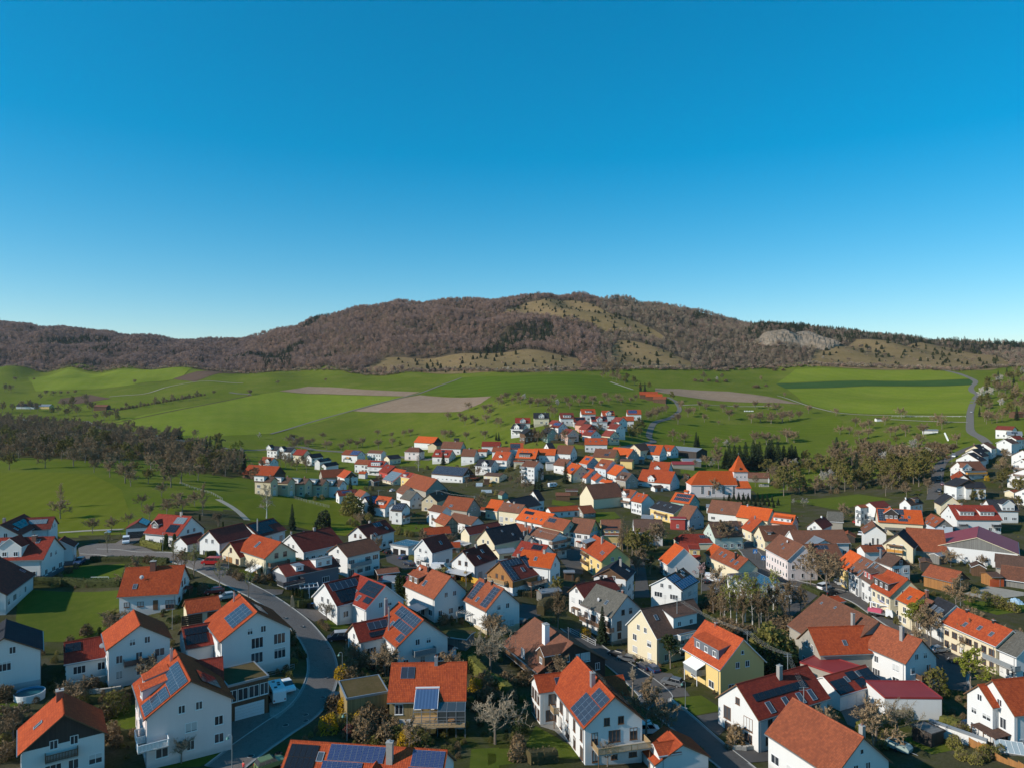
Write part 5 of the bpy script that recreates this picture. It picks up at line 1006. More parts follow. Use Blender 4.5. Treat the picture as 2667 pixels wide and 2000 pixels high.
house('dark-walled house with orange roof and blue collector',V('N',1880,645,1975,662,1902,752,hr=8.2,p=42),'grey','bright',[('sol','E',.3,.75,.2,.48,2,1,'blue')])
house('cream house with red-orange roof and small blue panel above the spruce',V('N',1720,725,1835,755,1742,866,hr=9.4,p=43),'cream','bright',[('sol','E',.45,.75,.45,.7,2,1,'blue'),('chim',.55,-.02,.6)])
house('small orange-roofed house with pale blue collector and grey terrace',V('N',1900,785,1985,805,1900,912,hr=7.4,p=40),'white','orange',[('sol','E',.2,.6,.2,.5,2,1,'pale')])
house('little white gabled house with orange roof in front of the big cream barn',V('N',2010,840,2065,870,1992,942,hr=7.2,p=40),'white','orange',[('sky','E',.5,.5,.6,.8)])
house('low orange roof just above the streaked barn roof',V('N',2070,912,2200,935,2190,975,hr=6,p=34),'white','bright',[('chim',.35,.0,.6)])
house('white house with brown half-hip roof beside the tall spruce',V('N',1565,675,1705,690,1650,768,hr=8.4,p=38),'white','brown',[],cols={'E':2})
house('white house with brown roof and dark first-floor windows on the upper lane',V('N',1565,522,1750,530,1735,630,hr=9.8,p=40),'white','brown',[],cols={'E':6})
house('orange barn roof with black-roofed rear wing',[V('N',1290,562,1545,568,1535,643,hr=8,p=40),V('N',1425,500,1500,497,1550,566,hr=10,p=40)],['white','white'],['bright','slate'],[])
house('house with orange roof and full-width dark wooden balcony front',V('N',1105,562,1340,570,1312,682,hr=9.8,p=42),'darkwood','bright',[('sky','E',.25,.3,.6,.8),('sky','E',.5,.3,.6,.8),('sky','E',.85,.35,.6,.8),('ds','E',.45,8.0,.86,1.8,{'nwin':5,'cm':'wood','rm':'slate'}),('bal','E',-5,5,2.9,1.3,'wood')])
house('orange-roofed house with blue-grey solar slope at the orchard edge',V('N',1010,500,1165,500,1140,567,hr=7.4,p=34),'white','orange',[('sol','E',.02,.75,.15,.95,8,3,'dark')])
house('white house with long red roof at the upper left village edge',V('N',690,483,905,485,862,540,hr=7.6,p=32),'white','red',[],cols={'E':4})
house('house with brown-orange roof behind the white balcony house',V('N',815,545,1020,550,1000,605,hr=8.4,p=38),'white','tan',[('chim',.3,.0,.6)])
house('white house with orange-brown roof, dormer window and curved white balcony',V('N',850,595,1025,605,985,705,hr=9.8,p=42),'white','orange',[('dg','E',.5,2.4,.7,.9),('bal','E',-3,3,3,1.3,'white'),('chim',.4,.0,.6)],cols={'E':3})
house('white house with anthracite roof and white front gable',V('N',650,685,840,697,800,777,hr=8.8,p=38),'white','slate',[('dg','E',.6,4.0,.96,1.8),('bal','E',-4,0,3,1.5,'white')])
house('small white house with short orange roof behind the brown-roofed house',V('N',645,568,755,570,740,600,hr=5.4,p=26),'white','orange',[])
house('tall white house with brown roof and white gable above the solar barn',V('N',470,567,630,572,600,656,hr=9.8,p=43),'white','brown',[('chim',.45,.0,.6)],cols={'E':2,'2':2})
house('white house with red roof, twin dormers and solar skylights by the spruce',V('N',150,573,350,580,300,666,hr=8.6,p=38),'white','red',[('ds','E',.25,2.4,.7,1.1,{'nwin':1}),('ds','E',.72,2.4,.7,1.1,{'nwin':1}),('sol','E',.4,.6,.1,.35,2,1,'dark')])
house('white house with long maroon-brown roof left of the orchard',V('N',240,482,475,488,430,567,hr=9.2,p=38),'white','brown',[('chim',.6,.0,.6),('bal','2',-3,3,3,1.3,'wood')])
house('orange-roofed white barn with dark gable at the field edge',V('M',1990,420,2215,432,2178,507,hr=9.2,p=38),'white','bright',[],name='barn',cat='barn',top='darkwood',noautowin=True)
house('small beige annexe with grey roof beside the orange-roofed barn',V('N',110,500,215,487,205,530,hr=6.2,p=26),'beige','slate',[],noautowin=True)
house('white three-storey apartment block with brown roof and balconies on its left',V('N',1190,700,1350,712,1290,783,hr=12.5,p=30),'white','brown',[('bal','E',1.5,5,3.0,1.5,'panel'),('bal','E',1.5,5,5.7,1.5,'panel'),('bal','E',1.5,5,8.3,1.5,'panel'),('chim',.8,.0,.6)],now='2',cols={'E':4},skip=.15)
house('low white building with flat wine-brown roof near the apartment block',V('N',750,838,935,850,900,885,hr=4.6,p=12),'cream','umber',[],cols={'E':3,'2':2})
house('barn roofed entirely with pale-framed solar panels and dark timber gable',V('N',170,757,535,785,472,887,hr=9,p=36),'white','umber',[('sol','E',.01,.99,.04,.96,18,7,'dark'),('slab','2',-5,3,3.4,6,R_['tan'])],name='barn',cat='barn',top='darkwood',cols={'E':7},wh=1.0,skip=0)
# ------------------------------------------------------------------ left of the centre
house('long barn with rust-brown roof and dark gable beside the yellow townhouse',V('M',1940,850,2205,915,2090,1065,hr=10.5,p=42),'stone','tan',[],name='barn',cat='barn',noautowin=True)
house('barn with orange roof half covered by pale blue solar panels',V('M',1720,790,1850,815,1735,975,hr=8.8,p=38),'cream','orange',[('sol','E',.02,.95,.25,.98,5,5,'pale')],name='barn',cat='barn')
house('narrow yellow townhouse with red roof and white dormer',V('M',1830,830,1940,847,1890,905,hr=10,p=38),'yellow','red',[('ds','E',.4,3.2,.8,1.2,{'nwin':2})])
house('house with greenish brown roof and white gable near the bare birch',[V('M',1860,1035,1975,1060,1880,1160,hr=8.4,p=42),V('M',1810,975,1905,1010,1802,1090,hr=8,p=42)],'white',['grey','brown'],[])
house('white house with orange roof and wide red-roofed dormer',V('M',1530,1105,1690,1125,1590,1250,hr=8.4,p=42),'white','orange',[('ds','E',.5,4.6,.74,1.2,{'nwin':2,'rm':'brown'})])
house('white house whose two black roof slopes are covered with solar panels',[V('M',1720,1185,1855,1195,1790,1285,hr=8.6,p=36),V('M',1740,1180,1690,1200,1545,1320,hr=7.4,p=32)],'white','slate',[('sol','E',.05,.95,.1,.8,6,3,'dark'),(1,'sol','E',.05,.95,.05,.95,6,8,'dark'),('chim',.1,.2,1.0),('bal','2',-3,3,3,1.4,'wood')])
house('small house with blue-black solar roof behind the leafing tree',V('M',1510,1095,1365,1120,1420,1212,hr=8,p=42),'white','darkred',[('sol','E',.1,.9,.1,.9,6,4,'blue')])
house('house with weathered orange roof behind the garden trees',V('M',1310,1030,1390,1060,1330,1132,hr=8.2,p=42),'white','tan',[])
house('low house with maroon roof and black solar strip at the end of the terrace row',V('M',1280,1030,1050,1047,1070,1110,hr=6.4,p=34),'white','darkred',[('sol','E',.3,.8,.2,.6,4,1,'blue')])
for k,nm in enumerate(['leftmost','second from left','middle','second from right','rightmost']):
 house(f'terraced house with white box dormer, {nm} of the five in the row',V('M',140+198*k,881+9.5*k,336+198*k,890.5+9.5*k,290+200*k,952+12*k,hr=8.8,p=34),'beige' if k < 4 else 'white','umber',
          [('df','E',.3,5.6,.9,2.2,{'nwin':2,'rm':'metal'}),('chim',.72,-.05,.7,CHIMB,.5)],group='terrace row with white box dormers',name='terraced_house',cols={'E':2,'2':1},skip=.1)
house('long barn with orange roof and dark gable behind the terrace row',V('M',30,752,395,770,332,880,hr=8.4,p=40),'wood','orange',[],name='barn',cat='barn',top='darkwood',noautowin=True)
house('small cross-gabled house with rusty roof above the long orange barn',[V('M',200,658,330,668,275,735,hr=7.6,p=40)],'white','tan',[('dg','E',.8,3.5,.95,1.5)])
house('white house with grey roof and front gable, leftmost of the new houses',V('M',285,532,405,540,370,590,hr=9,p=36),'white','slate',[('dg','E',.25,5.5,1.0,2.0)])
house('white house with grey roof and arched gable window',V('M',420,548,565,556,505,606,hr=9,p=36),'white','slate',[('dg','E',.25,5.5,1.0,2.0)])
house('cream house with plain bright red roof among the new houses',V('M',590,572,712,578,640,642,hr=9.8,p=38),'cream','red',[('chim',.45,.0,.7,CHIMB,.6)],cols={'E':4},ww=.9)
house('white gabled house with black roof right of the red roof',V('M',860,615,720,630,770,672,hr=8.4,p=36),'white','slate',[])
house('white house with black roof and skylights, middle of the stepped group',V('M',960,668,820,690,860,722,hr=7.4,p=36),'white','slate',[('sol','E',.2,.7,.2,.6,4,1,'black')])
house('small white house with black roof, lowest of the stepped group',V('M',1040,712,890,735,940,770,hr=7,p=36),'white','slate',[],skip=.6)
house('dull red barn roof behind the terrace row',V('M',860,810,1140,795,1090,890,hr=7.4,p=36),'stone','tan',[],name='barn',cat='barn',noautowin=True)
house('gabled house with orange left slope and blue-shaded front behind the terrace row',vmid('M',1175,815,-55,12,4.8,8.4,40),'white','orange',[],top='wood')
house('white house with blue-green solar half roof and orange balcony',V('M',1150,578,1335,590,1282,646,hr=8.8,p=34),'white','tan',[('sol','E',.5,.98,.05,.9,6,4,'blue'),('bal','E',-1,2,3,1.4,'orange'),('bal','E',3,6,3,1.4,'white')])
house('wide white house with brown roof beside the valley road',V('M',1430,580,1592,588,1548,624,hr=8.2,p=30),'white','brown',[('bal','E',0,6,3,1.4,'white')],cols={'E':5})
house('low cream building with black roof beside the valley road',V('M',1760,632,1620,645,1652,686,hr=6.4,p=32),'cream','slate',[])
house('cream-grey house with brown hipped roof behind a bare birch',V('M',1890,548,2000,552,2040,612,hr=9.2,p=36,hip1=2.5,hip2=2.5),'rose','brown',[('chim',.3,.0,.6)])
house('wide white house with rusty roof left of the dormered white house',V('M',1290,688,1450,696,1400,750,hr=8.8,p=32),'white','tan',[],cols={'E':4})
house('white house with red roof and broad white box dormer with solar top',V('M',1440,700,1620,707,1572,777,hr=9.6,p=36),'white','red',[('df','E',.5,7.0,.82,2.0,{'nwin':4,'rm':'metal'}),('bal','E',-5,5,3,1.5,'white')])
house('red-walled house with wine-red roof and pale skylight',V('M',1620,745,1722,766,1642,852,hr=8.4,p=36),'red','red',[('sky','E',.5,.3,1.2,1.2)])
house('little orange-roofed garage below the dormered white house',V('M',1310,825,1395,828,1385,856,hr=4.6,p=32),'white','orange',[],'garage','garage',noautowin=True)
# ------------------------------------------------------------------ new estate on the slope
EST = 'houses of the estate on the slope'
def est(label,c,x,y,ang,L,w,wall,roof,hr=8.6,p=38,feats=(),**kw): return house(label,vmid(c,x,y,ang,L,w,hr,p),wall,roof,list(feats),group=EST,**kw)
DG = ('dg','E',.5,4.2,.97,2.0)
est('white house with red roof and white front gable, far left of the slope estate','N',1155,210,2,12,5,'white','red',feats=[DG])
est('white house with glazed front gable and dark roof below the red-roofed one on the slope','N',1120,283,-30,11,4.6,'white','slate',feats=[('bal','E',-3,3,3,1.5,'glass'),DG])
est('dark timber house with wide gable and open balcony on the slope','N',1225,335,-70,11,5.6,'wood','slate',hr=9,p=32,feats=[('bal','2',-5,5,3.2,1.6,'wood')])
est('cream house with anthracite roof and gabled bay at the top of the slope estate','N',1370,153,0,12.5,5.2,'cream','slate',hr=9,feats=[DG,('chim',.75,.0,.6,ZINC,.4)])
est('mint green gabled house with dark roof on the slope','N',1460,332,-62,11,4.8,'mint','slate')
est('tall white gabled house with bright blue panel roof edge on the slope','N',1575,263,-60,11,4.6,'white','darkred',hr=10,feats=[('sol','E',.1,.9,.1,.6,4,2,'blue')])
est('small cream gabled house between two white ones on the slope','N',1535,238,-58,9,4,'cream','darkred',hr=8)
est('white box-like house with dark red roof and large dormer on the slope','N',1660,152,3,11,5.2,'white','darkred',hr=8.8,feats=[('df','E',.5,6,.85,1.8,{'nwin':3,'rm':'slate'})])
est('pink gabled house with dark red roof on the lower slope','N',1695,338,-66,12,5,'pink','darkred',hr=9.4,feats=[('bal','2',-2,4,3,1.4,'wood')])
est('white house with maroon solar roof in the upper slope estate','N',1805,203,2,9.5,4.6,'white','darkred',hr=7.5,feats=[('sol','E',.2,.9,.1,.7,5,2,'black')])
est('salmon gabled house above the deep red one on the slope','N',1850,237,-62,10,4.6,'salmon','darkred',hr=8.8)
est('deep red gabled house in the middle of the slope estate','N',1905,283,-62,11,4.6,'red','darkred',hr=9.6)
est('white gabled house with blue roof panels below the deep red house','N',1950,348,-60,11.5,5,'white','darkred',hr=9,feats=[('sol','E',.3,.8,.1,.4,3,1,'blue')])
est('white house with plain orange roof and shed dormer at the top of the estate','N',1905,108,3,12,5.2,'white','orange',hr=9.6,feats=[('ds','E',.5,5,.7,1.3,{'nwin':2,'rm':'orange'})])
est('white house with red roof and solar corners around a front gable','N',2030,192,3,13,5.2,'white','red',hr=9,feats=[DG,('sol','E',.02,.28,.1,.6,3,2,'black'),('sol','E',.72,.98,.1,.6,3,2,'black')])
est('white house with orange roof and white gabled bay beside the solar one','N',2135,127,3,10.5,5,'white','orange',hr=9.4,feats=[DG,('sol','E',.65,.95,.05,.4,3,2,'black')])
est('white gabled house with maroon roof at the lower right of the estate','O',130,358,-60,11,4.8,'cream','darkred',hr=8.8,feats=[('bal','2',-3,3,3,1.4,'panel')])
est('tall white gabled house with dark roof edge right of the estate','O',200,282,-62,11.5,4.8,'white','darkred',hr=10)
est('white gabled house with wooden eaves in the upper right of the estate','O',235,203,-62,11,4.6,'white','darkred',hr=9.6)
est('small cream house with dark gable left of the tall white gable','O',150,252,-62,9,4.4,'cream','darkred',hr=8)
est('white house with square orange roof right of the upper gables','O',335,193,-4,9.5,4.6,'white','orange',hr=8.6)
est('pale house with orange roof under a big blue-black solar field, top right of the estate','O',400,118,-3,13,5,'white','orange',hr=8.6,feats=[('sol','E',.1,.7,.1,.8,6,3,'blue')])
est('white house with broad orange roof and three skylights below the estate','N',2000,443,-6,16,5.8,'white','orange',hr=8.8,p=36,feats=[('sky','E',.25,.5,1,1.2),('sky','E',.5,.5,1.6,1.2),('sky','E',.75,.35,1.4,1.2)],cols={'E':5})
FARM = house('farmstead with several low orange roofs at the end of the uphill lane',[vmid('U',1545,885,-8,20,7,7.5,26),vmid('U',1590,905,-10,18,6,6.5,24),vmid('U',1640,925,-18,14,6,6,24)],'wood',['orange','bright','tan'],[],name='farmstead',cat='farm',noautowin=True)
# ------------------------------------------------------------------ houses along the right-hand road
house('white house with black roof, wide front gable and side wing by the right-hand road',[vmid('Q',1500,1085,97,9,6.8,8.8,26),V('Q',1490,1120,1735,1125,1735,1200,hr=7.6,p=30)],'white','slate',[],cols={'2':3},wh=.7,top='darkwood')
house('house with glowing orange left slope between black and brown roofs',V('Q',1470,992,1510,1045,1400,1125,hr=7.6,p=38),'white','orange',[('chim',.5,.3,.6,CHIMB,.5)])
house('white house with brown half-hipped roof and honey balcony by the right-hand road',V('Q',1440,890,1700,885,1705,992,hr=9,p=38),'white','brown',[('dg','E',.08,5.5,1.0,1.6),('bal','E',-6,6,2.8,1.3,'orange')],cols={'E':4})
house('white house with black roof and glazed gable, lowest of the three stepped black roofs',V('Q',1640,782,1560,795,1690,890,hr=9,p=32),'white','slate',[('sky','E',.6,.6,.8,1),('bal','2',-4,4,3,1.4,'light')])
house('white house with black roof, middle of the three stepped black roofs',V('Q',1690,738,1605,750,1745,832,hr=9.2,p=34),'white','slate',[('sky','E',.6,.6,.8,1)])
house('house with black roof and orange chimney, uppermost of the three stepped black roofs',V('Q',1715,692,1635,705,1780,772,hr=9.2,p=34),'cream','slate',[('sky','E',.5,.6,.8,1),('chim',.7,-.2,.7,CHIMB,.5)])
house('white house with brown gable roof beside the bend of the right-hand road',V('Q',1800,665,1740,675,1845,742,hr=9,p=34),'white','brown',[])
house('large plain white gable with dark roof right of the road bend',V('Q',2070,625,1978,634,2065,690,hr=9,p=30),'white','umber',[],skip=.5)
house('white house with red roof topmost on the right',V('Q',1905,478,2110,487,2100,530,hr=8,p=30),'white','darkred',[])
house('white house with pale grey roof and carport below the topmost red roof',V('Q',2190,545,2010,540,2150,590,hr=7.6,p=26),'white','metal',[('sol','E',.3,.7,.2,.6,3,1,'dark')])
house('white house with red roof strip left of the plain white gable',V('Q',2160,592,2060,600,2110,640,hr=8,p=30),'white','red',[])
house('white gabled house with grey roof at the right edge above the brown one',V('Q',2330,745,2190,755,2290,850,hr=9,p=32),'white','slate',[])
house('white balcony house with brown roof at the right edge',V('Q',2330,845,2180,860,2290,930,hr=8.6,p=32),'white','tan',[('bal','2',-3,4,3,1.4,'wood')])
house('white house with wide brown eaves and arched balcony at the right edge',V('Q',2400,950,2200,975,2330,1100,hr=9.6,p=28),'white','umber',[('bal','2',-5,4,3.2,1.5,'wood'),('bal','2',-5,4,5.8,1.3,'wood')])
house('white house with dark roof partly cut by the right edge',V('Q',2420,1170,2230,1190,2330,1290,hr=8,p=30),'white','umber',[])
house('cream gabled house with climbing plant and dark roof by the right-hand road',vmid('Q',1335,1270,75,10,4.6,8.8,42),'cream','slate',[('sol','O',.2,.8,.1,.5,3,2,'black')])
# ------------------------------------------------------------------ church
def church():
 v = V('O',1150,822,1570,826,1560,985,hr=15,p=48); v.hip1 = 0
 base = v
 # measured by hand: the nave's eaves run parallel to the photo; the left end is hipped
 A = at(px('O',1150,822),15.0); Bp = at(px('O',1575,822),15.0); zr = (A.z+Bp.z)/2
 nave = vol('O',1150,822,1560,822,1560,985,hr=14.5,p=50)
 nave.hip1 = 6.0; nave.og = 0.35
 root = empty('church',nave.M,'pale pink village church with orange roof and square tower under a steep pyramid spire','church'); R = Matrix.Identity(4)
 wall_mesh(nave,root,R,W_['rose'],None,W_['stone'],0.8); roof_mesh(nave,root,R,R_['bright'],PVF,True)
 DBG.append(f'CHURCH L{nave.L:.1f} w{2*nave.w:.1f} he{nave.he:.1f} Y{nave.Y:.0f}')
 s = nave.sE; M,hw,_ = face_M(nave,'E')
 sgn = 1 if (M.to_3x3() @ Vector((1,0,0))).x > 0 else -1     # +1: face x runs with the ridge
 def arch(Mf,a,z,w,h):
  n = 9; pl = [(-w/2,0),(w/2,0)]+[(w/2*math.cos(PI*i/n),h-w/2+w/2*math.sin(PI*i/n)) for i in range(n+1)]
  o = MB().prism([(x*1.22,zz*1.04-0.1) for x,zz in pl],'y',-0.02,0.05).build('window',WHITEP,root,Mf @ T(a,0,z)); MB().prism(pl,'y',0.0,0.075).build('pane',GLASS,o)
  m = MB().box(-0.04,0.04,0.07,0.09,0,h);
  for k in range(1,4): m.box(-w/2,w/2,0.07,0.09,h*k/4-0.03,h*k/4+0.03)
  m.build('glazing_bar',WHITEP,o)
 L_ = nave.L+nave.hip1
 for f in (0.26,0.50,0.725,0.95):
  x = -nave.hx-nave.hip1+f*L_*0.97; arch(M,sgn*x,2.6,1.3,4.3)
 for k in range(4): window(root,M @ T(sgn*(-nave.hx-nave.hip1+L_*0.34+k*0.8),0,0.5),0.55,0.9,'n',True)
 MB().box(-0.35,0.35,0,0.3,0,2.4).build('statue',WOODT,root,M @ T(sgn*(-nave.hx-nave.hip1+L_*0.39),0,2.0))
 # tower at the right end
 Yt = nave.Y+1.0; k = Yt/F0; xl,xr = (px('O',1530,0)[0]-CX)*k,(px('O',1688,0)[0]-CX)*k; wt = xr-xl; zb = nave.M.translation.z
 ztop = CAMZ-(px('O',0,820)[1]-CY)*k-zb; zsp = CAMZ-(px('O',0,640)[1]-CY)*k-zb
 Mt = nave.M.inverted() @ Matrix.Translation(((xl+xr)/2,Yt,zb)); t = wt/2
 MB().box(-t,t,-t,t,-2,ztop).build('tower',W_['rose'],root,Mt)
 e = t+0.55; t0 = t*0.78; zm = ztop+(zsp-ztop)*0.14; q = MB(); sl = math.hypot(e,zsp-ztop)
 for a in range(4):
  ra = Matrix.Rotation(a*PI/2,3,'Z')
  P = [ra @ Vector(p) for p in ((-e,-e,ztop-.05),(e,-e,ztop-.05),(t0,-t0,zm+.6),(-t0,-t0,zm+.6))]; q.face(P,0,[(-e,-sl),(e,-sl),(t0,-sl*.8),(-t0,-sl*.8)])
  P = [ra @ Vector(p) for p in ((-t0,-t0,zm+.6),(t0,-t0,zm+.6),(0,0,zsp))]; q.face(P,0,[(-t0,-sl*.8),(t0,-sl*.8),(0,0)])
 q.face([(-e,-e,ztop-.06),(-e,e,ztop-.06),(e,e,ztop-.06),(e,-e,ztop-.06)],1)
 sp = q.build('spire',[R_['bright'],WHITEP],root,Mt)
 MB().tube((0,0,zsp-.2),(0,0,zsp+1.6),.07,.05,6).box(-.4,.4,-.04,.04,zsp+1.0,zsp+1.1).build('cross',STEEL,sp)
 dr = MB().prism([(-.7,ztop+.6),(.7,ztop+.6),(.7,ztop+1.5),(0,ztop+2.3),(-.7,ztop+1.5)],'y',-t+.1,-t*.3).build('spire_dormer',W_['darkwood'],sp)
 for i in (-1,0,1): window(root,Mt @ T(i*t*.58,-t,ztop-3.4) @ Matrix.Rotation(PI,4,'Z'),.85,.95,'n',True)
 # low porch roof at the tower's foot
 zp = CAMZ-(px('O',0,925)[1]-CY)*k-zb; ze = CAMZ-(px('O',0,1018)[1]-CY)*k*0.985-zb; xr2 = (px('O',1712,0)[0]-CX)*k
 q = MB(); D = 3.2
 q.face([(-t,-t-D,ze),(xr2-(xl+xr)/2,-t-D,ze),(t,-t,zp),(-t,-t,zp)],0,[(-t,-4),(t,-4),(t,0),(-t,0)]); q.face([(xr2-(xl+xr)/2,-t-D,ze),(xr2-(xl+xr)/2,t,ze),(t,t,zp),(t,-t,zp)],0,[(-t,-4),(t,-4),(t,0),(-t,0)])
 q.build('porch_roof',R_['bright'],root,Mt); MB().box(-t,xr2-(xl+xr)/2-.4,-t-D+.4,t-.4,-2,ze+.1).build('porch_wall',W_['rose'],root,Mt)
 for i in range(3): window(root,Mt @ T(-t+1.6+i*2.0,-t-D+.4,1.2) @ Matrix.Rotation(PI,4,'Z'),.7,1.2,'n',True)
 # sacristy at the left foot of the nave
church()
house('low red-roofed sacristy against the left end of the church',V('O',985,1040,1035,1045,1042,1068,hr=4.2,p=34),'rose','bright',[],name='sacristy',cat='chapel',noautowin=True)
house('long low cemetery building with brown roof right of the church tower',V('O',1700,838,1960,842,1960,905,hr=5.4,p=34),'stone','brown',[],name='cemetery_hall',cat='building',noautowin=True)
# ------------------------------------------------------------------ plants
bark = plain('bark_grey_brown',(0.20,0.16,0.125),0.95,0.3,4.0,rand=0.2); twig = leafmat('twigs_brown',(0.30,0.205,0.115),(0.19,0.135,0.08),0.0,0.25); twigp = leafmat('twigs_pale',(0.36,0.29,0.20),(0.24,0.195,0.135),0.0,0.2)
birchb = plain('bark_birch',(0.55,0.53,0.49),0.9,0.3,5.0); lf_lime = leafmat('leaves_lime',(0.30,0.31,0.035),(0.19,0.23,0.03)); lf_olive = leafmat('leaves_olive',(0.23,0.20,0.05),(0.15,0.135,0.035)); lf_green = leafmat('leaves_green',(0.055,0.085,0.022),(0.03,0.05,0.015))
lf_yel = leafmat('leaves_yellow_bloom',(0.62,0.38,0.015),(0.42,0.26,0.02)); blossom = leafmat('blossom_white',(0.62,0.58,0.52),(0.40,0.35,0.30)); needle = leafmat('needles_dark',(0.030,0.048,0.020),(0.018,0.028,0.013),0.0); mag = leafmat('blossom_pink',(0.52,0.33,0.32),(0.34,0.22,0.21))
lf_hedge = leafmat('hedge_leaves',(0.085,0.10,0.03),(0.05,0.055,0.02)); lf_brown = leafmat('shrub_brown',(0.20,0.13,0.065),(0.13,0.09,0.045),0.1); lf_red = leafmat('shrub_red',(0.20,0.055,0.045),(0.12,0.04,0.03),0.1); jun = leafmat('juniper_needles',(0.062,0.066,0.022),(0.032,0.037,0.014),0.0)
mist = leafmat('mistletoe_leaves',(0.17,0.15,0.02),(0.11,0.10,0.02))
def rvec(r):
 z = r.uniform(-1,1); t = r.uniform(0,2*PI); s = math.sqrt(1-z*z); return Vector((s*math.cos(t),s*math.sin(t),z))
def leafquad(m,c,s,r,mi=0,flat_=0.0):
 n = rvec(r); n.z += flat_; n.normalize(); a = n.orthogonal().normalized(); b = n.cross(a); t = r.uniform(0,6.28); a,b = a*math.cos(t)+b*math.sin(t),b*math.cos(t)-a*math.sin(t)
 k = len(m.v); m.v += [tuple(c-a*s),tuple(c-b*s*.62),tuple(c+a*s),tuple(c+b*s*.62)]; m.f.append((k,k+1,k+2,k+3)); m.m.append(mi); m.uv.append([(0,0)]*4)
def gen_tree(seed,H=10.0,spread=0.42,trunk=0.25,limbs=8,subs=6,tw=7,twl=3,up=0.35,rt=0.16,thick=1.0,leaf=None,nleaf=0,lsize=0.2,lowcrown=False,droop=0.0):
 """deciduous tree: tapered trunk and limbs (first mesh), twigs and buds (second mesh)"""
 r = random.Random(seed); tm,cm = MB(),MB(); R0 = rt*H/10
 top = Vector((r.uniform(-.3,.3),r.uniform(-.3,.3),H*(0.78 if not lowcrown else 0.6))); fork = H*trunk
 pts = [Vector((0,0,-0.3)),Vector((r.uniform(-.1,.1),r.uniform(-.1,.1),fork))]
 n = 4
 for i in range(1,n+1): pts.append(pts[1].lerp(top,i/n)+Vector((r.uniform(-1,1),r.uniform(-1,1),0))*H*0.015)
 rad = [R0*1.25,R0*.85]+[R0*.85*(1-i/n)+0.03 for i in range(1,n+1)]
 for i in range(len(pts)-1): tm.tube(pts[i],pts[i+1],rad[i],rad[i+1],6)
 def along(P,t):
  k = min(int(t*(len(P)-1)),len(P)-2); return P[k].lerp(P[k+1],t*(len(P)-1)-k)
 lp = []
 for i in range(limbs):
  t = 0.12+0.86*i/(limbs-1); b = along(pts[1:],t); az = i*2.4+r.uniform(-.5,.5); el = up+0.55*t+r.uniform(-.15,.2)
  ln = H*spread*(1.05-0.5*t)*r.uniform(.8,1.15); d = Vector((math.cos(az)*math.cos(el),math.sin(az)*math.cos(el),math.sin(el)))
  e1 = b+d*ln*.5+Vector((0,0,ln*.06)); e2 = b+d*ln+Vector((r.uniform(-.1,.1),r.uniform(-.1,.1),.22-droop))*ln
  r0 = R0*.42*(1.1-t*.5)
  tm.tube(b,e1,r0,r0*.6,5); tm.tube(e1,e2,r0*.6,0.02*thick,4); lp.append((b,e1,e2,ln))
 for b,e1,e2,ln in lp+[(pts[-3],pts[-2],pts[-1]+Vector((0,0,H*.1)),H*spread*.7)]:
  for j in range(subs):
   t = 0.25+0.75*(j+r.random())/subs; s = b.lerp(e1,t*2) if t < .5 else e1.lerp(e2,t*2-1)
   ax = (e2-b).normalized(); d = (ax*.55+rvec(r)*.8+Vector((0,0,.35-droop))).normalized(); l2 = ln*r.uniform(.3,.55); e = s+d*l2
   cm.tube(s,e,0.035*thick,0.016*thick,3)
   for k in range(tw):
    u = 0.15+.85*(k+r.random())/tw; q = s.lerp(e,u); d3 = (d*.5+rvec(r)*.85+Vector((0,0,.25-droop*1.6))).normalized(); l3 = l2*r.uniform(.3,.6); f = q+d3*l3
    cm.tube(q,f,0.02*thick,0.009*thick,3)
    for w in range(twl):
     g0 = q.lerp(f,r.uniform(.2,1)); cm.tube(g0,g0+(d3*.6+rvec(r)*.8).normalized()*l3*r.uniform(.35,.7),0.013*thick,0.006*thick,3)
    if nleaf:
     for w in range(nleaf): leafquad(cm,q.lerp(f,r.random())+rvec(r)*.15,lsize*r.uniform(.6,1.3),r,1)
 return tm,cm
def gen_conifer(seed,H=14.0,rad=0.2,tiers=22,per=11,col=False):
 r = random.Random(seed); tm,cm = MB(),MB(); tm.tube((0,0,-.3),(0,0,H*.97),.02*H,.02,6)
 for i in range(tiers):
  t = i/(tiers-1); z = H*(.06+.92*t); R = H*rad*((1-t)**.8 if not col else (1-t**3)**.5*.9)*r.uniform(.85,1.1)+.12
  for k in range(per):
   a = 2*PI*k/per+i*.7+r.uniform(-.25,.25); l = R*r.uniform(.7,1.12); dz = -l*.28 if not col else l*.6
   c,s = math.cos(a),math.sin(a); tip = Vector((c*l,s*l,z+dz)); w = l*.3+.12; sd = Vector((-s,c,0))*w
   md = Vector((c*l*.55,s*l*.55,z+dz*.3+.08*l)); n = len(cm.v)
   cm.v += [(0,0,z+.05),tuple(md+sd),tuple(tip),tuple(md-sd),tuple(md+Vector((0,0,-.3*w)))]
   for f in ((0,1,4),(1,2,4),(2,3,4),(3,0,4)): cm.f.append(tuple(n+x for x in f)); cm.m.append(0); cm.uv.append([(0,0)]*3)
   for _ in range(4): leafquad(cm,Vector((0,0,z)).lerp(tip,r.uniform(.35,1))+rvec(r)*.25,.16+.05*l,r)
 return tm,cm
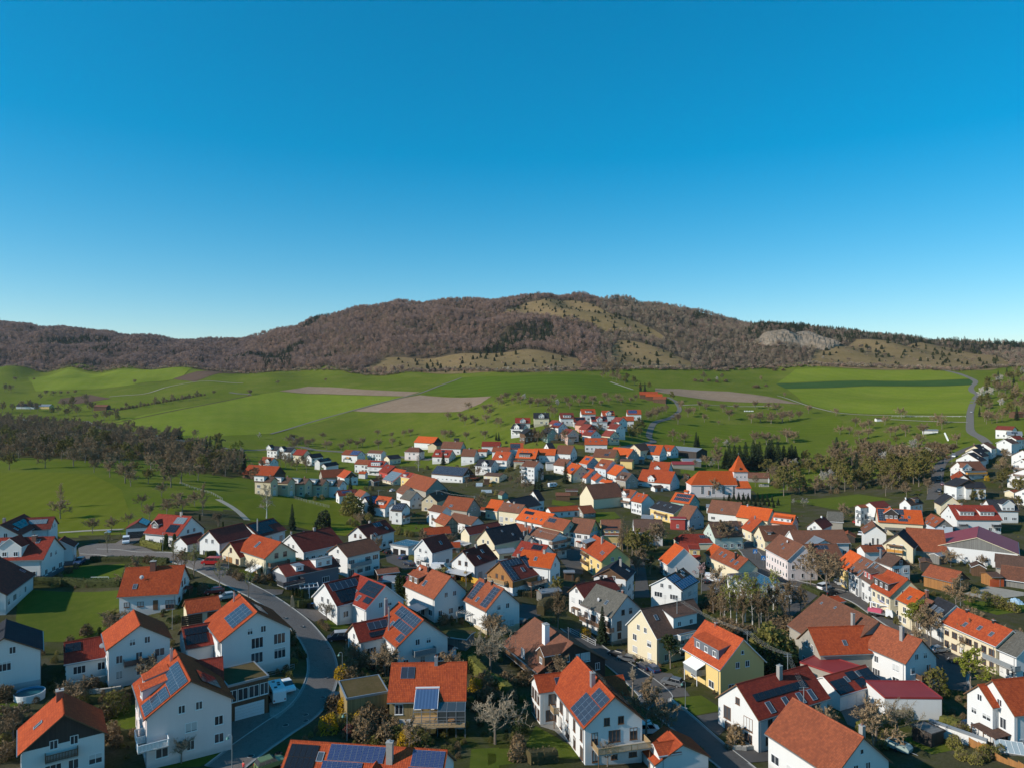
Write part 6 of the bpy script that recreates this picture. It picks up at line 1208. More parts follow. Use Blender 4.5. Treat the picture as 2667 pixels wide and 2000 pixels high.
def gen_bush(seed,H=2.0,W=2.2,n=420,ls=0.13,stems=26,mi=1):
 """shrub: stems fanning from the ground and leaves on a lumpy shell"""
 r = random.Random(seed); tm,cm = MB(),MB()
 for i in range(stems):
  a = r.uniform(0,6.28); e = r.uniform(.55,1.5); d = Vector((math.cos(a)*math.cos(e)*W*.5,math.sin(a)*math.cos(e)*W*.5,math.sin(e)*H*r.uniform(.7,1.05)))
  tm.tube((d.x*.1,d.y*.1,-.1),d,.03,.012,3)
  for k in range(4): q = d*r.uniform(.5,1); cm.tube(q,q+rvec(r)*.35+Vector((0,0,.2)),.012,.006,3)
 lob = [(rvec(r),r.uniform(.75,1.15)) for _ in range(7)]
 for i in range(n):
  d = rvec(r); d.z = abs(d.z); k = max((l*max(0,d.dot(v))**2 for v,l in lob),default=.8); k = .62+.42*k
  leafquad(cm,Vector((d.x*W*.5,d.y*W*.5,d.z*H*.92+.1))*k*r.uniform(.72,1.03),ls*r.uniform(.6,1.4),r,1)
 return tm,cm
KIND = {}
def kind(name,meshes,tmat,cmats,objname,cat):
 t,c = meshes; KIND.setdefault(name,[]).append((t.mesh('trunk',tmat),c.mesh('crown',cmats),objname,cat))
for i in range(3):
 kind('bare',gen_tree(20+i,10,.42,.2,9,7,7,3,thick=2.7,nleaf=2,lsize=.2),bark,[twig,twig],'bare_tree','tree'); kind('fruit',gen_tree(30+i,6,.54,.22,9,6,7,2,up=.3,rt=.24,lowcrown=True,thick=2.3,nleaf=2,lsize=.14),bark,[twig,twig],'fruit_tree','tree')
for i in range(2):
 kind('spruce',gen_conifer(50+i),bark,[needle],'spruce_tree','tree'); kind('olive',gen_tree(60+i,10,.45,.18,10,7,7,1,leaf=1,nleaf=6,lsize=.26,thick=2),bark,[twig,lf_olive],'budding_tree','tree')
 kind('bush',gen_bush(70+i),bark,[twig,lf_brown],'shrub','shrub'); kind('green',gen_bush(75+i,1.6,2.0,520,.12,14),bark,[twig,lf_green],'shrub','shrub'); kind('oliveb',gen_bush(77+i,2.0,2.4,520,.12,20),bark,[twig,lf_olive],'shrub','shrub')
 kind('mistle',gen_tree(68+i,7,.5,.22,9,6,6,2,up=.3,rt=.22,lowcrown=True,thick=2,nleaf=3,lsize=.22),bark,[twig,mist],'fruit_tree','tree')
kind('poplar',gen_tree(40,14,.22,.12,12,7,7,3,up=.8,thick=1.8),bark,[twig,twig],'poplar_tree','tree'); kind('birch',gen_tree(41,13,.25,.16,11,7,7,3,up=.45,droop=.15,rt=.13,thick=1.8),birchb,[twigp,twigp],'birch_tree','tree')
kind('birchg',gen_tree(42,12,.27,.16,10,6,5,1,up=.5,droop=.1,rt=.11,nleaf=3,lsize=.14),birchb,[twig,lf_lime],'birch_tree','tree'); kind('lime',gen_tree(43,7,.40,.25,9,6,6,1,nleaf=5,lsize=.17,droop=.25),bark,[twig,lf_lime],'willow_tree','tree')
kind('street',gen_tree(44,7,.30,.3,8,5,5,2,up=.75,nleaf=1,lsize=.12),bark,[twigp,lf_lime],'street_tree','tree'); kind('blossom',gen_tree(45,7,.42,.2,8,6,6,1,nleaf=5,lsize=.17),bark,[twig,blossom],'blossom_tree','tree'); kind('magnolia',gen_tree(46,6,.36,.2,7,5,5,1,up=.6,nleaf=3,lsize=.15),bark,[twigp,mag],'magnolia_tree','tree')
kind('knotty',gen_tree(47,5.5,.55,.28,9,7,8,3,up=.35,rt=.26,lowcrown=True,thick=1.5),bark,[twigp,twigp],'fruit_tree','tree'); kind('pollard',gen_tree(48,5.5,.3,.42,8,5,9,1,up=1.0,rt=.3,lowcrown=True,thick=1.3),bark,[twigp,twigp],'pollard_tree','tree')
kind('cypress',gen_conifer(52,5,.14,20,9,True),bark,[lf_green],'cypress','tree'); kind('thuja',gen_bush(80,9,7,1500,.32,20),bark,[twig,lf_olive],'evergreen_tree','tree'); kind('pine',gen_bush(82,7,6.5,1500,.28,20),bark,[needle,needle],'pine_tree','tree')
kind('round',gen_tree(49,6,.36,.28,9,6,5,1,up=.6,nleaf=6,lsize=.16),bark,[twig,lf_green],'leafy_tree','tree'); kind('forsythia',gen_bush(84,2.4,2.8,900,.11,30),bark,[lf_brown,lf_yel],'forsythia_bush','shrub'); kind('red',gen_bush(86,1.7,1.8,420,.11,20),bark,[twig,lf_red],'shrub','shrub')
kind('brown',gen_tree(55,9,.36,.2,9,7,7,1,up=.7,nleaf=3,lsize=.15),bark,[twig,lf_brown],'beech_tree','tree')
BASEH = dict(bare=10,fruit=6,spruce=14,olive=10,bush=2,green=1.6,oliveb=2,poplar=14,birch=13,birchg=12,lime=7,street=7,blossom=7,magnolia=6,knotty=5.5,pollard=5.5,cypress=5,thuja=9,pine=7,round=6,forsythia=2.4,red=1.7,brown=9,mistle=7)
trnd = random.Random(5)
def plant(k,X,Y,h,label,group,wide=1.0):
 tm,cm,nm,cat = trnd.choice(KIND[k]); s = h/BASEH[k]
 M = Matrix.Translation((X,Y,g(X,Y))) @ Matrix.Rotation(trnd.uniform(0,6.28),4,'Z') @ Matrix.Diagonal((s*wide,s*wide,s,1))
 o = empty(nm,M,label,cat,group); obj('trunk',tm,o); obj('crown',cm,o); return o
PHRASE = dict(bare='bare tree',fruit='bare fruit tree',spruce='dark spruce',olive='budding olive tree',bush='bare brown shrub',green='dark evergreen shrub',oliveb='olive-green shrub',blossom='white blossoming tree',magnolia='pink blossoming tree',street='young street tree',brown='brown tree',forsythia='yellow forsythia',red='reddish shrub',cypress='slim cypress',pine='dark pine',poplar='tall bare tree',birchg='greening birch',lime='lime-green tree',knotty='gnarled fruit tree',mistle='mistletoe tree',round='green tree')
HOUSES = [(o.matrix_basis.translation.x,o.matrix_basis.translation.y,o['label']) for o in COL.objects if o.get('category') in ('house','barn','garage','shed','hall','building','church','farmhouse','carport')]
STOP = set('with and of the its a an by in on at beside behind under above below between into two three four one from to whose very left right'.split())
def near_house(X,Y):
 d,l = min(((x-X)**2+(y-Y)**2,l) for x,y,l in HOUSES)
 if d > 20**2: return None
 w = l.replace(',','').split()[:11]
 while w and w[-1] in STOP: w.pop()
 return ' '.join(w)
def plants(k,h,label,group,s,jitter=.2,wide=1.0):
 for blk in s.split(';'):
  c,rest = blk.strip()[0],blk.strip()[1:]
  for t in rest.split(','):
   v = [float(x) for x in t.split()]; p = at(px(c,v[0],v[1])); hh = v[2] if len(v) > 2 else h*trnd.uniform(1-jitter,1+jitter)
   lb,gp = label,group
   if group:
    nh = near_house(p.x,p.y)
    if nh: lb = f"{PHRASE.get(k, 'plant')} near the {nh}"; gp = f"{PHRASE.get(k, 'plant')}s near the {nh}"
   plant(k,p.x,p.y,hh,lb,gp,wide*trnd.uniform(.9,1.15))
# orchards on the far meadows
plants('fruit',7.6,'bare fruit tree in the orchard strip below the big green fields','orchard trees below the fields','M 500 520,545 500,600 545,690 540,770 520,890 460,930 580,960 560,1100 590,1200 560,1290 560,1345 545,1530 570,1690 540,1685 450,1520 425,1825 430,1900 420,640 520,720 560,560 590')
plants('fruit',7.6,'bare fruit tree on the meadow left of the slope estate','fruit trees left of the estate','N 295 245,437 245,490 295,572 262,612 300,735 275,530 130,715 150,780 195,780 120,260 450,330 450,510 470,720 460,240 440')
plants('fruit',7.6,'bare fruit tree in the orchard above the slope estate','orchard trees above the estate','N 915 80,1130 60,1240 90,1330 80,1450 100,1700 110,1810 70,1960 60,2060 80,2150 50; U 340 970,380 960,470 950,580 990,640 1000,690 990,870 1000,930 970,1010 970,1090 985,1190 960,1290 970,1320 990,1400 980,1440 960,310 990,430 985,760 970')
plants('fruit',9.5,'bare fruit tree in the orchard behind the church','orchard trees behind the church','O 910 285,1215 260,1500 235,1380 290 4,1755 270,1860 265,1985 280,2115 265,2200 240,1160 110,1240 130,1430 150,1580 130,1800 110,1950 120,2050 160,940 130,1025 200,1090 170,850 480,980 520,1350 540,1560 560,1800 520,1930 520,2050 510,2180 500; V 40 1070,130 1080,220 1070,300 1060,360 1050,440 1000 9,90 1250,260 1230,320 1240')
plants('fruit',9.0,'bare fruit tree in the orchard beside the right-hand road','orchard trees by the right-hand road','Q 90 580,200 580,270 490 9,355 545 9,430 520 9,610 470,510 810 9,570 800 9,730 590,850 600,1055 600,1215 470 10,1265 520,670 610,310 640,420 620,370 780,1435 700,45 365,800 390,1000 720')
plants('mistle',7.5,'fruit tree full of yellowish mistletoe in the orchard by the right-hand road','mistletoe trees','Q 805 550,740 700,1040 560')
plants('blossom',6.5,'white blossoming tree among the orchards','blossoming orchard trees','N 1560 92; U 520 962,790 1000; O 1470 560; V 560 560; M 550 505; S 560 1300,1990 1290; U 2110 800,300 725,390 725,620 735,740 740; T 240 1210')
plants('blossom',7.5,'large white blossoming hedge tree beside the right-hand road',None,'Q 1110 860')
# hedgerows and lone trees in the fields
plants('bush',3.2,'dark shrub of the hedge line crossing the left fields','shrubs of the field hedge',','.join(['S 970 912']+[f'{970+i*31} {912-i*5.4}' for i in range(1,24)]),.35,1.3)
plants('bare',8,'bare tree of the hedge line crossing the left fields','trees of the field hedge','S 1040 905,1160 888,1280 865,1350 860,1420 845,1500 838,1560 830,1620 815')
plants('fruit',7,'lone bare tree standing in the left fields','lone trees in the left fields','S 125 675,280 670,2055 785,1760 785,380 790,440 795,500 790,560 785,620 780,1110 695; T 390 765,160 850,785 742')
plants('bare',11,'bare tree around the hamlet at the far left','trees of the far left hamlet','S 720 900,760 930,790 1000,860 1000,900 990,950 990,700 860,330 830,90 770,40 760,180 900,250 920,310 930,100 930,20 930,560 960,480 940,600 930,640 960,530 900')
plants('olive',9,'budding tree around the hamlet at the far left','trees of the far left hamlet in bud','S 580 880,600 870,430 950,540 960,970 1000')
plants('bush',3.5,'bare scrub on the field island right of the uphill farm','scrub on the field island','U 1930 800,1980 805,2040 800,2110 810,2180 805; V 20 790,90 780,160 650,230 650,0 790',.3,1.6); plants('bare',9,'bare tree on the field island right of the uphill farm','trees on the field island','U 2000 790,2150 790; V 50 740 8,240 870 6')
plants('bare',12,'bare tree in the gully wood above the uphill farm','gully wood trees','U 1170 780,1200 760,1220 740,1250 790,1280 800,1290 760,1310 810,1180 720,1150 700,1240 700,1300 720,1090 690,1120 660,1060 700'); plants('olive',9,'yellowish budding tree in the gully above the uphill farm','budding gully trees','U 1350 830,1370 800,1430 830,1480 880,1550 870,1740 960'); plants('spruce',11,'dark spruce above the uphill farm','spruces at the uphill farm','U 1480 880,1515 885')
plants('bare',8,'bare tree beside the lane to the uphill farm','lane trees','O 570 220,620 210,680 190,730 170,780 150,600 240,660 220; U 1540 1120,1580 1090,1620 1090,1660 1070,1690 1050')
plants('olive',8,'budding tree on the bank right of the slope estate','bank trees right of the estate','O 350 420,400 400,440 440,480 420,380 470,430 350,500 360,460 300')
plants('bare',8.5,'bare shrubby tree among the slope estate gardens','estate garden trees','N 1250 470,1290 480,1330 490,1390 500,1440 480,1560 500,1640 510,860 320,900 320,1480 200,1520 210,1690 420,2040 420,1440 440',.25); plants('green',2.6,'dark evergreen shrub among the slope estate gardens','estate garden shrubs','N 1260 320,1060 320,1330 420,1350 300,1480 270,1640 290,1790 340,1800 460,2030 320,2090 330,1450 240; O 200 200,60 300,350 320')
plants('spruce',7,'small blue-green spruce at the left foot of the slope estate','spruces at the estate foot','N 850 470,880 475')
# wood on the left
def scatter(poly,n,seed,mind):
 r = random.Random(seed); P = pixpoly(poly); a = np.array(P); lo,hi = a.min(0),a.max(0); out = []; t = 0
 while len(out) < n and t < n*60:
  t += 1; x,y = r.uniform(lo[0],hi[0]),r.uniform(lo[1],hi[1])
  if not inside(np.array([[x,y]]),P)[0]: continue
  if any((x-u)**2+(y-v)**2 < mind*mind for u,v in out[-400:]): continue
  out.append((x,y))
 return out
WOODP = 'S -120 1330,300 1310,700 1335,1250 1330,1560 1420,1900 1470,2040 1420,1960 1330,1750 1260,1450 1190,1000 1150,500 1130,-120 1110'
for i,(x,y) in enumerate(scatter(WOODP,175,3,6.0)):
 k = 'bare' if i % 4 else ('olive' if i % 3 else 'mistle'); plant(k,x,y,trnd.uniform(8,14),dict(bare='bare brown tree in the wood behind the near left meadow',olive='budding olive tree in the wood behind the near left meadow',mistle='tree with mistletoe in the wood behind the near left meadow')[k],'trees of the left wood, '+k)
FARW = scatter('S -150 1100,500 1125,900 1130,1450 1180,1500 1140,900 1080,500 1050,0 1010,-150 1000',150,13,5.0)
plants('fruit',8.5,'bare old fruit tree on the slope behind the near left meadow','old fruit trees of the left slope','S 370 1385,605 1370,775 1420,905 1460,890 1390,1030 1510,1075 1535,1350 1480 11,1405 1545 11,1490 1510 11,1330 1620 6,1630 1490,980 1340,700 1340,1240 1400,1560 1440; A 1720 235 6,1630 85 5,1920 170 5,2060 90 6; C 330 170 7,745 310 5,470 80 6,160 130 5'); plants('mistle',8,'dark fruit tree with mistletoe on the left slope','mistletoe trees of the left slope','S 75 1400,1220 1515,1110 1440,1075 1370')
plants('spruce',14,'dark spruce in the left wood','spruces of the left wood','S 1730 1300,1780 1310,1620 1290,1700 1270,1820 1300,2010 1400 12'); plants('olive',14,'golden budding willow above the left wood',None,'S 1790 1230'); plants('pine',8,'lone dark pine behind the left wood',None,'S 1450 1150 11'); plants('bare',9,'bare tree on the field edge behind the left wood','field edge trees','S 1610 1150,1200 1140,1260 1140,1390 1130'); plants('lime',8,'yellow-green tree at the village end of the left wood','yellow-green trees','S 1940 1230,1980 1250,1910 1250; M 1780 565 7,880 900 7'); plants('blossom',6,'pinkish blossoming tree at the far left',None,'S 200 1060 9')
# between village and church, and the belt right of the church
plants('spruce',17,'tall dark spruce in the row behind the church','spruces behind the church','O 1500 800,1560 822,1620 832,1690 790,1780 800,1850 812,1930 822,1990 792,2060 812,2130 802,2190 792,1820 780,1960 780,1460 790 13; V 300 1440 16,330 1430 14,670 1390 17',.2,1.45); plants('spruce',4.2,'low dark spruce in the planted row below the church','spruces below the church',','.join(['O 1440 1195']+[f'{1440+i*52} {1195+(i%3)*14+i*2}' for i in range(1,13)]+[f'{1500+i*55} {1155+i*3}' for i in range(10)]),.2,1.4)
plants('olive',14,'broad golden-olive budding tree right of the church','olive trees right of the church','O 2130 1110 15; Q 150 1235 14,410 1190 13,280 1200 10'); plants('bare',13,'bare tree in the belt between church and right-hand road','belt trees right of the church','Q 90 960,230 950,440 930,720 900,620 1290 11,1100 1260 8,860 1300 7,1000 880,1180 900 9,650 830,340 880,560 900,820 940,130 860,40 900,300 940,480 1000; O 2000 970 11,1340 1140 10,1800 1000 7,1000 1000 7,1380 800,1240 780 8,1200 760 7,1100 790 6'); plants('olive',12,'grey-green budding tree in the belt beside the right-hand road','budding belt trees','Q 940 1150,1060 1150,860 1140,720 1060,1000 1180,780 1160,900 1060,1080 1050'); plants('bush',4,'bare purple-brown scrub beside the right-hand road','roadside scrub','Q 1120 730,1180 730,1240 740,1300 740,1350 760,1400 740,1250 800,1320 800,1200 830,1150 900,1300 860',.3,1.7); plants('blossom',6,'white blossoming shrub near the churchyard','white shrubs','O 1290 790,1340 770; I 1740 80 4,1620 60 3,1770 60 3')
wr = scatter('Q 1690 330,1700 200,1730 100,1800 0,1950 -120,2300 -100,2400 300,2212 420,1960 440,1800 400',62,8,7.0)
for i,(x,y) in enumerate(wr): k = ('bare','olive','bare','spruce','blossom','bare','olive')[i % 7]; plant(k,x,y,trnd.uniform(7,12),dict(bare='bare tree on the wooded slope at the far right',olive='budding tree on the wooded slope at the far right',spruce='dark spruce on the wooded slope at the far right',blossom='white blossoming tree on the wooded slope at the far right')[k],'right slope trees, '+k)
plants('spruce',10,'single spruce beside the upper right-hand road',None,'Q 1700 375'); plants('bare',9,'bare tree below the wooded slope on the right','trees below the right slope','Q 1780 460,1840 450,1900 450,1960 430,1760 430'); plants('olive',7,'olive garden tree between the right-edge houses','garden trees of the right edge','Q 2130 680,2160 740,1980 820 4,2000 760 4,1950 1000,2000 1090,2050 1150,1960 1190,2100 1230,2160 1280,1640 1350 5,1720 1340 5,2150 1450'); plants('spruce',8,'small spruce between the right-edge houses','right-edge spruces','Q 2110 700,1620 1330 6,2140 660')
# village trees
plants('spruce',12,'tall spruce in the middle of the upper village','spruces of the upper village','N 240 752 11,1350 1055 12,1650 965 13,1310 1040 8,430 1300 8; O 1120 545 12,1145 545 9; M 1205 1080 10,1440 1330 10'); plants('thuja',12,'large brown-green evergreen at the foot of the green slope',None,'M 1225 1330 13'); plants('spruce',9,'dark ragged pine above the maroon roofs',None,'M 535 1500 10'); plants('pine',7,'broad dark pine above the maroon roofs',None,'M 900 1490 8')
plants('birch',14,'tall white-stemmed birch on the green slope',None,'M 240 1370 15'); plants('birch',11,'bare birch beside the hipped-roof house',None,'M 1990 820 13'); plants('poplar',13,'tall bare poplar beside the sloping meadow',None,'C 565 185 13'); plants('poplar',9,'tall thin bare tree standing in the near meadow',None,'A 697 100 10'); plants('fruit',6,'young bare tree along the meadow path','young trees of the meadow path','A 697 222 7,1065 388 5,1285 375 5,1480 290 4')
plants('bare',9,'bare tree by the village gardens behind the terrace row','garden trees behind the terrace row','M 400 760,460 790,520 800,590 820,650 780,700 840,110 940 8,60 900 8,180 880,340 1060 6,1550 980 6,1260 960 6,500 760; N 650 900 7,1010 970 5,1180 1060 6,1230 1050 6,1290 900 8,1380 940 8,510 1000 6,1100 1000 5,1140 980 6; E 2000 150 8,1900 130 6,620 300 5'); plants('oliveb',3,'olive garden shrub in the village gardens','village garden shrubs','M 1380 1040,1450 1050,1540 980,700 1140,800 1160,880 1150,1200 1440,1260 1460; N 60 800,980 830,1020 820,400 790,560 790,900 870,850 1100,700 1120,640 1250,820 1290,1880 560,1960 600,1100 790,2080 560; E 700 230,730 250,1330 400,1200 430,1150 420,1450 400,1050 400,1520 900,1600 880,1700 880')
plants('poplar',12,'tall bare upright tree beside the yellow mansard house','tall bare trees by the mansard house','G 1640 610 13,1700 600 10,1610 620 10'); plants('olive',9,'bright greening tree on the village green','greening trees of the village green','G 1800 690 10,1900 690 9,1760 640 8'); plants('bare',10,'bare tree beside the dark plain roof in the village centre','bare centre trees','G 2030 570 10,1940 600 8,1810 880 8,1790 850 6; I 820 570 11,430 520 7,60 560 9'); plants('round',7,'fresh green tree beside the yard in the village centre','fresh green centre trees','G 1960 860 6; I -240 650 7')
plants('bare',12,'large bare plane tree in front of the school building',None,'I 1820 990 12'); plants('bare',11,'bare tree between the school and the car park','car park trees','I 2005 1105 12,2040 1000 10,1980 960 9'); plants('magnolia',6,'pink blossoming tree by the white hall','pink trees by the hall','I 200 860 5,290 860 5,560 1000 7,450 880 5,720 870 5'); plants('bare',8,'gnarled bare tree beside the parked cars in the centre',None,'I 745 1090 8')
plants('birchg',13,'tall birch with first green in the wild garden','birches of the wild garden','I 900 1410 13,965 1430 14,1065 1410 14,1150 1440 13,1390 1270 12,1250 1430 11,830 1380 10'); plants('brown',9,'brownish tree in the wild garden','wild garden trees','I 700 1310 8,1040 1480 9,1230 1480 9,1330 1400 9,1440 1390 9,1580 1340 9,1180 1380 10,1310 1480 8,1500 1450 8,820 1450 8,1700 1350 8,780 1340 8'); plants('bush',3.5,'bare scrub in the wild garden','wild garden scrub','I 800 1500,900 1520,1000 1560,1100 1570,1450 1500,1550 1480,620 1260,680 1280,1620 1500; J 1560 70,1600 100',.25,1.5); plants('thuja',11,'big yellow-green evergreen beside the overhead wires',None,'J 1390 560 14'); plants('pine',7,'dark dense evergreen behind the yellow house','dark evergreens behind the yellow house','J 1240 480 8,1510 520 8,1330 600 8')
plants('round',6.5,'round green tree before the cream balcony house',None,'J 205 510 7'); plants('spruce',8.5,'spruce in front of the long brown balcony',None,'H 1410 225 9'); plants('brown',9,'rusty brown beech beside the driveway',None,'H 895 90 9.5'); plants('olive',5,'slim olive tree by the garden path',None,'G 890 1160 6'); plants('lime',8,'lime-green weeping tree beside the street row',None,'K 990 1560 8.5'); plants('lime',8,'bright lime-green willow at the lower right street',None,'L 1600 790 9'); plants('bare',8,'bare street tree casting shadows on the cream facade','bare street trees by the cream facade','L 1140 250 9,1560 360 8; K 1100 1590 7,110 940 7,1690 1640 7'); plants('oliveb',4,'olive shrub below the farmhouse balcony',None,'L 1170 790 5.5')
plants('pollard',6,'pollarded bare tree on the lower right lawn',None,'L 505 1410 7'); plants('knotty',6,'crooked bare fruit tree on the lower right lawn',None,'L 755 1330 6.5'); plants('pollard',6,'pruned bare tree at the corner of the orange cross roof',None,'H 1760 855 6.5'); plants('knotty',7,'spreading pale fruit tree between the gardens',None,'H 120 560 8'); plants('knotty',6,'bare fruit tree on the shaded lower lawn',None,'H 175 1380 7'); plants('knotty',4,'bare pinkish fruit tree below the pergola house',None,'E 2110 1560 5'); plants('bush',6,'tall brown shrub beside the pergola',None,'E 1560 1330 6.5'); plants('knotty',4,'thin bare tree before the stone terrace',None,'H 1470 1640 4')
plants('street',7,'young street tree with first leaves beside the curved road','street trees along the curved road','C 465 905 8,755 1085 8,1090 1140 6.5,225 745 6'); plants('street',6,'bare young tree on the turning circle island',None,'A 1235 612 6'); plants('magnolia',5,'pinkish bare bush tree between carport and white house',None,'C 590 600 5'); plants('knotty',3.5,'small gnarled tree in the round lawn',None,'C 1115 885 4'); plants('knotty',3.5,'small bare tree at the driveway of the cross-gabled house',None,'E 220 1395 4'); plants('knotty',3.2,'ball-pruned little tree on the shaded bank',None,'D 318 1600 4')
plants('cypress',5,'pair cypress in front of the cross-gabled house','cypress pair','E 1050 1170 6.5,1110 1180 6.5'); plants('cypress',4,'slim cypress at the hedge corner of the red house','slim cypresses','C 145 585 4.5,240 560 4,530 250 2.5,800 320 2'); plants('thuja',5,'dark green columnar bush behind the cypress pair',None,'E 1185 1200 5'); plants('cypress',2.4,'small cypress below the paired windows',None,'D 1270 470 2.6'); plants('cypress',1.8,'short clipped cypress in the grey house garden','short cypresses','C 1605 1105,1645 1115,1680 1125,1715 1135'); plants('cypress',4,'narrow evergreen behind the yellow house gable','narrow evergreens','C 975 480 5,1010 480 5')
plants('forsythia',2.6,'bright yellow forsythia beside the curved road','yellow forsythias by the curved road','F 255 1240 3.4,435 1015 3,610 1180 2.6,390 630 2.8'); plants('forsythia',2.4,'yellow forsythia before the bottom solar roof',None,'F 1130 1420 2.8'); plants('forsythia',2.2,'yellow forsythia on the hedge bank',None,'F 1950 760 2.6'); plants('forsythia',2.6,'glowing yellow forsythia beside the yellow fence',None,'E 1835 940 3'); plants('forsythia',2.4,'round golden forsythia beside the white railing',None,'H 1210 150 3'); plants('forsythia',2.2,'small yellow forsythia in the street gardens','small forsythias','K 1000 720 2.6; Q 1780 1110 3; L 1760 1500 2; G 790 1130 2; N 790 1000 2'); plants('lime',2,'low lime-green bush at the lower street corner',None,'L 1300 815 2.2')
plants('bush',2.6,'brown bare shrub in the gardens beside the curved road','shrubs by the curved road','F 300 980,500 560,560 440,640 500,650 1190 3.4,760 1040 3,880 1110 2.6,660 1330,800 1320,1000 1270,900 1340,860 560,480 660 3,700 1130 3.4,560 1000 3,600 1260,740 1250,830 1180 3',.25,1.15); plants('oliveb',2.4,'olive shrub in the gardens beside the curved road','olive shrubs by the curved road','F 560 960 3,420 1180,500 1110,950 1180,1200 1350,1350 1380,640 430,540 330,1060 1330,1290 1340 2.6',.25,1.1); plants('red',1.6,'reddish shrub in the gardens beside the curved road','reddish shrubs','F 770 520,480 1290 2; A 1290 1410 1.4; J 1040 1200 1.6')
plants('oliveb',3,'large grey-olive shrub on the lower left lawn',None,'B 1330 1040 4.2'); plants('bush',2.2,'bare shrub in the lower left gardens','lower left shrubs','B 60 1120,150 1200,60 1300,150 1150,1450 900,1200 1080,1280 1350,1350 1400,1300 1280,950 790,1050 770,40 850,60 880,100 1500,40 1560; A 990 1560 2.4,1700 720 2,1740 730 2',.25,1.2); plants('green',1.2,'low dark shrub around the lower left terraces','low shrubs of the lower left','B 110 780 1.8,1150 720,1280 690,1000 760,900 790,300 1000,1180 1300; D 1580 160 1.8,1620 230 1.6,1660 330,1720 390 1.6,1380 420 1.6,1430 440 1.6,1240 410,1100 430; A 1720 1400,1800 1450,1950 1400,2000 1420,2040 1380,1900 1500',.25)
plants('bush',2.6,'brown weeping shrub before the wine-red roofed house',None,'J 950 1370 3.8'); plants('bush',2.2,'shrub along the lower middle gardens','lower middle shrubs','H 300 720 3,530 690 3,1780 1470 3.2,620 480 2,40 700 3,120 760 3,60 900 3,220 880,300 960,440 1430 2.6,420 1560 2.4,1140 1260,650 460; J 880 1430 1.4,1100 1290',.2,1.2); plants('green',1.6,'dark shrub along the lower middle gardens','dark lower middle shrubs','H 430 1180,460 1260 2,380 1080 2.2,820 510 1.8,760 550 1.4,680 500; G 480 1060,560 1070,620 1080,250 1050; E 1740 860,1800 870,1560 1000; F 760 390',.25); plants('oliveb',2.2,'olive shrub by the lower right gardens','lower right shrubs','L 1500 1280 2.6,1430 1330 2.6,1400 1420 2.4,1850 1530 2,1950 1480 1.6,1250 1030 1.6,1400 1130 1.4,640 1350 2.2,560 1420 2,1500 1560 2,1650 1600 2,1750 1560; K 460 1240 1.6,500 1260 1.6,1650 1080 2,1800 1160 3,1900 1240 4,2000 1260 3,2100 1290 3,1600 1180 2,660 1370 2,760 1430 2',.2,1.15)
plants('bush',1.8,'shrub in the street-side gardens of the left houses','left garden shrubs','A 690 910 1.6,790 850 1.8,870 800 1.8; C 700 600 2.6,760 620 2.6,880 870 2,950 900 2.2,1000 930 2.2,1180 950 2,1260 960 2.4,1330 930 2; E 480 1330 2.2,160 1440 1.4,230 1500 1.6,820 780 2,880 840 1.8,950 920 1.6; C 1960 1480 1.4',.2)
# hedges: lumpy clipped walls of leaves
def hedge(label,s,h=1.8,w=1.0,m=lf_hedge,seed=1,dens=26):
 P = pixpoly(s); r = random.Random(seed+len(label)); core = MB(); lv = MB()
 P = [Vector(p) for p in P]
 base = Vector((P[0].x,P[0].y,g(P[0].x,P[0].y)))
 for a,b in zip(P,P[1:]):
  L = (b-a).length; d = (b-a)/L; n = Vector((-d.y,d.x)); k = max(1,int(L/1.2)); row = []
  for i in range(k+1):
   c = a+d*L*i/k; z = g(c.x,c.y)-base.z; ww = w/2*r.uniform(.85,1.05); hh = h*r.uniform(.94,1.04); c2 = (c.x-base.x,c.y-base.y)
   row.append([(c2[0]+n.x*s_*ww*q,c2[1]+n.y*s_*ww*q,z+zz) for s_,q,zz in ((-1,1,-.2),(-1,1.05,hh*.7),(-1,.75,hh),(1,.75,hh),(1,1.05,hh*.7),(1,1,-.2))])
  for i in range(k):
   for j in range(5): core.face([row[i][j],row[i][j+1],row[i+1][j+1],row[i+1][j]])
  for e in (row[0],row[-1]): core.face(e)
  for i in range(int(L*dens)):
   t = r.random(); c = a+d*L*t; f = r.choice('tssl'); hh = r.uniform(.05,1.0)*h; off = r.choice((-1,1))*w*.52 if f != 't' else r.uniform(-.5,.5)*w
   if f == 't': hh = h*r.uniform(.97,1.06)
   q = c+n*off; lv_c = Vector((q.x-base.x,q.y-base.y,g(c.x,c.y)-base.z+hh)); leafquad(lv,lv_c,r.uniform(.1,.24),r)
 o = core.build('hedge',m,None,Matrix.Translation(base)); tag(o,label,'hedge'); lv.build('leaves',m,o); return o
lf_hy = leafmat('hedge_yellow_green',(0.155,0.15,0.03),(0.09,0.09,0.025)); lf_hb = leafmat('hedge_beech_brown',(0.13,0.10,0.045),(0.08,0.065,0.03))
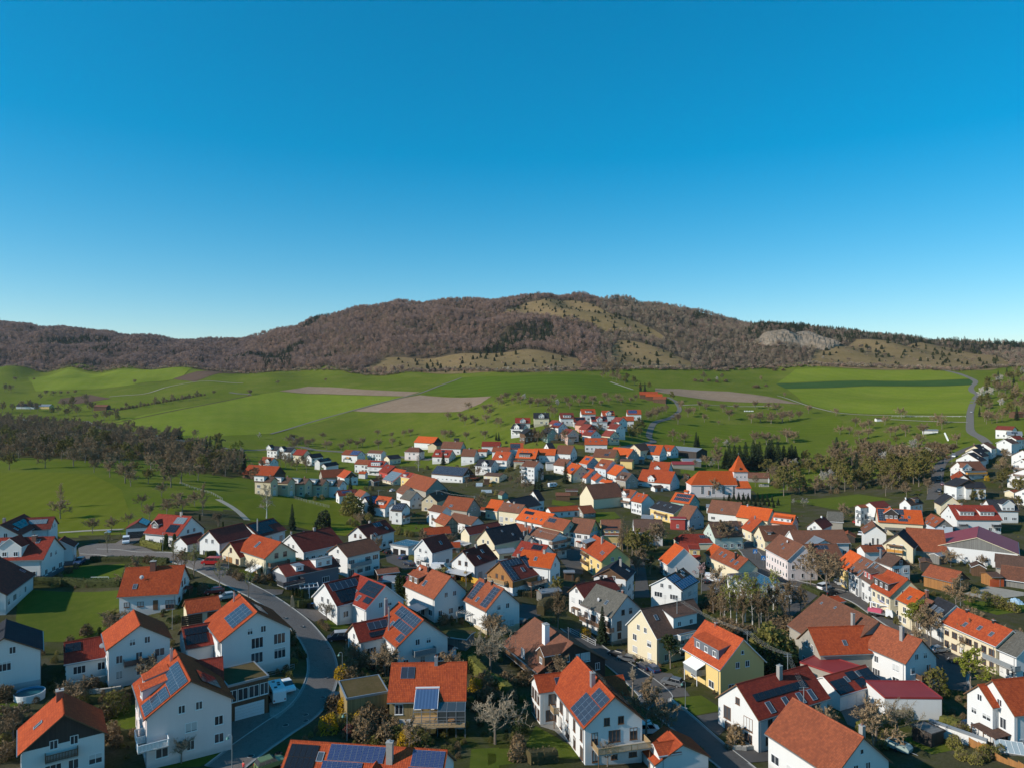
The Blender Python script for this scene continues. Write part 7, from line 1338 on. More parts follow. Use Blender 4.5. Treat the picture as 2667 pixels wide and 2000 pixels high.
for lb,s,h,w,m in [
 ('long clipped hedge between the two shaded lawns on the left','A 305 985,700 990,1390 998',2.0,1.3,lf_hedge),('low clipped hedge along the turning circle','A 1050 712,1500 712,1935 735',1.4,1.0,lf_hedge),('hedge corner around the red-roofed house garden','A 1680 470,1630 525,1880 580',1.7,1.2,lf_hy),('hedge right of the open carport','C 345 670,470 700',1.6,1.2,lf_hy),('hedge beside the parked red minibus','C 600 665,810 650',1.5,1.0,lf_hedge),
 ('clipped box hedge beside the waste bins','C 1670 1240,1900 1215',1.5,1.1,lf_hedge),('rounded hedge in front of the balcony gable','E 1190 700,1300 735,1450 785',1.8,1.5,lf_hy),('tall curved olive hedge behind the pale fruit tree','F 1880 480,1950 560,2060 680,2212 760,2330 860',2.4,1.8,lf_hy),('long straight hedge across the lower right gardens','L 300 1260,700 1150,960 1070',2.0,1.4,lf_hy),('thick short hedge end beside the purple-roofed shed','L 930 1070,1080 1030',2.6,2.2,lf_hy),('hedge piece behind the timber garden shed','L 1260 1180,1460 1250',2.2,1.6,lf_hy),('clipped hedge along the bottom edge beside the road','J -30 1580,300 1560,575 1540',1.7,1.4,lf_hedge),
 ('brown-tipped thuja hedge at the bottom edge','H 560 1600,720 1580,880 1570',1.9,1.8,lf_hb),('brown hedge curving around the driveway entrance','G 700 1330,705 1270,780 1230,960 1200',2.4,2.0,lf_hb),('hedge in front of the honey timber house','G 310 1070,480 1110,700 1130',1.6,1.4,lf_hb),('clipped hedge corner beside the low-eaved house','A 1300 1335,1420 1335,1400 1260',1.4,1.0,lf_hy),('small hedge block on the sunny lawn','A 1240 1390,1275 1360',1.5,1.0,lf_hy),('hedge along the terrace of the bowed-bay house','B 1270 870,1400 840,1540 790',1.2,1.2,lf_hb),('hedge below the wild garden beside the parked van','I 1740 1010,1850 1060,1960 1110',1.2,2.4,lf_hedge),('scrubby hedge along the fence of the green slope','M 1130 1270,1240 1340,1350 1430',1.6,1.4,lf_hb),('hedge at the foot of the slope estate','N 1480 500,1700 505,1900 530',1.8,1.6,lf_hb)]:
 hedge(lb,s,h,w,m)
# ------------------------------------------------------------------ the wooded hill: far wood as one mass each
def far_crown(seed,H,W,n,sz,conif=False):
 r = random.Random(seed); m = MB(); m.tube((0,0,-1),(0,0,H*.6),.28,.12,4)
 if conif:
  for i in range(n):
   t = r.random()**.8; a = r.uniform(0,6.28); R = W*.5*(1-t)**.85+.2; leafquad(m,Vector((R*math.cos(a),R*math.sin(a),H*(.08+.9*t))),sz*(1.2-t*.7),r,1,.4)
 else:
  for i in range(9):
   d = rvec(r); d.z = abs(d.z)+.6; m.tube((0,0,H*.3),Vector((0,0,H*.35))+Vector((d.x*W*.4,d.y*W*.4,d.z*H*.3)),.16,.05,3)
  for i in range(n):
   d = rvec(r); k = r.uniform(.45,1.0); leafquad(m,Vector((d.x*W*.5*k,d.y*W*.5*k,H*.62+d.z*H*.36*k)),sz*r.uniform(.5,1.3),r,1)
 return m
wbrown = leafmat('far_wood_brown',(0.38,0.245,0.175),(0.25,0.16,0.12),0.35,0.38); wpurp = leafmat('far_wood_purple',(0.31,0.21,0.18),(0.20,0.14,0.125),0.35,0.35); wgrey = leafmat('far_wood_grey',(0.36,0.275,0.185),(0.23,0.18,0.12),0.35,0.38); wcon = leafmat('far_wood_conifer',(0.045,0.062,0.026),(0.028,0.038,0.018),0.2,0.35); wyel = leafmat('far_wood_yellowgreen',(0.17,0.17,0.03),(0.11,0.11,0.025),0.0,0.3)
def instancer(name,P,meshes,label,smin=.5,smax=.88,seed=1):
 """one wood: trees instanced on points by geometry nodes"""
 r = np.random.default_rng(seed); me = bpy.data.meshes.new(name); me.from_pydata([tuple(p) for p in P],[],[])
 a = me.attributes.new('sc','FLOAT','POINT'); a.data.foreach_set('value',r.uniform(smin,smax,len(P))); a = me.attributes.new('rz','FLOAT','POINT'); a.data.foreach_set('value',r.uniform(0,6.28,len(P))); a = me.attributes.new('ix','INT','POINT'); a.data.foreach_set('value',r.integers(0,len(meshes),len(P)).astype(np.int32))
 o = tag(obj(name,me),label,None,kind='stuff'); c = bpy.data.collections.new(name+'_stock')
 for i,m in enumerate(meshes): c.objects.link(bpy.data.objects.new(f'{name}_tree',m))
 nt = bpy.data.node_groups.new(name,'GeometryNodeTree'); nt.interface.new_socket('Geometry',in_out='INPUT',socket_type='NodeSocketGeometry'); nt.interface.new_socket('Geometry',in_out='OUTPUT',socket_type='NodeSocketGeometry')
 N_ = nt.nodes.new; gi,go = N_('NodeGroupInput'),N_('NodeGroupOutput'); ci = N_('GeometryNodeCollectionInfo'); ci.inputs['Collection'].default_value = c; ci.inputs['Separate Children'].default_value = True; ci.inputs['Reset Children'].default_value = True
 ip = N_('GeometryNodeInstanceOnPoints'); ip.inputs['Pick Instance'].default_value = True
 def na(n_,t):
  q = N_('GeometryNodeInputNamedAttribute'); q.data_type = t; q.inputs['Name'].default_value = n_; return [s for s in q.outputs if s.enabled and s.name == 'Attribute'][0]
 cx = N_('ShaderNodeCombineXYZ'); nt.links.new(na('rz','FLOAT'),cx.inputs[2]); nt.links.new(gi.outputs[0],ip.inputs['Points']); nt.links.new(ci.outputs[0],ip.inputs['Instance']); nt.links.new(na('ix','INT'),ip.inputs['Instance Index']); nt.links.new(cx.outputs[0],ip.inputs['Rotation']); nt.links.new(na('sc','FLOAT'),ip.inputs['Scale']); nt.links.new(ip.outputs[0],go.inputs[0])
 md = o.modifiers.new('trees','NODES'); md.node_group = nt; return o
HEATHS = [pixpoly(p) for p in HEATHS+['V -20 415,40 362,200 325,400 335,600 395,700 450,560 482,300 455,60 445']]
r_ = np.random.default_rng(4)
def hill_points(n,lo=1.0):
 u = r_.uniform(-1.05,1.05,n*3); Y = np.sqrt(r_.uniform(900**2,1950**2,n*3)); p = u*F0+CX; m = Y > np.interp(p,FE[:,0],FE[:,1])+8
 u,Y = u[m],Y[m]; X = u*Y; return np.c_[X,Y]
H_ = hill_points(26000);
inh = np.zeros(len(H_),bool)
for h in HEATHS: inh |= inside(H_,h)
uu_ = H_[:,0]/H_[:,1]*F0+CX
patch = np.sin(H_[:,0]*.013+1.3)+np.sin(H_[:,1]*.017+H_[:,0]*.006)+np.sin(H_[:,0]*.031-H_[:,1]*.02)
zz = gv(H_[:,0],H_[:,1]); sparse = (uu_ > 1560) & (H_[:,1] < 1300) & (patch < -.2)      # thinner wood on the dry right flank
con = (~inh) & (patch > 1.75) & (r_.random(len(H_)) < .8); con |= (~inh) & (uu_ > 1950) & (H_[:,1] > 1190) & (r_.random(len(H_)) < .38); con |= (~inh) & (r_.random(len(H_)) < .02)
dec = (~inh) & (~con) & (~(sparse & (r_.random(len(H_)) < .35))); left = uu_ < 640
P3 = np.c_[H_,zz]
FB = [far_crown(i,15,9.5,150,.72).mesh('far_tree',[bark,wbrown]) for i in range(3)]+[far_crown(7,16,9,150,.72).mesh('far_tree',[bark,wpurp])]
FP = [far_crown(10+i,15,9.5,150,.72).mesh('far_tree',[bark,wpurp]) for i in range(2)]+[far_crown(17,15,9,150,.72).mesh('far_tree',[bark,wbrown])]
FG = [far_crown(20+i,12,8,110,.65).mesh('far_tree',[bark,wgrey]) for i in range(2)]+[far_crown(27,13,8,110,.65).mesh('far_tree',[bark,wbrown]),far_crown(28,9,7,100,.6).mesh('far_tree',[bark,wgrey])]
FC = [far_crown(30+i,17,6.5,150,1.1,True).mesh('far_tree',[bark,wcon]) for i in range(2)]
instancer('hillside_forest',P3[dec & left],FP,'leafless purple-brown forest covering the left ridge',seed=2); instancer('hillside_forest',P3[dec & ~left & (uu_ < 1560)],FB,'leafless brown beech forest covering the main hill',seed=3)
instancer('hillside_forest',P3[dec & (uu_ >= 1560)],FG,'loose grey-brown wood on the dry right flank of the hill',.45,.95,seed=5); instancer('hillside_forest',P3[con],FC,'dark conifer stands among the leafless forest',.42,.78,seed=6)
YG = r_.choice(len(P3[dec]),26,replace=False); instancer('hillside_forest',P3[dec][YG],[far_crown(41,12,8,90,.9).mesh('far_tree',[bark,wyel])],'few yellow-green budding trees at the forest edge',.5,.9,seed=8)
ED = [];
for p_ in range(-200,2900,5):
 Y0 = np.interp(p_,FE[:,0],FE[:,1]);
 for k in range(2): Y = Y0+r_.uniform(-4,14); X = (p_-CX)/F0*Y; ED.append((X,Y,g(X,Y)))
instancer('forest_edge_scrub',ED,[far_crown(51,5,6.5,60,.7).mesh('far_shrub',[bark,wgrey]),far_crown(52,4,6,60,.7).mesh('far_shrub',[bark,wbrown]),far_crown(53,4,5,50,.7).mesh('far_shrub',[bark,wgrey])],'brown scrub along the foot of the wooded hill',.6,1.3,seed=9)
CS = scatter('T 255 645,265 590,330 560,500 560,510 600,490 645',130,9,4.0); instancer('conifer_stand',[(x,y,g(x,y)) for x,y in CS],FC,'dense dark conifer block at the foot of the main hill',.6,.9,seed=12)
instancer('far_wood',[(x,y,g(x,y)) for x,y in FARW],[c for _,c,_,_ in KIND['bare']],'far bare part of the left wood reading as one brown mass',.8,1.2,seed=14)
UG = scatter(WOODP,420,23,2.5); instancer('undergrowth',[(x,y,g(x,y)) for x,y in UG],[c for _,c,_,_ in KIND['bush']],'bare brown undergrowth between the trees of the left wood',.8,2.2,seed=15)
HS = hill_points(2600); HS = HS[np.any([inside(HS,h) for h in HEATHS[:4]],axis=0)]; instancer('heath_scrub',[(x,y,g(x,y)) for x,y in HS],[far_crown(61,2.2,3.5,40,.4).mesh('far_shrub',[bark,wgrey]),far_crown(62,1.6,3.0,40,.4).mesh('far_shrub',[bark,wbrown])],'low brown scrub scattered over the heath slopes',.5,1.4,seed=16)
# junipers of the heath: the countable ones
JM = []
for i in range(3):
 t_,c_ = gen_bush(90+i,3.2,2.4,240,.32,6); JM.append(c_.mesh('juniper_bush',[jun,jun]))
jr = random.Random(3); NJ = 0
for hp,n,md,where in ((HEATHS[0],105,7,'on the heath below the hilltop'),(HEATHS[1],62,7,'on the lower left heath'),(HEATHS[2],38,7,'on the small heath in the middle'),(HEATHS[3],95,7,'on the right-hand heath')):
 a = np.array(hp); lo,hi = a.min(0),a.max(0); out = []; t = 0
 while len(out) < n and t < 9000:
  t += 1; x,y = jr.uniform(lo[0],hi[0]),jr.uniform(lo[1],hi[1])
  if inside(np.array([[x,y]]),hp)[0] and all((x-u)**2+(y-v)**2 > md*md for u,v in out): out.append((x,y))
 for x,y in out:
  s = jr.uniform(1.0,2.3); o = obj('juniper_bush',jr.choice(JM),None,Matrix.Translation((x,y,g(x,y)-.1)) @ Matrix.Rotation(jr.uniform(0,6),4,'Z') @ Matrix.Diagonal((s,s,s*jr.uniform(.8,1.3),1))); tag(o,'dark juniper bush '+where,'shrub','junipers '+where)
# ------------------------------------------------------------------ vehicles
TYRE = plain('tyre_rubber',(0.018,0.018,0.018),0.9,0.2); RIM = plain('wheel_rim',(0.42,0.43,0.44),0.35,0.1,metal=0.7); HEADL = plain('headlight',(0.75,0.76,0.78),0.15,0.02); TAILL = plain('taillight',(0.35,0.02,0.015),0.3,0.05)
CARG = glass('car_glass',(0.012,0.014,0.017),0.05)
def paint(name,rgb): return plain('car_paint_'+name,rgb,0.28,0.03,1.0,spec=0.6)
CARP = dict(red=(0.42,0.02,0.018),white=(0.74,0.75,0.76),silver=(0.38,0.39,0.40),grey=(0.12,0.125,0.13),black=(0.014,0.015,0.017),blue=(0.03,0.06,0.14),navy=(0.018,0.024,0.045),darkred=(0.16,0.015,0.02),green=(0.12,0.17,0.07))
SHAPE = {  # outline of the lower body and of the glasshouse, side view; x forward
 'car': dict(L=4.3,W=1.76,low=[(-2.15,.35),(-2.12,.78),(-1.95,.92),(.95,.95),(1.75,.80),(2.1,.62),(2.15,.35)],gl=[(-1.95,.92),(-1.45,1.42),(.2,1.46),(.95,.95)]),
 'suv': dict(L=4.4,W=1.84,low=[(-2.2,.40),(-2.18,.90),(-2.08,1.05),(.95,1.05),(1.85,.95),(2.15,.75),(2.2,.40)],gl=[(-2.08,1.05),(-1.75,1.62),(.15,1.66),(.95,1.05)]),
 'van': dict(L=4.9,W=1.9,low=[(-2.4,.38),(-2.42,1.15),(1.65,1.15),(2.35,.92),(2.45,.62),(2.42,.38)],gl=[(-2.42,1.15),(-2.32,1.92),(.95,1.95),(1.65,1.15)]),
 'bigvan': dict(L=5.9,W=2.0,low=[(-2.9,.4),(-2.95,1.35),(1.9,1.35),(2.75,1.05),(2.95,.7),(2.92,.4)],gl=[(-2.95,1.35),(-2.9,2.55),(1.0,2.6),(1.9,1.35)])}
def car_parts(root,shape,col,roofc=None,panelvan=False):
 s = SHAPE[shape]; W2 = s['W']/2; lo = s['low']; gl = s['gl']; pm = paint(col,CARP[col]); ins = 0.17 if shape in ('car','suv') else 0.09
 b = MB(); n = len(lo); e = 0.07
 ring = lambda k,y: [(x*(1-.02*k),y,z) for x,z in lo]
 A,B,C,D = [[(x,y,z) for x,z in lo] for y in (-W2,-W2+e,W2-e,W2)]
 A = [(x*.985,-W2,z if z > .5 else z) for x,y,z in B]; D = [(x*.985,W2,z) for x,y,z in C]
 B = [(x,y,z+(.035 if .6 < z else 0)) for x,y,z in B]; C = [(x,y,z+(.035 if .6 < z else 0)) for x,y,z in C]
 for P,Q in ((A,B),(B,C),(C,D)):
  for i in range(n-1): b.face([P[i],P[i+1],Q[i+1],Q[i]])
 b.face(A); b.face(D[::-1]); b.face([A[0],B[0],C[0],D[0],D[-1],C[-1],B[-1],A[-1]])
 body = b.build('body',pm,root)
 x0,x1,x2,x3 = gl[0],gl[1],gl[2],gl[3]; yb,yt = W2-.05,W2-ins
 def q(p,y): return (p[0],y,p[1]+.02)
 r = MB().face([q(x1,-yt),q(x2,-yt),q(x2,yt),q(x1,yt)][::-1]); r.v = [(a,c,d+.015) for a,c,d in r.v]
 r.face([q(x1,-yt),q(x2,-yt),(x2[0],-yt-.04,x2[1]-.07),(x1[0],-yt-.04,x1[1]-.07)]); r.face([q(x1,yt),q(x2,yt),(x2[0],yt+.04,x2[1]-.07),(x1[0],yt+.04,x1[1]-.07)][::-1])
 for sx in (-1,1):
  for t in (0.0,.36,.70,1.0):
   p0 = (x0[0]+(x3[0]-x0[0])*t,sx*(yb+.008),x0[1]); p1 = (x1[0]+(x2[0]-x1[0])*t,sx*(yt+.008),x1[1]); w = .07 if 0 < t < 1 else .11
   r.face([(p0[0]-w/2,p0[1],p0[2]),(p0[0]+w/2,p0[1],p0[2]),(p1[0]+w/2,p1[1],p1[2]),(p1[0]-w/2,p1[1],p1[2])])
 r.build('roof',paint(roofc,CARP[roofc]) if roofc else pm,root)
 MB().face([q(x3,-yb),q(x3,yb),q(x2,yt),q(x2,-yt)]).build('windscreen',CARG,root); MB().face([q(x0,-yb),q(x0,yb),q(x1,yt),q(x1,-yt)][::-1]).build('rear_window',CARG if not panelvan else pm,root)
 for sx in (-1,1):
  MB().face([q(x0,sx*yb),q(x3,sx*yb),q(x2,sx*yt),q(x1,sx*yt)]).build('side_window',CARG,root)
  if panelvan: MB().face([(x0[0],sx*(yb+.012),x0[1]),(x3[0]-1.7,sx*(yb+.012),x0[1]),(x2[0]-1.2,sx*(yt+.012),x1[1]),(x1[0],sx*(yt+.012),x1[1])]).build('side_panel',pm,root)
  fx = lo[-1][0]-.06; MB().box(fx-.05,fx+.03,sx*(W2-.45)-.16,sx*(W2-.45)+.28*0+.16,.62,.76).build('headlight',HEADL,root); rx = lo[0][0]; MB().box(rx-.02,rx+.08,sx*(W2-.16)-.12,sx*(W2-.16)+.1,.72,.95).build('taillight',TAILL,root)
  for xw in (-s['L']*.29,s['L']*.31):
   w = MB().tube((xw,sx*(W2-.2),.33),(xw,sx*(W2+.015),.33),.33,.33,16,cap=True).build('wheel',TYRE,root); MB().tube((xw,sx*(W2-.1),.33),(xw,sx*(W2+.025),.33),.2,.2,12,cap=True).build('rim',RIM,w)
 MB().box(lo[-1][0]-.02,lo[-1][0]+.015,-.26,.26,.45,.56).build('number_plate',WHITEP,root)
def vehicle(label,c,x,y,x2,y2,shape,col,cat='car',name='parked_car',**kw):
 p = at(px(c,x,y)); q = at(px(c,x2,y2)); a = math.atan2(q.y-p.y,q.x-p.x)
 root = empty(name,frame((p.x,p.y,g(p.x,p.y)+lift(p.y)+.06),a),label,cat); car_parts(root,shape,col,**kw); return root
for a in [('red minibus parked beside the yellow garage','C',670,752,575,750,'van','red','van','minibus'),('white and red van before the dark garage door','A',1452,505,1446,545,'van','white','van','parked_van'),('blue car in the shade beside the turning circle','A',915,745,845,800,'suv','blue'),('dark red car behind the small cream garage','C',700,1085,600,1100,'car','darkred'),('silver car at the corner of the small cream garage','C',835,1150,760,1165,'car','silver'),
          ('white car in the paved bay behind the caravan','D',1545,750,1575,800,'car','white'),('green car with black roof at the bottom edge','D',1345,1655,1470,1620,'suv','green'),('dark car half hidden behind the roadside shrubs','D',2110,880,2170,830,'car','black'),('dark car in front of the solar-roofed garage','E',950,625,1010,615,'car','black'),('small blue car in the sloping yard','E',1110,685,1160,670,'car','blue'),('dark car beside the hedge in the yard','E',1170,760,1110,740,'car','navy'),
          ('dark car beside the yellow fence','E',1720,910,1770,900,'car','black'),('black car before the tall cream house','H',1580,370,1500,340,'car','black'),('grey estate car before the tall cream house','H',1690,425,1590,400,'car','grey'),('dark car beside the wooden railing','H',1890,515,1820,480,'car','navy'),('small blue car at the end of the parking row','H',1985,540,1945,520,'car','blue'),('grey sport utility car below the yellow house','J',225,705,100,690,'suv','grey'),('white van beside the timber gable balcony','H',1910,1260,2030,1255,'van','white','van','parked_van'),
          ('red car parked below the white block with loggias','K',290,285,340,300,'car','red'),('silver car parked beside the red car','K',385,270,430,280,'car','silver'),('white car in front of the white hall','K',330,410,345,390,'car','white'),('dark car in the centre car park','I',590,960,560,945,'car','black'),('pale blue car under the gnarled tree','I',760,1080,800,1075,'car','silver'),('white minivan by the school hedge','I',1975,1035,2030,1020,'van','white','van','parked_van'),('dark car beside the white minivan','I',2050,1095,2110,1085,'suv','black'),('silver car at the first house of the street row','K',75,980,100,1000,'car','silver'),
          ('silver car on the street before the cream facade','L',1235,320,1310,310,'car','silver'),('dark car in the shade of the cream facade','L',1465,455,1400,440,'car','black'),('black car on the paved yard by the garages','L',620,1030,525,1010,'suv','black'),('dark car with white bonnet beside the stepped house','L',1600,1205,1660,1190,'car','navy'),('dark car beside the driveway hedge','G',485,1440,530,1410,'car','black'),('dark car on the village green','G',1880,715,1930,720,'car','black'),('car driving on the upper right-hand road','Q',1605,330,1603,350,'car','silver'),('dark car on the right-hand road below the brown roof','Q',1265,995,1262,1010,'car','navy'),('dark car on the right-hand road beside the hedge block','Q',1225,1105,1222,1120,'suv','black'),('dark red car on the right-hand road','Q',1275,1165,1272,1180,'car','darkred'),('dark car lowest on the right-hand road','Q',1235,1240,1232,1255,'car','black'),('white van under the roadside scrub','Q',1402,842,1398,858,'van','white','van','parked_van'),('white car by the gardens behind the solar-blue roof','M',1690,1060,1730,1055,'car','white')]: vehicle(*a)
vehicle('dark blue camper van with pale roof on the shaded driveway','E',365,1625,245,1610,'van','navy','van','camper_van',roofc='silver'); vehicle('white panel van beside the steep-roofed white house','E',1545,835,1635,845,'bigvan','white','van','panel_van',panelvan=True); vehicle('white delivery van in the centre car park','I',715,950,765,955,'bigvan','white','van','panel_van',panelvan=True)
def caravan(label,c,x,y,x2,y2,L=5.6):
 p = at(px(c,x,y)); q = at(px(c,x2,y2)); a = math.atan2(q.y-p.y,q.x-p.x); r = empty('caravan',frame((p.x,p.y,g(p.x,p.y)+lift(p.y)+.06),a),label,'caravan'); h = L/2
 MB().prism([(-h,.45),(-h,2.2),(-h+.35,2.55),(h-.7,2.55),(h,1.7),(h,.6),(h-.3,.45)],'y',-1.12,1.12).build('body',paint('white',CARP['white']),r)
 for s in (-1,1):
  MB().box(-h*.6,-h*.1,s*1.12-.02,s*1.12+.03,1.3,1.9).build('window',CARG,r); MB().box(h*.25,h*.6,s*1.12-.02,s*1.12+.03,1.3,1.9).build('window',CARG,r); w = MB().tube((0,s*.95,.32),(0,s*1.14,.32),.32,.32,14,cap=True).build('wheel',TYRE,r)
  MB().box(-h-.02,-h+.03,s*.9-.12,s*.9+.12,.7,.95).build('taillight',TAILL,r)
 for x_,y_ in ((-1.4,.4),(.4,-.4),(1.2,.3),(-.5,-.3)): MB().box(x_-.28,x_+.28,y_-.25,y_+.25,2.55,2.62).build('roof_hatch',CARG,r)
 MB().tube((h,0,.5),(h+.9,0,.45),.06,.05,6).build('drawbar',STEEL,r)
caravan('large white caravan beside the timber garage block','D',1415,860,1350,690); caravan('white caravan among the upper village gardens','N',1500,1010,1550,1000)
def crane_truck():
 p = at(px('K',560,1350)); r = empty('crane_truck',frame((p.x,p.y,g(p.x,p.y)+.1),-.7),'white truck with folded crane arm and pink load before the inn','truck'); wm = paint('white',CARP['white'])
 MB().prism([(1.4,.6),(1.4,2.4),(2.9,2.4),(3.2,1.5),(3.2,.6)],'y',-1.1,1.1).build('cab',wm,r); MB().box(-3.4,1.3,-1.15,1.15,.8,1.05).build('flatbed',plain('truck_bed',(.2,.2,.2)),r); MB().box(-3.0,.3,-.9,.9,1.05,1.9).build('load',plain('pink_load',(.5,.08,.14),.6),r)
 MB().box(-2.6,-2.3,-.15,.15,1.0,3.6).tube((-2.45,0,3.5),(2.2,0,3.0),.18,.12,6).build('crane_arm',wm,r); MB().face([(3.17,-1,1.5),(3.17,1,1.5),(2.93,1,2.3),(2.93,-1,2.3)]).build('windscreen',CARG,r)
 for x_ in (2.3,-1.2,-2.4):
  for s in (-1,1): MB().tube((x_,s*.85,.48),(x_,s*1.15,.48),.48,.48,14,cap=True).build('wheel',TYRE,r)
crane_truck()
# ------------------------------------------------------------------ street furniture
LAMPM = plain('lamp_post_steel',(0.42,0.45,0.46),0.4,0.1,metal=0.6); LAMPH = plain('lamp_head_green',(0.10,0.24,0.20),0.4,0.1)
def lamp(label,c,x,y,h=4.6,rz=PI,bow=True,lit=None):
 p = at(px(c,x,y)); r = empty('street_lamp',frame((p.x,p.y,g(p.x,p.y)),rz),label,'street lamp')
 MB().tube((0,0,-.3),(0,0,h),.06,.045,8).tube((0,0,0),(0,0,1.0),.085,.08,8).build('post',LAMPM,r)
 if bow:
  m = MB(); P = [Vector((.32-.32*math.cos(t),0,h+.34*math.sin(t))) for t in [PI*i/8 for i in range(9)]]
  for a,b in zip(P,P[1:]): m.tube(a,b,.035,.035,6)
  m.build('arm',LAMPM,r); MB().tube((.64,0,h+.02),(.64,0,h-.3),.1,.26,12,cap=True).build('lamp_head',LAMPH,r)
 else: MB().box(-.12,.55,-.12,.12,h,h+.1).build('lamp_head',LAMPM,r)
for a in [('bow-necked street lamp at the bottom of the curved road','D',903,1690,5.0,PI),('bow-necked street lamp beside the roadside forsythias','F',405,632,4.8,PI),('bow-necked street lamp before the bottom solar roof','F',460,1345,4.2,PI),('bow-necked street lamp above the small lawn by the yellow house','J',376,975,4.8,PI),('street lamp before the low-eaved orange house','A',1985,1500,4.2,0.5,False),('street lamp at the driveway of the honey timber house','G',710,1195,4.0,PI,True),('tall white lamp mast beside the grey canopy','E',1832,1000,9.5,0,False),('street lamp beside the red-roofed house hedge','A',1875,590,5.0,1,False),
          ('street lamp beside the blue dark-panelled garage','C',865,790,3.8,0,False),('tall lamp mast behind the street row','K',1480,1225,7.5,0,False),('street lamp at the school hedge','I',1778,1030,5.0,0,False),('lamp column in the wild garden car park','I',560,1085,6.0,0,False),('street lamp left of the crossing','I',1048,570,5.0,0,False),('lamp on the right-hand road at the bend','Q',1382,915,6.5,0,False),('lamp on the right-hand road by the scrub','Q',1300,980,6.5,0,False),('lamp on the right-hand road by the hedge block','Q',1260,1120,6.5,0,False),('lamp on the lower right-hand road','Q',1288,1300,6.5,0,False),('lamp post on the street before the cream facade','L',1640,330,7.5,0,False)]: lamp(*a)
def sign(label,c,x,y):
 p = at(px(c,x,y)); r = empty('crossing_sign',frame((p.x,p.y,g(p.x,p.y))),label,'sign'); MB().tube((0,0,-.2),(0,0,2.2),.04,.04,6).build('post',STEEL,r)
 MB().box(-.75,.75,-.04,.04,2.2,3.7).build('panel',plain('sign_blue',(.02,.18,.5),.4,.03),r); MB().face([(-.55,-.05,2.35),(.55,-.05,2.35),(0,-.05,3.4)]).build('white_triangle',WHITEP,r); MB().tube((0,-.055,2.75),(0,-.055,3.0),.1,.06,6).face([(-.15,-.06,2.45),(.15,-.06,2.45),(.06,-.06,2.9),(-.06,-.06,2.9)]).build('walker_symbol',BLACK,r)
sign('blue pedestrian crossing sign on the crossing island','I',1180,690); sign('blue pedestrian crossing sign at the corner of the school','I',1275,770)
WIRE = plain('wire_pale',(0.4,0.4,0.38),0.5,0.1)
def wire(label,A,B,n,sp=.45,sag=.8,group='overhead wires'):
 A,B = Vector(A),Vector(B); d = (B-A); nrm = Vector((-d.y,d.x,0)).normalized()
 for k in range(n):
  m = MB(); o = nrm*(k-(n-1)/2)*sp; P = [A.lerp(B,t/10)+o-Vector((0,0,sag*4*(t/10)*(1-t/10))) for t in range(11)]
  for a,b in zip(P,P[1:]): m.tube(a-A,b-A,.011,.011,4)
  tag(m.build('overhead_wire',WIRE,None,Matrix.Translation(A)),label,'wire',group)
def roofpole(label,c,x,y,htop,hb):
 """pole whose head stands htop above the ground at the photo's point"""
 t = at(px(c,x,y),htop); b = t.z-htop; r = empty('utility_pole',frame((t.x,t.y,b)),label,'utility pole'); m = MB().tube((0,0,hb),(0,0,htop),.09,.07,8); m.build('post',LAMPM,r); q = MB()
 for k in range(2): q.tube((-.8,0,htop-.15-k*.4),(.8,0,htop-.15-k*.4),.04,.04,6)
 q.build('crossarm',LAMPM,r); return t
a = roofpole('roof pole for wires on the tall cream house','I',280,1135,13.5,8); b = roofpole('wooden pole carrying wires over the wild garden','J',1090,80,9,-.5); c_ = roofpole('steel pole where the wires turn behind the wine-red house','J',1555,335,9.5,-.5); d_ = roofpole('roof pole for wires on the wine-red roofed house','J',1740,720,10.5,6)
wire('overhead wire between the tall cream house and the wild garden pole',a,b,4); wire('overhead wire between the wild garden pole and the steel pole',b,c_,4); wire('overhead wire from the steel pole to the wine-red house',c_,d_,4,.25,.3)
a = roofpole('roof pole for wires on the brown roof in the centre','G',545,300,11.5,8); b = roofpole('roof pole for wires above the yellow mansard house','G',1190,450,11,8); wire('overhead wire crossing the village centre roofs',a,b,3); a = roofpole('wooden pole with wires by the beige gabled house','N',165,1040,10,-.5); b = roofpole('wooden pole with wires left of the rust-brown barn','M',1530,1040,9,-.5); wire('overhead wire between the beige house and the rust-brown barn',a,b,3); b2 = roofpole('wooden pole with wires among the gardens','N',600,1110,10,-.5); wire('overhead wire over the gardens of the upper village',a,b2,3)
# ------------------------------------------------------------------ gardens
def at3(c,x,y): p = at(px(c,x,y)); return Vector((p.x,p.y,g(p.x,p.y)))
def pool():
 p = at3('B',340,850); r = empty('garden_pool',frame(p),'round white above-ground pool with blue water on the left lawn','pool'); n = 32; R = 2.3
 m = MB();
 for i in range(n):
  a,b = 2*PI*i/n,2*PI*(i+1)/n; f = lambda t,rr,z: (rr*math.cos(t),rr*math.sin(t),z)
  m.face([f(a,R,-.2),f(b,R,-.2),f(b,R,1.15),f(a,R,1.15)]); m.face([f(b,R-.1,.2),f(a,R-.1,.2),f(a,R-.1,1.15),f(b,R-.1,1.15)],1); m.face([f(a,R,1.15),f(b,R,1.15),f(b,R-.1,1.15),f(a,R-.1,1.15)])
 m.build('wall',[WHITEP,plain('pool_liner',(.10,.30,.48),.5)],r); MB().face([(2.2*math.cos(2*PI*i/n),2.2*math.sin(2*PI*i/n),.85) for i in range(n)]).build('water',plain('pool_water',(.02,.10,.12),.05,.1),r)
pool()
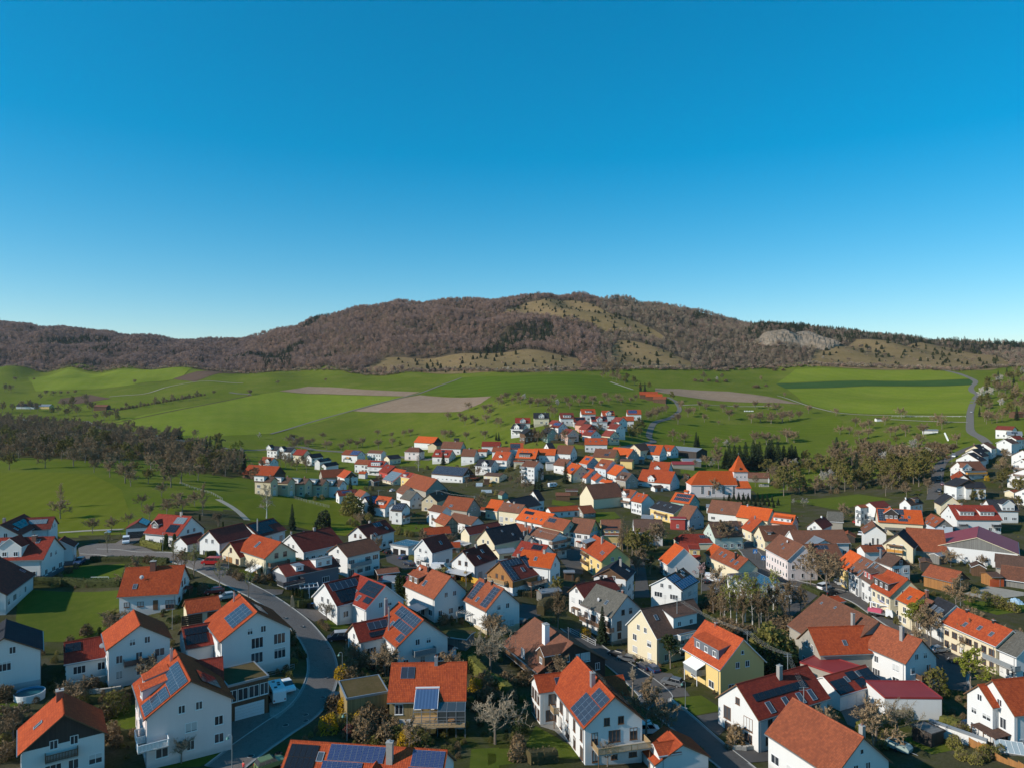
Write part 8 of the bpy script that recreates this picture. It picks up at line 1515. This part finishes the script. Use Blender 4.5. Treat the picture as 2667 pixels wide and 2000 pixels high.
def goal():
 p = at3('A',1150,962); r = empty('football_goal',frame(p,.05),'white football goal in front of the long clipped hedge','goal'); m = MB(); w,h,d = 2.1,1.5,.9
 for a,b in (((-w,0,0),(-w,0,h)),((w,0,0),(w,0,h)),((-w,0,h),(w,0,h)),((-w,0,h),(-w,d,0)),((w,0,h),(w,d,0)),((-w,d,0),(w,d,0))): m.tube(a,b,.06,.06,6)
 m.build('frame',WHITEP,r); q = MB()
 for i in range(17): x = -w+2*w*i/16; q.tube((x,0,h),(x,d,0),.008,.008,3)
 for j in range(7): t = j/7; q.tube((-w,d*t,h*(1-t)),(w,d*t,h*(1-t)),.008,.008,3)
 q.build('net',WHITEP,r)
goal()
def post_fence(label,s,h=1.0,sp=2.0,m=None,rails=2,style='rail',name='fence'):
 P = [Vector(p) for p in pixpoly(s)]; b = Vector((*P[0],g(*P[0]))); r = empty(name,Matrix.Translation(b),label,'fence'); m = m or WOODT
 pts = []
 for a,c in zip(P,P[1:]):
  n = max(1,int((c-a).length/sp)); pts += [a.lerp(c,i/n) for i in range(n)]
 pts.append(P[-1]); Q = [Vector((p.x-b.x,p.y-b.y,g(p.x,p.y)-b.z)) for p in pts]
 for p in Q: MB().box(-.05,.05,-.05,.05,-.3,h).build('post',m,r,Matrix.Translation(p))
 for p,q in zip(Q,Q[1:]):
  if style == 'rail':
   o = MB()
   for k in range(rails): z = Vector((0,0,h*(.95-.45*k))); o.tube(p+z,q+z,.03,.03,5)
   o.build('rail',m,r)
  else:
   d = (q-p); L = math.hypot(d.x,d.y); M = Matrix.Translation(p) @ Matrix.Rotation(math.atan2(d.y,d.x),4,'Z'); MB().box(.04,L-.04,-.03,.03,.05,h-.05).build('panel',m,r,M)
 return r
YF = plain('fence_yellow',(.62,.36,.05),.7,.15); GF = plain('fence_grey',(.34,.33,.31),.8,.2)
post_fence('yellow board fence beside the forsythia','E 1870 935,1900 960,1985 990',1.7,2.0,YF,style='panel'); post_fence('grey panel fence along the top of the green slope','M 520 1130,700 1180,900 1230,960 1245',1.2,2.0,GF,3); post_fence('white steel railing beside the driveway of the chalet','H 1045 95,1160 155,1330 245',1.1,1.6,WHITEP,3); post_fence('steel railing on the lawn above the red retaining wall','D 1310 600,1460 560,1620 515',1.0,1.5,STEEL,3); post_fence('wooden railing above the parking row','H 1800 390,1960 460,2060 480',1.0,1.5,WOODT,3)
post_fence('post and rail fence across the green slope','S 1480 1515,1600 1560,1740 1600,1830 1650',1.1,3.5,GF,2); post_fence('wooden garden fence at the right bottom edge','L 1880 1560,2030 1620,2150 1659,2250 1700',1.2,1.8,W_['orangewood'],style='panel'); post_fence('orange board fence beside the narrow shed','L 1580 1400,1690 1450,1770 1490',1.5,1.8,W_['orangewood'],style='panel'); post_fence('green mesh fence at the cream house lawn','H 1420 240,1530 250,1630 240,1710 230',1.1,1.6,plain('fence_green',(.08,.16,.11)),3); post_fence('pale fence along the white track by the right-hand road','Q 690 376,900 380,1250 380,1540 380',1.1,5.0,WHITEP,2)
STONEW = plain('dry_stone',(.40,.37,.32),.95,.35,4.0,bmp=.6)
def stonewall(label,s,h,w=.5,name='stone_wall'):
 """garden wall of single stones, course by course"""
 P = [Vector(p) for p in pixpoly(s)]; b = Vector((*P[0],g(*P[0]))); root = empty(name,Matrix.Translation(b),label,'wall'); r = random.Random(label); k = 0
 me = [MB().prism([(-.5,-.5),(.5,-.46),(.48,.5),(-.46,.47)],'y',-.5,.5).mesh('stone',STONEW),MB().prism([(-.48,-.5),(.5,-.5),(.42,.44),(-.5,.5)],'y',-.5,.5).mesh('stone',STONEW)]
 for a,c in zip(P,P[1:]):
  L = (c-a).length; d = (c-a)/L; ang = math.atan2(d.y,d.x); nr = max(1,int(h/.38))
  for j in range(nr):
   t = 0.0
   while t < L:
    l = r.uniform(.5,1.1); q = a+d*(t+l/2); t += l+.02
    if k < 290: obj('stone',r.choice(me),root,Matrix.Translation((q.x-b.x,q.y-b.y,g(q.x,q.y)-b.z+h*(j+.5)/nr)) @ Matrix.Rotation(ang+r.uniform(-.05,.05),4,'Z') @ Matrix.Diagonal((l,w*r.uniform(.9,1.1),h/nr*.96,1))); k += 1
stonewall('pale stone retaining wall below the terrace of the bowed-bay house','B 745 760,1000 715,1250 660,1360 625,1370 570',1.3); stonewall('lower stone step wall in the shaded rockery','B 900 800,1200 790,1390 760',.8); stonewall('round stone wall under the timber gable terrace','H 1230 1480,1380 1520,1520 1500,1600 1430',1.2,.6); stonewall('dark stone bed wall beside the lower road','J 860 1430,1030 1450,1210 1430',.7); stonewall('stone edging of the road island','J 210 880,290 960,370 990',.5,.4)
mb = MB().prism([(-.45,0),(.5,0),(.38,1.2),(.1,2.6),(-.05,2.75),(-.3,2.3),(-.42,1.0)],'y',-.25,.25); p = at3('C',1600,1240); tag(mb.build('standing_stone',plain('sandstone',(.36,.25,.15),.9,.3,3.0,bmp=.5),None,frame(p,.3)),'tall tan standing stone beside the curved road','stone')
for i,(x,y,m) in enumerate(((1790,1250,'dark_bin'),(1828,1245,'blue_bin'))):
 p = at3('C',x,y); r = empty('waste_bin',frame(p),('dark' if i == 0 else 'blue-lidded')+' waste bin beside the clipped box hedge','bin'); MB().prism([(-.28,.05),(.28,.05),(.32,1.0),(-.32,1.0)],'y',-.3,.3).build('body',BLACK,r); MB().box(-.34,.34,-.34,.34,1.0,1.08).build('lid',BLACK if i == 0 else plain('bin_blue',(.05,.18,.4)),r); MB().tube((-.25,.28,.1),(.25,.28,.1),.1,.1,8,cap=True).build('wheel',TYRE,r)
p = at3('D',1440,1500); m = MB()
for i in range(16):
 for j in range(8):
  f = lambda u,v: ((.45+.16*math.cos(v))*math.cos(u),(.45+.16*math.cos(v))*math.sin(u),.16+.14*math.sin(v)); a,b,c1,d1 = 2*PI*i/16,2*PI*(i+1)/16,2*PI*j/8,2*PI*(j+1)/8; m.face([f(a,c1),f(b,c1),f(b,d1),f(a,d1)])
tag(m.build('old_tyre',TYRE,None,frame(p),True),'black tyre lying on the paved forecourt at the bottom','tyre')
def play_tower():
 p = at3('A',1240,470); r = empty('play_tower',frame(p,.3),'wooden play tower with white roof and swing beyond the turning circle','playground')
 for x in (-.6,.6):
  for y in (-.6,.6): MB().box(x-.06,x+.06,y-.06,y+.06,-.2,2.6).build('post',WOODT,r)
 MB().box(-.7,.7,-.7,.7,1.2,1.3).build('platform',WOODT,r); MB().prism([(-.85,2.5),(.85,2.5),(0,3.1)],'y',-.85,.85).build('roof',WHITEP,r); MB().tube((.6,0,2.3),(3.6,0,2.3),.06,.06,6).tube((3.6,-.9,0),(3.6,0,2.3),.05,.05,6).tube((3.6,.9,0),(3.6,0,2.3),.05,.05,6).build('swing_beam',WOODT,r)
 for x in (1.5,2.6): MB().tube((x-.2,0,2.3),(x-.2,0,.6),.012,.012,4).tube((x+.2,0,2.3),(x+.2,0,.6),.012,.012,4).box(x-.25,x+.25,-.12,.12,.55,.6).build('swing_seat',WOODT,r)
play_tower()
def pergola(label,c,x,y,rz,w,d,h,m,n=9):
 p = at3(c,x,y); r = empty('pergola',frame(p,rz),label,'pergola')
 for a in (-w/2,0,w/2):
  for b in (-d/2,d/2): MB().box(a-.07,a+.07,b-.07,b+.07,-.4,h).build('post',m,r)
 for b in (-d/2,d/2): MB().box(-w/2-.2,w/2+.2,b-.06,b+.06,h,h+.16).build('beam',m,r)
 for i in range(n): a = -w/2+w*i/(n-1); MB().box(a-.04,a+.04,-d/2-.4,d/2+.4,h+.16,h+.28).build('rafter',m,r)
pergola('grey pergola below the brown solar-strip roof','E',1930,1420,-.42,7.5,4.0,2.6,GF,12); pergola('white pergola frame beside the slate-grey house','C',1790,1110,.35,4.2,3.2,2.4,WHITEP,5)
def greenhouse(label,c,x,y,rz,w,d,h):
 p = at3(c,x,y); r = empty('greenhouse',frame(p,rz),label,'greenhouse'); f = MB(); gl = plain('greenhouse_glass',(.30,.36,.38),.1,.1)
 o = MB(); o.face([(-w/2,-d/2,.4),(w/2,-d/2,.4),(w/2,d/2,h),(-w/2,d/2,h)]); o.build('pane',gl,r); MB().box(-w/2,w/2,-d/2,d/2,-.3,.38).build('base',W_['greywood'],r); MB().box(-w/2,w/2,d/2-.05,d/2,.38,h-.02).build('back_wall',W_['greywood'],r)
 n = max(3,int(w/.8))
 for i in range(n+1): a = -w/2+w*i/n; f.tube((a,-d/2,.43),(a,d/2,h+.03),.035,.035,5)
 f.tube((-w/2,-d/2,.43),(w/2,-d/2,.43),.04,.04,5).tube((-w/2,d/2,h+.03),(w/2,d/2,h+.03),.04,.04,5); f.build('frame',WHITEP,r)
greenhouse('slanted glass cold frame at the right bottom corner','L',2050,1480,-.35,4.2,2.2,1.5); greenhouse('small glass frame at the bottom edge beside the hedge','J',150,1655,.1,3.4,1.8,1.4); greenhouse('little greenhouse in the upper village gardens','N',655,1000,0,4,3,2); greenhouse('white garden tunnel among the upper gardens','N',740,1075,.1,6,3,1.6)
def woodshed():
 flat('open timber shed stacked with firewood on the lower right lawn','L',(925,1160),(1145,1262),(1320,1232),2.7,'darkwood','gravel',name='woodshed',cat='shed',rim=.25,rimm=W_['darkwood'])
 a,b = at3('L',930,1310),at3('L',1140,1400); r = empty('firewood_stack',Matrix.Translation(a),'pale split firewood stacked along the timber shed','firewood'); d = b-a; L = math.hypot(d.x,d.y); R = Matrix.Rotation(math.atan2(d.y,d.x),4,'Z'); lm = [MB().prism([(.11*math.cos(t*PI/3+.2*k),.11*math.sin(t*PI/3)) for t in range(6)],'y',-.25,.25).mesh('log',WOODL) for k in range(2)]
 q = random.Random(2); k = 0
 for j in range(8):
  for i in range(int(L/.24)):
   if q.random() < .85 and k < 240: obj('log',lm[k%2],r,R @ T(.12+i*.24+.1*(j%2),-.15+q.uniform(-.05,.05),.12+j*.21)); k += 1
woodshed()
def covered_boat():
 p = at3('L',760,1450); r = empty('covered_trailer',frame(p,-.9),'trailer under a pale green cover on the lower right lawn','trailer'); m = MB(); mt = plain('tarp_green',(.30,.38,.36),.6,.15)
 m.prism([(-2.0,.4),(2.0,.4),(2.1,1.0),(1.6,1.45),(-1.6,1.45),(-2.1,1.0)],'y',-.9,.9); m.build('cover',mt,r); MB().box(-1.2,1.2,-.45,.45,1.45,1.56).build('cover_panel',WOODT,r); MB().tube((2.0,0,.45),(3.2,0,.4),.05,.05,6).build('drawbar',STEEL,r)
 for s in (-1,1): MB().tube((0,s*.9,.3),(0,s*1.05,.3),.3,.3,12,cap=True).build('wheel',TYRE,r)
covered_boat()
p = at3('K',2110,1190); r = empty('tarpaulin_heap',frame(p),'heap under a crumpled pale blue tarpaulin near the orange doors','tarpaulin'); m = MB(); q = random.Random(6); N_ = 12; Gz = [[max(0,1.5*(1-((i-6)/6)**2)*(1-((j-6)/6)**2))+q.uniform(-.15,.15) for j in range(13)] for i in range(13)]
for i in range(12):
 for j in range(12): m.face([((i+a-6)*.36,(j+b-6)*.3,Gz[i+a][j+b]-.1) for a,b in ((0,0),(1,0),(1,1),(0,1))])
m.build('tarpaulin',plain('tarp_blue',(.34,.48,.58),.5,.2),r)
for k in range(6):
 p = at(px('O',1678+k*19,140)); o = MB().tube((-.6,0,.6),(.6,0,.6),.62,.62,14,cap=True).build('wrapped_bale',WHITEP,None,frame((p.x,p.y,g(p.x,p.y)),1.3)); tag(o,'white wrapped hay bale in the row behind the church orchard','bale','row of white bales')
for k in range(7):
 p = at(px('Q',1300+k*6,575+k*13)); o = MB().tube((-.6,0,.6),(.6,0,.6),.62,.62,14,cap=True).build('wrapped_bale',WHITEP,None,frame((p.x,p.y,g(p.x,p.y)),1.0)); tag(o,'white wrapped hay bale in the curved row by the right-hand road','bale','curved row of white bales')
for lb,v,w_,r_n in [('small white hut with green roof in the right-hand orchard',vmid('Q',542,388,0,7,2.2,3.0,20),'white','sedum'),('long white field shed in the right-hand orchard',vmid('Q',1130,520,-25,11,2.2,3.0,22),'white','metal'),('little wooden hut at the field edge above the village',vmid('N',395,445,0,4.5,2,4.5,35),'wood','slate'),('green garden hut with dark roof in the upper gardens',vmid('N',930,1055,-60,5,2.2,4.0,38),'mint','umber'),('brown wooden hut beside the low cream building',vmid('N',742,912,0,4,1.8,3.2,15),'wood','umber'),('brown open shed beside the big cream barn',vmid('N',1620,1070,-5,8,2.6,3.8,25),'wood','brown'),('dark brown hut behind the open shed',vmid('N',1720,1025,-3,7,2.4,3.6,20),'wood','umber'),('low white garage wing left of the brown half-hip house',vmid('N',1490,715,0,8,3.5,4.5,8),'white','gravel'),('small blue-white garden house behind the curved balcony',vmid('F',1640,240,-35,2.6,1.3,2.9,28),'blue','slate'),('flat green-roofed shed behind the curved balcony house',vmid('F',1760,90,-20,5.5,2.6,2.8,8),'greywood','sedum'),('small garden shed with pale roof by the tall red-roofed house',vmid('G',1025,815,0,3.6,1.6,2.8,8),'wood','metal'),('flat grey-green shed roof before the tall yellow house',vmid('G',990,950,-20,5,2.6,3.0,10),'greywood','sedum'),('orange-walled porch hut before the rusty brown roof',vmid('E',1370,1180,-12,3.4,1.4,2.6,8),'orangewood','gravel'),('low barn with red roof behind the orchard church path',vmid('O',960,712,-2,15,4,4.5,22),'stone','wine'),('grey roofed lean-to behind the parish house',vmid('O',1060,680,-3,13,4,4.5,18),'greywood','metal'),('small white annexe with umbrella beside the wooden balcony house',vmid('N',1110,700,0,7,3,4.2,15),'cream','tan'),('purple flat garage roof beside the rusty brown roof',vmid('E',1040,900,-15,9,3.2,3.2,6),'white','wine'),('hamlet house with white walls at the far left',vmid('S',230,855,5,22,6,6,28),'white','slate'),('hamlet shed with brown roof at the far left',vmid('S',840,865,0,16,5,6,25),'wood','brown'),('yellow-roofed hamlet hut at the far left',vmid('S',380,862,0,14,5,5,25),'yellow','metal'),('brown stable at the right edge below the wooded slope',vmid('Q',2170,315,0,14,4,4.5,22),'wood','brown'),('small hut beside the wooded slope road',vmid('Q',1800,325,20,5,2.2,3.2,25),'cream','tan')]:
 house(lb,v,w_,r_n,[],name='hut',cat='hut',noautowin=True)
for k in range(14):
 p = at(px('O',1850+(k%7)*17,990+(k//7)*14)); m = MB().prism([(-.4,0),(.4,0),(.4,.9),(0,1.15),(-.4,.9)],'y',-.08,.08); tag(m.build('gravestone',STONEW,None,frame((p.x,p.y,g(p.x,p.y)),random.Random(k).uniform(-.3,.3))),'pale gravestone in the churchyard right of the church tower','gravestone','gravestones in the churchyard')
tag(MB().prism([(-.3,0),(.3,0),(.3,2.4),(.12,2.8),(.12,3.2),(-.12,3.2),(-.12,2.8),(-.3,2.4)],'y',-.2,.2).build('churchyard_cross',WHITEP,None,frame(at3('O',1955,960))),'white stone monument in front of the cemetery building','monument')
# half timbering, lettering and the glazed veranda belong to houses already built
def timbering():
 v = V('E',1545,150,1670,200,1600,310,hr=8.6,p=46); M,hw,_ = face_M(v,'2'); R = M
 def bar(x0,z0,x1,z1,w=.16):
  m = MB(); d = Vector((x1-x0,0,z1-z0)); L = d.length; a = math.atan2(z1-z0,x1-x0); m.box(0,L,-.02,.06,-w/2,w/2); m.build('timber',W_['darkwood'],HT,R @ T(x0,0,z0) @ Matrix.Rotation(-a,4,'Y'))
 top = lambda x: v.zw+(hw-abs(x))*v.tp-.1
 for k in range(-4,5): x = k*hw/4.3; bar(x,-.5,x,top(x))
 for z in (.9,2.6,4.2,5.8):
  xm = hw if z < v.zw else hw-(z-v.zw)/v.tp
  if xm > .4: bar(-xm,z,xm,z)
 for k in (-3,-1,1,3): x = k*hw/4.3; bar(x,.9,x+hw/4.3*(1 if k > 0 else -1),2.6,.13)
timbering()
def veranda():
 v = V('F',970,445,1845,432,920,900,hr=9,p=36); M,hw,_ = face_M(v,'E'); W0 = v.M @ M; sg = 1 if (W0.to_3x3() @ Vector((1,0,0))).x > 0 else -1
 X = lambda f: sg*(-hw+2*hw*f)       # fraction from the left in the picture
 root = empty('veranda',W0,'grey steel veranda with glass walls, deck and railing before the straw-clad house','veranda'); z0,z1,D = 2.2,v.he-.05,3.0
 def pair(a,b): return (min(a,b),max(a,b))
 xa,xb = pair(X(.34),X(1.02)); MB().box(xa,xb,.02,D+1.0,z0-.25,z0).build('deck',WOODL,root)
 for f in (.34,.45,.56,.66,.78,.9,1.02):
  x = X(f); MB().box(x-.06,x+.06,D-.06,D+.06,-1.0,z1-.5).build('post',ZINC,root); o = MB().tube((x,0,z1),(x,D,z1-.5),.05,.05,6); o.build('rafter',ZINC,root)
 for z in (z0+.05,z0+1.0,z1-.5): MB().box(xa,xb,D-.04,D+.04,z-.04,z+.04).build('rail',ZINC,root)
 fs = (.66,.78,.9,1.02)
 vg = plain('veranda_glass',(.05,.06,.065),.04,.1,spec=.8)
 for a,b in zip(fs,fs[1:]):
  p,q = pair(X(a)+.0,X(b)); MB().face([(p+.07,D,z0+.1),(q-.07,D,z0+.1),(q-.07,D,z1-.55),(p+.07,D,z1-.55)]).build('pane',vg,root)
  MB().face([(p+.07,0.1,z1+.02),(q-.07,0.1,z1+.02),(q-.07,D,z1-.47),(p+.07,D,z1-.47)]).build('roof_pane',vg,root)
 rl = MB()
 for z in (z0+.95,z0+.5): rl.box(xa,xb,D+.95,D+1.0,z-.03,z+.03)
 for k in range(13): x = xa+(xb-xa)*k/12; rl.box(x-.025,x+.025,D+.95,D+1.0,z0,z0+.95)
 rl.build('railing',STEEL,root)
 p,q = pair(X(.345),X(.655)); b = empty('sunblind',W0,'dark blue sunblind stretched over the left half of the veranda','sunblind'); t = MB(); N_ = 14; zt = v.he+v.tp*1.6
 for i in range(N_):
  a0,a1 = p+(q-p)*i/N_,p+(q-p)*(i+1)/N_; h_ = .03*(i%2); t.face([(a0,-1.6,zt+.25+h_),(a1,-1.6,zt+.25+.03-h_),(a1,D*.9,z1-.15+.03-h_),(a0,D*.9,z1-.15+h_)])
 t.build('cloth',plain('awning_blue',(.045,.10,.20),.8,.1),b); MB().box(p-.1,q+.1,-1.8,-1.5,zt+.15,zt+.45).build('cassette',WHITEP,b)
 for x in (p,q): MB().tube((x,-1.6,zt+.22),(x,D*.9,z1-.18),.05,.05,6).build('guide_rail',WHITEP,b)
 tb = empty('garden_table',W0 @ T(X(.84),D+.4,z0),'round orange wooden table on the veranda deck','table'); disc(.55,.05).build('table_top',W_['orangewood'],tb,T(0,0,.7)); MB().tube((0,0,0),(0,0,.7),.06,.06,6).build('leg',WOODT,tb)
 um = empty('folded_parasol',W0 @ T(X(.72),D-.8,z0),'folded pale parasol inside the glass veranda','parasol'); MB().tube((0,0,0),(0,0,1.7),.03,.03,6).build('pole',STEEL,um); MB().tube((0,0,.5),(0,0,1.9),.42,.06,9).build('cloth',plain('parasol_pale',(.55,.62,.56),.8),um)
veranda()
def lettering():
 v = V('K',640,803,880,915,690,1140,hr=10.8,p=43); M,hw,_ = face_M(v,'E'); W0 = v.M @ M; sg = 1 if (W0.to_3x3() @ Vector((1,0,0))).x > 0 else -1
 r = empty('house_lettering',W0 @ T(sg*.6,.02,3.15),'blurred blue lettering on the cream inn front','lettering'); bl = plain('letter_blue',(.04,.05,.28),.6); q = random.Random(9)
 for k in range(6):
  m = MB(); x = sg*(-1.5+k*.52)
  m.box(x-.17,x-.09,0,.05,0,.62); m.box(x+.09,x+.17,0,.05,q.choice((0,.3)),.62)
  for z in q.sample((0,.27,.54),2): m.box(x-.17,x+.17,0,.045,z,z+.08)
  m.build('letter',bl,r)
lettering()
# the walker at the bottom edge
def person():
 p = at(px('Z',634,2014)); r = bpy.data.meshes.new('person')
 J = {'pel':(0,0,.95),'ch':(0,.02,1.3),'nk':(0,.03,1.47),'hd':(0,.05,1.62),'ht':(0,.05,1.73),'sl':(-.19,0,1.42),'el':(-.27,.02,1.14),'wl':(-.25,.16,.92),'sr':(.19,0,1.42),'er':(.28,-.05,1.15),'wr':(.31,.08,.95),'hl':(-.1,0,.9),'kl':(-.11,.12,.5),'al':(-.11,.02,.08),'tl':(-.11,.2,.04),'hr':(.1,0,.9),'kr':(.12,-.02,.5),'ar':(.12,-.2,.1),'tr':(.12,-.06,.03)}
 rad = dict(pel=.15,ch=.17,nk=.065,hd=.1,ht=.075,sl=.075,el=.05,wl=.035,sr=.075,er=.05,wr=.035,hl=.1,kl=.07,al=.05,tl=.045,hr=.1,kr=.07,ar=.05,tr=.045)
 E_ = [('pel','ch'),('ch','nk'),('nk','hd'),('hd','ht'),('ch','sl'),('sl','el'),('el','wl'),('ch','sr'),('sr','er'),('er','wr'),('pel','hl'),('hl','kl'),('kl','al'),('al','tl'),('pel','hr'),('hr','kr'),('kr','ar'),('ar','tr')]
 for s,w in (('l',-1),('r',1)):                       # palm and five fingers
  wx = Vector(J['w'+s]); J['p'+s] = tuple(wx+Vector((0,.03,-.08))); rad['p'+s] = .03; E_.append(('w'+s,'p'+s))
  for i,(dx,ln) in enumerate(((-.03,.075),(-.01,.09),(.01,.085),(.03,.07))):
   a = 'f%s%d' % (s,i); b = a+'b'; q = Vector(J['p'+s])+Vector((dx,.01,-.03)); J[a] = tuple(q); J[b] = tuple(q+Vector((0,.025,-ln))); rad[a] = rad[b] = .009; E_ += [('p'+s,a),(a,b)]
  J['th'+s] = tuple(Vector(J['p'+s])+Vector((-w*.045,.045,-.02))); rad['th'+s] = .01; E_.append(('p'+s,'th'+s))
 names = list(J); ix = {n: i for i,n in enumerate(names)}; r.from_pydata([J[n] for n in names],[(ix[a],ix[b]) for a,b in E_],[])
 o = obj('person',r,None,frame((p.x,p.y,g(p.x,p.y)+.1),-.5)); tag(o,'person in a red T-shirt walking on the paved road at the bottom edge','person')
 md = o.modifiers.new('skin','SKIN'); sk = r.skin_vertices[0].data
 for n in names: sk[ix[n]].radius = (rad[n],rad[n])
 sk[ix['pel']].use_root = True; o.modifiers.new('smooth','SUBSURF').levels = 1; o.modifiers['smooth'].render_levels = 1
 m,nt,b = nodes('person_skin_and_clothes'); z = nd(nt,'SeparateXYZ',Vector=co(nt)); zz = z.outputs[2]; ax = math_(nt,'ABSOLUTE',z.outputs[0])
 c1 = mix(nt,math_(nt,'GREATER_THAN',zz,.93),(.03,.04,.07),(.55,.05,.05)); sk_ = math_(nt,'MAXIMUM',math_(nt,'GREATER_THAN',zz,1.47),math_(nt,'MULTIPLY',math_(nt,'GREATER_THAN',ax,.215),math_(nt,'GREATER_THAN',1.2,zz)))
 c2 = mix(nt,sk_,c1,(.48,.27,.19)); c3 = mix(nt,math_(nt,'GREATER_THAN',.09,zz),c2,(.02,.02,.02)); nt.links.new(c3,b.inputs['Base Color']); b.inputs['Roughness'].default_value = .8; r.materials.append(m)
 h = MB(); n = 10
 for i in range(n):
  for j in range(5):
   f = lambda a,t: (.115*math.cos(a)*math.cos(t),.03+.12*math.sin(a)*math.cos(t),1.66+.115*math.sin(t)); a,b_,c1_,d1 = 2*PI*i/n,2*PI*(i+1)/n,-.15+1.7*j/5,-.15+1.7*(j+1)/5; h.face([f(a,c1_),f(b_,c1_),f(b_,d1),f(a,d1)])
 h.build('hair',plain('hair_brown',(.05,.03,.02),.8),o,None,True)
person()
# garden growth filling the plots between the houses
gr = random.Random(77); OCC = [(o.matrix_basis.translation.x,o.matrix_basis.translation.y) for o in COL.objects if o.get('category') in ('house','barn','garage','shed','hall','building','church','farmhouse','carport','farm')]
ROADS = [o for o in COL.objects if o.name.split('.')[0] in ('road','driveway','yard','forecourt','terrace')]
LAWN = [o for o in COL.objects if o.name.split('.')[0] == 'lawn']
ROADS += LAWN
RP = np.concatenate([np.array([v.co[:2] for v in o.data.vertices]) for o in ROADS])
nf = 0
for _ in range(9000):
 if nf >= 130: break
 p_ = (gr.uniform(-60,2720),1140+840*gr.random()**1.25); q = at(p_)
 if p_[0] < 900 and 1190 < p_[1] < 1390: continue
 d = sorted(math.hypot(q.x-a,q.y-b) for a,b in OCC)[:2]
 if d[0] < 7.8 or d[0] > 17 or np.min((RP[:,0]-q.x)**2+(RP[:,1]-q.y)**2) < (2.6 if q.y < 250 else 2.0)**2: continue
 k = gr.choices(['bush','oliveb','green','fruit','bare','forsythia','red','cypress','blossom'],[16,18,14,22,14,2,3,5,2])[0]; h = dict(bush=2.0,oliveb=2.0,green=1.5,fruit=4.6,bare=7.0,forsythia=1.8,red=1.4,cypress=3.0,blossom=4.0)[k]*gr.uniform(.7,1.35)
 nh = near_house(q.x,q.y)
 if not nh: continue
 plant(k,q.x,q.y,h,f"{PHRASE[k]} near the {nh}",f"{PHRASE[k]}s near the {nh}",gr.uniform(.9,1.3)); nf += 1
ns_ = 0; SEEN = set()
for _ in range(6000):
 if ns_ >= 46: break
 p_ = (gr.uniform(880,2667),1190+400*gr.random()); q = at(p_); d = sorted(math.hypot(q.x-a,q.y-b) for a,b in OCC)[:2]
 if d[0] < 9.5 or d[0] > 17 or np.min((RP[:,0]-q.x)**2+(RP[:,1]-q.y)**2) < 4.5**2: continue
 nh = near_house(q.x,q.y)
 if not nh or nh in SEEN: continue
 SEEN.add(nh); rn = gr.choice(['tan','brown','umber','orange','metal','gravel']); wl_ = gr.choice(['wood','greywood','white','darkwood','cream','stone']); L_ = gr.uniform(4,7.5); hr_ = gr.uniform(2.9,4.2); k_ = Vol(); an = math.radians(gr.choice([-20,25,65,-65,5])); dd = Vector((math.cos(an),math.sin(an),0))*L_/2; m_ = Vector((q.x,q.y,g(q.x,q.y)+hr_)); OCC.append((q.x,q.y))
 house(f"small {dict(wood='brown wooden',greywood='grey wooden',white='white',darkwood='dark wooden',cream='cream',stone='stone-grey')[wl_]} outhouse near the {' '.join(nh.split()[:10])}",_finish(k_,m_-dd,m_+dd,None,hr_,gr.uniform(12,34),gr.uniform(1.7,2.8),0,0,0),wl_,rn,[('gar','E',0,L_*.4,1.9,W_['wood'])],name='outhouse',cat='shed',noautowin=True); ns_ += 1
SG = []
for _ in range(30000):
 if len(SG) >= 1500: break
 p_ = (gr.uniform(-60,2720),1150+830*gr.random()**1.1); q = at(p_)
 if p_[0] < 900 and 1190 < p_[1] < 1400: continue
 d = min((q.x-a)**2+(q.y-b)**2 for a,b in OCC)
 if d < 7.2**2 or d > 22**2 or np.min((RP[:,0]-q.x)**2+(RP[:,1]-q.y)**2) < 1.9**2: continue
 SG.append((q.x,q.y,g(q.x,q.y)))
instancer('garden_growth',SG,[KIND[k][0][1] for k in ('bush','oliveb','green','bush','oliveb')],'low tangled garden growth between the houses',.25,.75,seed=21)
BELT = 'O 1900 780,2212 740; Q 500 830,900 800,1150 850,1150 1150,900 1220,500 1230,200 1260; O 2150 1080,1950 960'
BU = scatter(BELT,190,41,2.5); instancer('undergrowth',[(x,y,g(x,y)) for x,y in BU],[KIND[k][0][1] for k in ('bush','oliveb','green')],'dark undergrowth in the belt right of the church',.9,2.0,seed=22)
bt = scatter(BELT,84,31,6.0)
for i,(x,y) in enumerate(bt): k = ('olive','bare','olive','bare','olive','bush','blossom','bare','olive','spruce')[i % 10]; plant(k,x,y,gr.uniform(6,11) if k != 'bush' else gr.uniform(3,4.5),dict(bare='bare tree',olive='budding olive tree',bush='bare brown thicket',blossom='white blossoming tree',spruce='dark spruce')[k]+' in the dense belt between church and right-hand road','dense belt right of the church, '+k,gr.uniform(.9,1.4))
# ------------------------------------------------------------------ a breath of haze over the valley
hz = MB().box(-2600,2600,-320,7200,-60,330).build('haze',[]); tag(hz,'thin bluish haze in the valley air',None,kind='stuff')
m = bpy.data.materials.new('haze'); m.use_nodes = True; nt = m.node_tree; nt.nodes.clear(); ou = nt.nodes.new('ShaderNodeOutputMaterial'); pv = nt.nodes.new('ShaderNodeVolumePrincipled')
pv.inputs['Color'].default_value = (0.80,0.90,1.0,1); pv.inputs['Density'].default_value = 0.00003; pv.inputs['Anisotropy'].default_value = 0.2
nt.links.new(pv.outputs[0],ou.inputs['Volume']); hz.data.materials.append(m)
